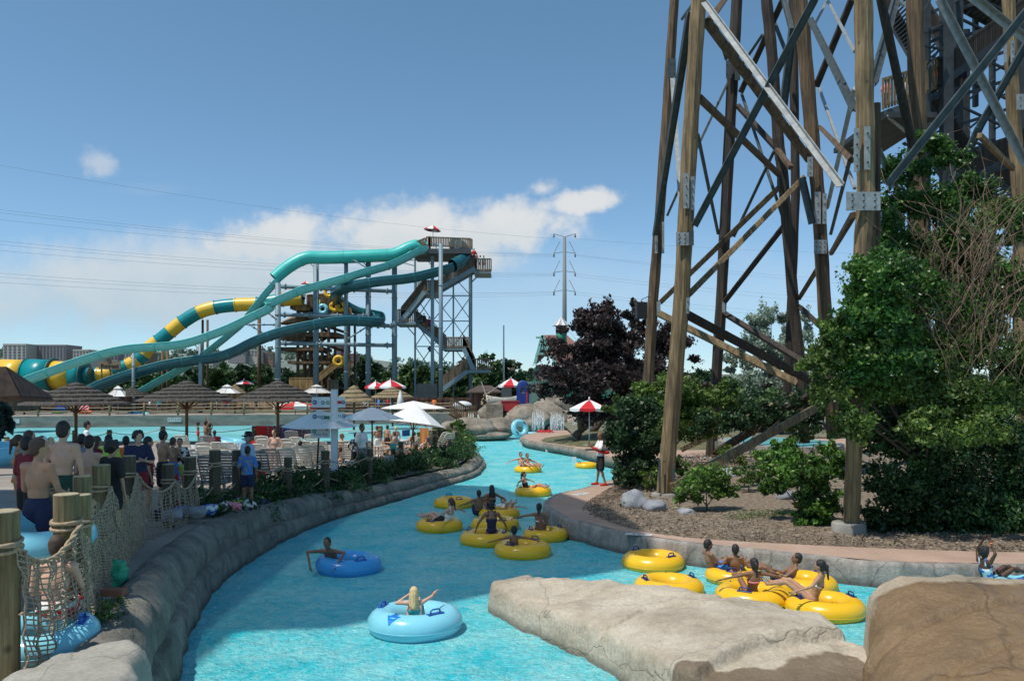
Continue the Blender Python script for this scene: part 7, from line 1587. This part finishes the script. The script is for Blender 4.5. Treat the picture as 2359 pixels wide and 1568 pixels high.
for i, (px, py, rx, ry, Y) in enumerate([(1500, 1100, 34, 30, 24.6), (1722, 1095, 36, 30, 24), (1765, 1060, 40, 34, 26), (1560, 1075, 30, 26, 26), (1690, 1050, 40, 28, 29), (1440, 1165, 22, 14, 21.5), (1985, 1260, 26, 16, 16.6), (2060, 1262, 30, 14, 16.4), (1840, 1000, 40, 34, 27)]):
    tree('low leafy plant in the wood chips '+['just right of the leaning log post foot', 'between the small bush and the leafy bush', 'behind the leafy bush top left', 'behind the bracing foot', 'in front of the dark middle post', 'beside the blue-grey boulder', 'just right of the concrete footing', 'under the dark shrubbery edge', 'under the crossing braces'][i], px, Y, .5, [(px, py, rx, ry, 0), (px+rx*.4, py+ry*.3, rx*.6, ry*.6, .2)], FAN if i % 2 else YELG, 1500, .075, .02, 16, 'low plants in the mulch bed', name='plant', cat='plant', cr=.36, limbs=4, low=-.9)
# weeds by the near wall
for i, (px, py, Y) in enumerate([(240, 1425, 8.6), (260, 1400, 9.2)]):
    c = P(px, py, Y); pts = blob_pts((0, 0, 0), (.22, .22, .14), 260, .1); o = thing('weed', ['scrubby weed at the foot of the near net', 'second small weed between net and wall'][i], 'weed', c); leaves_mesh('foliage', pts, .05, FAN, o)
for i in range(5):
    c = G(1700+i*28, 1195-i*2, .5); pts = blob_pts((0, 0, .08), (.35, .3, .14), 240, .1); o = thing('weed', '%s grassy weed tuft in the wood chips left of the footing' % ORD[i], 'weed', c, 0, 'weed tufts in the mulch bed'); leaves_mesh('foliage', pts, .06, FAN, o, aspect=.2)
# far trees
FT = [(330, 118, 830, 40, 0), (395, 112, 822, 42, 0), (455, 120, 828, 40, 1), (505, 110, 835, 42, 0), (560, 115, 828, 40, 1), (610, 112, 835, 40, 0), (670, 118, 840, 38, 1), (725, 112, 835, 42, 0), (780, 116, 830, 42, 1), (845, 110, 815, 48, 1), (905, 116, 835, 42, 0), (960, 108, 822, 48, 0), (1020, 118, 835, 44, 1),
      (1075, 110, 828, 44, 0), (1125, 106, 812, 44, 0), (1175, 114, 826, 42, 1), (1222, 118, 840, 36, 0), (20, 120, 850, 40, 0), (90, 124, 852, 36, 1), (160, 120, 850, 38, 0), (230, 118, 848, 38, 1), (285, 122, 846, 34, 0), (1620, 120, 850, 40, 1), (1680, 112, 862, 40, 0), (1740, 118, 858, 40, 1), (1830, 112, 850, 44, 0), (1900, 118, 850, 44, 1), (370, 96, 872, 24, 0), (540, 98, 876, 26, 1), (990, 98, 880, 26, 0), (800, 99, 880, 24, 1), (1150, 95, 878, 26, 0), (1080, 100, 884, 22, 1)]
for i, (px, Y, top, rx, k) in enumerate(FT):
    by = HY+(CAMZ-1.25)*F_/Y; cy = (top+by)/2-3; ry = (by-top)/2*1.0
    tree('%s %s green tree from the list of background trees, left to right' % (ORD[i], 'dark' if k else 'mid') if False else '%s background tree behind the slides, %s, standing %s' % (('dark green', 'bushy green')[k == 0], ('tall', 'short')[top > 860], ''), px, Y, 1.25, [(px, top+ry*.55, rx*.75, ry*.5, 0), (px-rx*.4, top+ry*.95, rx*.7, ry*.6, 0), (px+rx*.4, top+ry*1.1, rx*.7, ry*.6, .5), (px, top+ry*1.4, rx, ry*.55, 0)], GRN2 if k else GRN, 2600, .62, .3, 30, 'background trees beyond the slides', cr=.36, limbs=3)
LOC_ = ['behind the second column of the open flume', 'under the striped tube bend', 'left of the two dark timber columns', 'between the flumes', 'under the lowest dark teal flume', 'beside the leftmost thick column', 'just right of the leftmost thick column', 'behind the timber tower foot', 'right of the timber tower', 'left of the fourth thick column', 'right of the fourth thick column', 'behind the left leg of the stair tower', 'behind the middle of the stair tower',
        'right of the stair tower legs', 'topping the stair tower lower landing', 'left of the white flagpole', 'right of the white flagpole', 'at the far left behind the bowl', 'behind the left part of the bowl', 'behind the right part of the bowl', 'behind the retreat sign', 'right of the retreat sign', 'left of the silver tree', 'behind the silver tree left side', 'behind the silver tree middle', 'behind the silver tree right side', 'behind the rightmost log posts', 'low behind the middle thatch left', 'low between the thatched umbrellas', 'low beside the stair tower gate', 'low under the timber tower stairs', 'low beside the old ship', 'low behind the stair tower ramp']
k = 0
for o in list(bpy.data.objects):
    if o.get('group') == 'background trees beyond the slides' and k < len(LOC_):
        pass
ft = sorted([o for o in bpy.data.objects if o.get('group') == 'background trees beyond the slides'], key=lambda o: o.name)
for o, (px, Y, top, rx, kk_), w_ in zip(ft, FT, LOC_): o['label'] = ('dark green' if kk_ else 'bright green')+' background tree '+w_
# ------------------------------------------------------------ hills, houses, skyline
hb = MB(); n = 120; rng = random.Random(4)
for j, (Y, f_) in enumerate([(380, 0), (560, .5), (700, 1.0), (900, .9)]):
    for i in range(n+1):
        x = -900+1800*i/n; px = CX+x/Y*F_; pk = 1.0 if px < 700 else max(.35, 1-(px-700)/900)
        hb.v.append((x, Y, 1+f_*pk*(36+5*noise.noise(Vector((x*.006, Y*.01, 0)))+2*noise.noise(Vector((x*.03, 0, 0))))))
for j in range(3):
    for i in range(n): a = j*(n+1)+i; hb.f.append((a, a+1, a+n+2, a+n+1)); hb.mi.append(0); hb.smooth.append(True)
struct(hb.build('hill', mat('hazy hillside', (.10, .14, .12), .95, (.19, .21, .18), scale=.02, detail=8)))
pts = []
for i in range(420):
    x = rng.uniform(-620, 500); Y = rng.uniform(420, 780); px = CX+x/Y*F_; pk = 1.0 if px < 700 else max(.35, 1-(px-700)/900); f_ = min(1, max(0, (Y-380)/320)); z = 1+f_*pk*36; pts.append(blob_pts((x, Y, z+2), (rng.uniform(3, 7), 4, rng.uniform(2.5, 5.5)), 60, .1))
o = leaves_mesh('hillside_wood', np.concatenate(pts), 2.6, mat('hazy far leaf', (.05, .085, .065), .8, (.10, .14, .10), leaf=True, scale=.02)); tag(o, kind='stuff')
WIN = mat('far window', (.10, .13, .16), .3)
def block(lab, px0, px1, py0, py1, Y, m, floors, bays, roof=None, cat='building', name='building'):
    a, c = P(px0, py1, Y), P(px1, py0, Y); w_, h = c.x-a.x, c.z-a.z; zb = max(1.0, a.z-5); root = thing(name, lab, cat, ((a.x+c.x)/2, Y, zb)); H_ = c.z-zb; b = MB(); b.box((0, 8, H_/2), (w_, 16, H_)); b.box((0, 8, H_+.4), (w_*1.01, 16.3, .8)); b.build('wall', m, root)
    fh = h/floors
    for f_ in range(floors):
        b = MB()
        for q in range(bays): b.box((-w_/2+w_*(q+.5)/bays, -.05, H_-fh*(f_+.5)), (w_/bays*.5, .3, fh*.5))
        b.build('window', WIN, root)
    return root
block('pale cream apartment block on the skyline at the far left', 7, 60, 795, 828, 420, mat('cream stucco', (.42, .39, .34), .8), 5, 5); block('long grey pink apartment block beside the cream one', 60, 152, 797, 828, 430, mat('grey pink stucco', (.23, .21, .21), .8), 5, 12); block('small cream house block right of the long block', 168, 204, 808, 828, 425, mat('cream stucco', (.42, .39, .34), .8), 3, 5)
block('brick clock tower block on the far skyline behind the slides', 769, 785, 797, 830, 520, mat('red brick far', (.20, .10, .08), .85), 3, 1); block('brick hall beside the clock tower', 790, 818, 817, 832, 520, mat('red brick far', (.20, .10, .08), .85), 2, 4)
for i, (px, py, w_, m) in enumerate([(225, 818, 22, 0), (258, 822, 26, 1), (292, 816, 20, 0), (322, 822, 28, 2), (545, 812, 40, 1), (585, 815, 30, 0), (615, 822, 26, 2), (480, 818, 20, 0), (1180, 838, 14, 2), (1650, 880, 60, 0), (1720, 892, 40, 1)]):
    block(['tiny cream house on the hill by the first tree', 'grey house on the hill above the retreat sign', 'cream house on the hill right of the sign', 'brown house on the hill right of the sign', 'long grey houses on the hill between the flumes', 'cream houses on the hill left of the leftmost column', 'brown house on the hill at the leftmost column', 'cream house on the hill above the dark teal flume', 'small brown house right of the flagpole', 'pale house behind the silver tree', 'grey house low behind the log posts'][i], px-w_/2, px+w_/2, py-7, py+5, 460+i*6 if i < 9 else 130, [mat('cream stucco', (.42, .39, .34), .8), mat('grey pink stucco', (.23, .21, .21), .8), mat('far brown wall', (.2, .13, .09), .8)][m], 2, max(3, int(w_/7)), cat='house', name='house')
# red roofed building with green truss and striped cupola
YB = 84; root = thing('boat_house', 'red roofed building with a green gable truss and white striped cupola behind the purple tree', 'building', (0, 0, 0)); RR = mat('faded red roof', (.36, .15, .11), .8, (.44, .19, .14), scale=1.2); GT_ = mat('green painted timber', (.02, .17, .11), .6, (.03, .22, .14))
gp = lambda x, y, dY=0: P(1103.3+x*.2664, 646.2+y*.2664, YB+dY)   # second crop, 1400/820
b = MB(); r0, r1, r2, r3 = gp(545, 470), gp(700, 470, 14), gp(1000, 1000, 10), gp(700, 800); b.poly([r0, gp(760, 470, 12), gp(1250, 900, 12), gp(670, 740)]); b.poly([r0+V((0, 0, -.15)), gp(670, 740)+V((0, 0, -.15)), gp(1250, 900, 12)+V((0, 0, -.15)), gp(760, 470, 12)+V((0, 0, -.15))]); b.poly([r0, gp(760, 470, 12), gp(500, 720, 12), gp(480, 720)]); b.build('roof', RR, root)
b = MB(); ap_ = gp(545, 475, -.3)
for (x, y) in [(480, 720), (670, 740)]: b.bar(ap_, gp(x, y, -.3), .35, .3)
b.bar(gp(505, 632, -.3), gp(610, 632, -.3), .28, .2)
for k in range(7): b.bar(gp(545, 630, -.35), gp(505+k*15, 560-abs(3-k)*-8 if k != 3 else 500, -.35), .1, .1)
b.bar(gp(490, 492, -.3), gp(545, 492, -.3), .2, .2); b.build('truss', mat('mint truss', (.25, .50, .42), .6), root)
b = MB(); b.prism([(gp(490, 0).x, YB), (gp(1250, 0).x, YB+.1), (gp(1250, 0).x, YB+12), (gp(490, 0).x, YB+12)], 1.2, gp(0, 740).z); b.build('wall', GT_, root)
b = MB(); cc_ = gp(710, 450, 4); b.cyl(cc_-V((0, 0, 1.2)), cc_+V((0, 0, .12)), .62, .58, n=12)
for k in range(10): a = k*.63; b.bar(cc_+V((math.cos(a)*.5, math.sin(a)*.5, .1)), cc_+V((math.cos(a)*.55, math.sin(a)*.55, .85)), .07)
cu_ = b.build('cupola', GT_, root); b = MB()
for k in range(16): b.cur = k % 2; a0_, a1_ = 2*math.pi*k/16, 2*math.pi*(k+1)/16; t = cc_+V((0, 0, 1.75)); b.poly([t, cc_+V((math.cos(a0_)*1.0, math.sin(a0_)*1.0, .75)), cc_+V((math.cos(a1_)*1.0, math.sin(a1_)*1.0, .75))])
b.build('cupola_roof', [WHITEP, mat('grey stripe', (.30, .30, .30), .7)], cu_)
b = MB(); b.poly([gp(250, 850, -6), gp(470, 780, -6), gp(470, 800, 0), gp(250, 880, 0)]); b.poly([gp(250, 852, -6), gp(250, 885, 0), gp(470, 805, 0), gp(470, 786, -6)]); b.build('porch_roof', GT_, root); b = MB(); b.prism([(gp(330, 0, -6).x, 78), (gp(520, 0, -6).x, 78), (gp(520, 0, -6).x, 83.9), (gp(330, 0, -6).x, 83.9)], 1.2, gp(0, 870, -6).z); b.build('porch_wall', mat('pale green wall', (.12, .22, .18), .7, (.18, .28, .24)), root)
# wooden huts, ship, fences behind the pool
def hut(lab, px0, px1, py0, py1, Y, mw, mr, rh=14, name='hut'):
    a, c = P(px0, py1, Y), P(px1, py0, Y); w_ = c.x-a.x; h = c.z-a.z; root = thing(name, lab, 'hut', ((a.x+c.x)/2, Y, a.z)); b = MB(); b.box((0, 1.5, h/2), (w_, 3, h)); 
    for k in range(int(w_/.5)): b.box((-w_/2+k*.5+.2, -.02, h/2), (.04, .05, h*.98))
    b.build('wall', mw, root); r = rh/F_*Y; b = MB(); b.prism([(-w_/2-.5, -.8), (w_/2+.5, -.8), (w_/2+.5, 3.5), (-w_/2-.5, 3.5)], h, h+.12); b._add([(-w_/2-.5, -.8, h+.12), (w_/2+.5, -.8, h+.12), (w_/2*.5, 1.4, h+r), (-w_/2*.5, 1.4, h+r), (w_/2+.5, 3.5, h+.12), (-w_/2-.5, 3.5, h+.12)], [(0, 1, 2, 3), (1, 4, 2), (4, 5, 3, 2), (5, 0, 3)], False); b.build('roof', mr, root); return root
TANW = wood_mat('tan fence boards', (.24, .15, .08), (.42, .28, .16), sx=3, sz=.5); DRW = wood_mat('dark red brown boards', (.06, .03, .02), (.14, .07, .045), sx=3, sz=.5); RSH = mat('brown shingle', (.05, .035, .03), .9, (.10, .07, .055), scale=3)
def panel_fence(lab, segs, Y, m, n_):
    b = MB()
    for (px0, px1, py0, py1) in segs:
        a, c = P(px0, py1, Y), P(px1, py0, Y); k = max(2, int((c.x-a.x)/.32)); h = c.z-a.z
        for i in range(k): b.box((a.x+(c.x-a.x)*(i+.5)/k, Y, a.z+h/2*(1+.02*math.sin(i*3))), ((c.x-a.x)/k*.94, .06, h))
        b.bar((a.x, Y-.06, a.z+h*.8), (c.x, Y-.06, a.z+h*.8), .1, .06); b.bar((a.x, Y-.06, a.z+h*.25), (c.x, Y-.06, a.z+h*.25), .1, .06)
    tag(b.build('board_fence', m), lab, 'fence')
panel_fence('dark board fence behind the wave pool at the far left', [(-30, 330, 912, 948)], 83, DRW, 0); panel_fence('tan board fence behind the middle of the wave pool', [(330, 470, 905, 948), (480, 640, 907, 946)], 83.5, TANW, 0); panel_fence('brown board fence behind the tan thatched umbrellas', [(640, 1140, 915, 943)], 84, DRW, 0); panel_fence('dark red fence beside the ship', [(1085, 1230, 913, 945)], 82, DRW, 0)
hut('low dark hut with brown roof left of the ship', 1085, 1145, 905, 940, 79, DRW, RSH, 18); hut('dark roofed stand at the far left edge of the pool', -20, 40, 905, 945, 60, DRW, mat('pale brown roof', (.24, .18, .14), .8), 20); hut('low tan kiosk behind the second thatched umbrella', 395, 470, 915, 946, 82.5, TANW, RSH, 8)
b = MB(); a, c = P(-30, 925, 13), P(34, 896, 14.5); root = thing('shade_roof', 'dark brown sloping shade roof poking in at the left edge', 'roof', P(-40, 905, 30)); b.poly([(-2, 0, .9), (.9, 0, 1.0), (1.45, 0, -.1), (1.0, 3, -.2), (-2, 3, -.3)]); b.poly([(-2, 0, .8), (-2, 3, -.4), (1.0, 3, -.3), (1.45, 0, -.2), (.9, 0, .9)]); b.poly([(-2, -.05, .9), (-2, -.05, -.2), (1.45, -.05, -.1), (.9, -.05, 1.0)]); b.build('roof_panel', RSH, root)
b = MB(); b.cyl((-.9, 1, -4), (-.9, 1, .3), .12); b.build('post', POSTD, root)
tree('dark spruce branch hanging at the left edge', -12, 12.5, 1.3, [(-5, 960, 26, 34, 0), (-10, 1000, 24, 34, 0)], mat('spruce needle', (.008, .02, .018), .7, (.03, .06, .05), leaf=True, scale=2), 2600, .16, .05, 16, name='spruce')
# rope fence on top of the pool wall
pr = []
for i in range(17):
    q = a0.lerp(a1, (i+.3)/16.5); b = MB(); b.cyl((0, 0, 0), (0, 0, 1.15), .09, n=8); o = b.build('fence_post', POSTW, loc=(q.x, q.y+.35, 1.41)); tag(o, '%s post from the left along the top of the pool wall' % ORD[i], 'post', 'posts on the pool wall'); pr.append(V((q.x, q.y+.35, 1.41)))
for j, hh in enumerate((.45, .75, 1.05)):
    b = MB(); L = []
    for p, q in zip(pr, pr[1:]): L += sag(p+V((0, 0, hh)), q+V((0, 0, hh)), .06, 5)
    b.tube(L, .03, 5); tag(b.build('rope', ROPE), '%s rope of the fence on top of the pool wall' % ('lowest', 'middle', 'highest')[j], 'rope', 'ropes on the pool wall')
# people and clutter on the far deck
FPX = [(18, 946, 'pink', 'visitor in pink at the far left of the pool wall'), (205, 942, 'grey', 'visitor in grey behind the wall under the left thatch'), (236, 943, 'black', 'visitor in black behind the pool wall'), (262, 944, 'navy', 'visitor in navy near the far blue tubes'), (345, 943, 'white', 'visitor in white beside the far blue tubes'), (366, 944, 'teal', 'visitor in teal behind the pool wall'), (500, 942, 'grey', 'visitor in grey behind the middle rope fence'), (520, 943, 'maroon', 'visitor in maroon behind the middle rope fence'), (590, 940, 'black', 'dark clad visitor under the rightmost grey thatch'), (470, 943, 'black', 'dark clad visitor beside the tan fence'), (840, 938, 'white', 'visitor under the left tan thatch'), (872, 935, 'blue', 'visitor in blue by the tan thatch pole'), (893, 934, 'red', 'visitor in red beside the tan thatch'), (885, 938, 'teal', 'visitor in teal under the right tan thatch'), (1000, 930, 'orange', 'visitor in orange by the tall column foot'), (1134, 940, 'red', 'child in red near the ship deck')]
for i, (px, py, c_, lab) in enumerate(FPX): p = P(px, py, 79.5); p.z = 1.3; person(lab, p, R(i*77), 'stand', 'down', 1.62, ('tan', 'brown', 'fair')[i % 3], ('black', 'short'), (('shirt', c_), ('shorts', 'navy')), vox=.05)
for i, (px, c1, lab) in enumerate([(140, 'blue', 'blue folding beach chair on the far deck'), (192, 'pink', 'pink folding beach chair on the far deck'), (135, 'lime', 'lime float beside the blue beach chair'), (196, 'orange', 'orange float beside the pink beach chair')]):
    p = P(px, 945, 78.5); p.z = 1.35; b = MB()
    if i < 2:
        b.poly([(-.5, 0, .4), (.5, 0, .4), (.55, .5, 1.5), (-.5, .5, 1.5)]); b.poly([(-.5, -.7, .4), (.5, -.7, .4), (.5, 0, .38), (-.5, 0, .38)])
        for sx in (-.5, .5): b.bar((sx, -.7, 0), (sx, .2, .6), .04); b.bar((sx, .2, 0), (sx, -.6, .6), .04)
    else: b.ell((0, 0, .18), (.75, .4, .18), 20, 10)
    tag(b.build('beach_chair' if i < 2 else 'float', cloth(c1), loc=p), lab, 'chair' if i < 2 else 'float')
# footbridge stairs and ship
root = thing('footbridge', 'small wooden stair bridge with railings on the far river bank', 'footbridge', P(1068, 975, 60)); o0 = P(1068, 975, 60); q6 = lambda x, y, Y=60: P(985+x*.2111, 851+y*.2111, Y)-o0
for dY in (0, 3):
    b = MB()
    a, c = q6(250, 470, 60+dY), q6(410, 560, 60+dY); e = q6(530, 560, 60+dY); h = V((0, 0, 1.1))
    for k in range(9): p = a.lerp(c, k/8); b.bar(p, p+h, .08)
    for k in range(6): p = c.lerp(e, k/5); b.bar(p, p+h, .08)
    b.bar(a+h, c+h, .12, .12); b.bar(c+h, e+h, .12, .12); b.bar(a, c, .25, .2); b.bar(c, e, .25, .2); b.build('railing', TANW if dY else RUSTW, root)
b = MB()
for k in range(8): a = q6(250, 480).lerp(q6(410, 575), (k+.5)/8); b.box(a+V((0, 1.5, 0)), (.6, 3, .08))
b.box(q6(470, 575)+V((0, 1.5, 0)), (3.8*.6, 3, .12)); b.build('step', RUSTW, root)
for (x, y0, y1, r) in [(410, 460, 640, .12), (525, 470, 600, .12), (385, 480, 590, .12)]: b = MB(); b.cyl(q6(x, y1), q6(x, y0), r, n=8); b.build('post', RUSTW, root)
b = MB(); b.ell((0, 0, 0), (.8, .5, .35), 16, 10); o = b.build('float', WHITEP, loc=P(1065, 933, 66)); tag(o, 'white rounded float hung above the footbridge', 'float')
SHM = mat('weathered white hull', (.42, .40, .35), .8, (.58, .56, .50), scale=2, bump=.03); so_ = P(1160, 925, 71); root = thing('old_ship', 'weathered white wooden ship prop with a net and mast by the far rocks', 'ship', so_); root.scale = (.5, .5, .7)
b = MB(); prof = [(-3.2, .9, .35), (-2.2, .7, 1.0), (-.5, .55, 1.35), (1.2, .6, 1.3), (2.4, .8, .8)]; vs = []
for (x, zt, w_) in prof: vs += [(x, -w_, zt), (x*.95, -w_*.8, -.1), (x*.85, 0, -.9+abs(x)*.12), (x*.95, w_*.8, -.1), (x, w_, zt)]
b._add(vs, [(i*5+j, i*5+j+1, (i+1)*5+j+1, (i+1)*5+j) for i in range(4) for j in range(4)]+[(0, 5, 9, 4), (5, 10, 14, 9), (10, 15, 19, 14), (15, 20, 24, 19)], True); b.build('hull', SHM, root)
b = MB(); b.box((.5, 0, 1.2), (1.8, 1.6, 1.1)); b.build('cabin', mat('dark cabin', (.06, .08, .08), .6), root); b = MB(); b.bar((-3.2, 0, .9), (-4.0, 0, 2.6), .12); b.bar((-3.0, 0, 1), (-.2, 0, 2.4), .1); b.build('bowsprit', SHM, root)
b = MB()
for k in range(40): b.ell((-3.4+rng.uniform(-.6, .9), -1.1+rng.uniform(-.3, .3), .3+rng.uniform(-1, .8)), rng.uniform(.06, .16), 6, 4)
b.build('rope_bundle', ROPE, root)
b = MB(); p = P(1160, 875, 96); b.cyl((0, 0, -3), (0, 0, 6.6), .12, .08); o = b.build('flagpole', WHITEP, loc=p); tag(o, 'bare white flagpole left of the red roofed building', 'flagpole')
b = MB(); b.box((0, 0, .4), (1.5, .8, .8)); b.box((0, 0, .83), (1.6, .9, .06)); o = b.build('red_box', mat('red box paint', (.42, .03, .03), .5), loc=P(1175, 946, 67.5)); tag(o, 'red storage box on the far rocks', 'box')
root = thing('lifeguard_stand', 'tall blue board leaning beside the far rocks', 'board', P(1204, 942, 69)); b = MB(); b.prism([(-.55, 0), (.55, 0), (.55, .12), (-.55, .12)], 0, 2.0); b.ell((0, .06, 2.0), (.5, .08, .5)); b.build('panel', mat('navy board', (.01, .04, .22), .5), root); b = MB(); b.box((.35, -.03, .8), (.12, .05, 1.4)); b.build('stripe', mat('red stripe', (.5, .03, .05), .5), root)
b = MB(); b.box((0, 0, .5), (1.4, 1.0, 1.15)); b.v = [(x*(1+.06*noise.noise(Vector((x, y, z)))), y, z) for x, y, z in b.v]; o = b.build('stone_block', FARROCK, loc=P(1139, 960, 67)); tag(o, 'squared stone block between the footbridge and the ship', 'stone')
b = MB(); b.box((0, 0, 0), (.5, .3, .5)); o = b.build('life_ring_box', mat('orange plastic', (.7, .12, .02), .5), loc=P(1013, 925, 86)); tag(o, 'orange box fixed to the foot of the tall grey column', 'box')
# power line
root = thing('power_pole', 'tall grey utility pole with triangular arms behind the red roofed building', 'utility pole', P(1300, 895, 150)); o0 = P(1300, 895, 150); PM = mat('grey pole steel', (.16, .19, .20), .6)
b = MB(); b.cyl((0, 0, -1), P(1300, 546, 150)-o0, .55, .28, n=12); b.build('shaft', PM, root)
for y in (546, 580, 624, 668):
    for s_ in (-1, 1):
        b = MB(); h = P(1300, y, 150)-o0; e = V((s_*2.0, 0, -.3+(.9 if y == 546 else 0))); b.bar(h, h+e, .09)
        if y != 546: b.bar(h+V((s_*.9, 0, 1.9)), h+e, .09); b.bar(h+V((0, 0, .0)), h+V((s_*.9, 0, 1.9)), .01)
        b.cyl(h+e, h+e+V((0, 0, -.7)), .14, n=8); b.build('arm', PM, root)
WM = mat('power cable', (.18, .21, .24), .6)
WR = [(378, 546, 1275), (475, 582, 1278), (482, 584, 1278), (497, 587, 1280), (545, 626, 1278), (553, 629, 1279), (566, 632, 1280), (617, 668, 1278), (625, 671, 1279), (637, 675, 1280)]
for i, (yl, yr, xr) in enumerate(WR):
    a, c = P(-400, yl-(yr-yl)*.42, 95), P(xr, yr+4, 150); b = MB(); b.tube(sag(a, c, 1.6, 24), .014, 4); tag(b.build('power_cable', WM), '%s power cable from the top left of the sky to the pole' % ORD[i], 'cable', 'power cables left of the pole')
WR2 = [(546, 1325, 575, 1900), (582, 1322, 655, 1900), (584, 1322, 668, 1900), (626, 1320, 700, 1900), (632, 1322, 712, 1900), (668, 1320, 738, 1900), (674, 1320, 752, 1900)]
for i, (yl, xl, yr, xr) in enumerate(WR2):
    a, c = P(xl, yl+4, 150), P(xr+500, yr+5, 190); b = MB(); b.tube(sag(a, c, 1.5, 20), .014, 4); tag(b.build('power_cable', WM), '%s power cable from the pole to the right, counted from the top' % ORD[i], 'cable', 'power cables right of the pole')
# ------------------------------------------------------------ out-of-view deck added to cast the broad shadow band
HT = 23.0; SHP = [(-40, 9.3), (-14, 9.3), (-4.35, 9.3), (-4.35, 11.8), (-2.9, 11.9), (-.6, 14), (3.0, 16.6), (3.0, 18), (2.6, 21), (1.8, 23.6), (.8, 26.6), (-1.1, 30.0), (-5.0, 31.0), (-5.4, 28.2), (-6.5, 26.8), (-6.8, 24.2), (-14, 23.6), (-40, 23.6)]
SHc = [(x-SUND.x/SUND.z*0+SUND.x/SUND.z*HT, y+SUND.y/SUND.z*HT) for x, y in SHP]
root = thing('shadow_platform', 'unseen timber platform on log posts, added to shade the river and queue', 'platform', (0, 0, 0)); b = MB()
# solid for full shade over the queue, gapped to lighten the river shadow
def clipx(poly, xa, xb):
    for sgn, xv in ((1, xa), (-1, xb)):
        out = []
        for i in range(len(poly)):
            p, q = poly[i-1], poly[i]; ip, iq = (p[0]-xv)*sgn >= 0, (q[0]-xv)*sgn >= 0
            if ip != iq: t = (xv-p[0])/(q[0]-p[0]); out.append((xv, p[1]+(q[1]-p[1])*t))
            if iq: out.append(q)
        poly = out
    return poly
xs0 = -4.9+SUND.x/SUND.z*HT; b.prism(clipx(SHc, -60, xs0), HT+.5, HT+.62)
xx_ = xs0+.03
while xx_ < max(p[0] for p in SHc)-.1:
    q = clipx(SHc, xx_, xx_+.08)
    if len(q) > 2: b.prism(q, HT+.5, HT+.56)
    xx_ += .12
b.build('deck', TWD, root)
for x, y in ((-27, 11), (-27, 22), (-38, 27), (-38, 11)): b = MB(); b.cyl((x, y, .3), (x, y, HT+.5), .35, n=10); b.build('post', TWO, root)
finish_text(); finish_people()
for o in bpy.data.objects:
    if 'joints' in o: del o['joints']
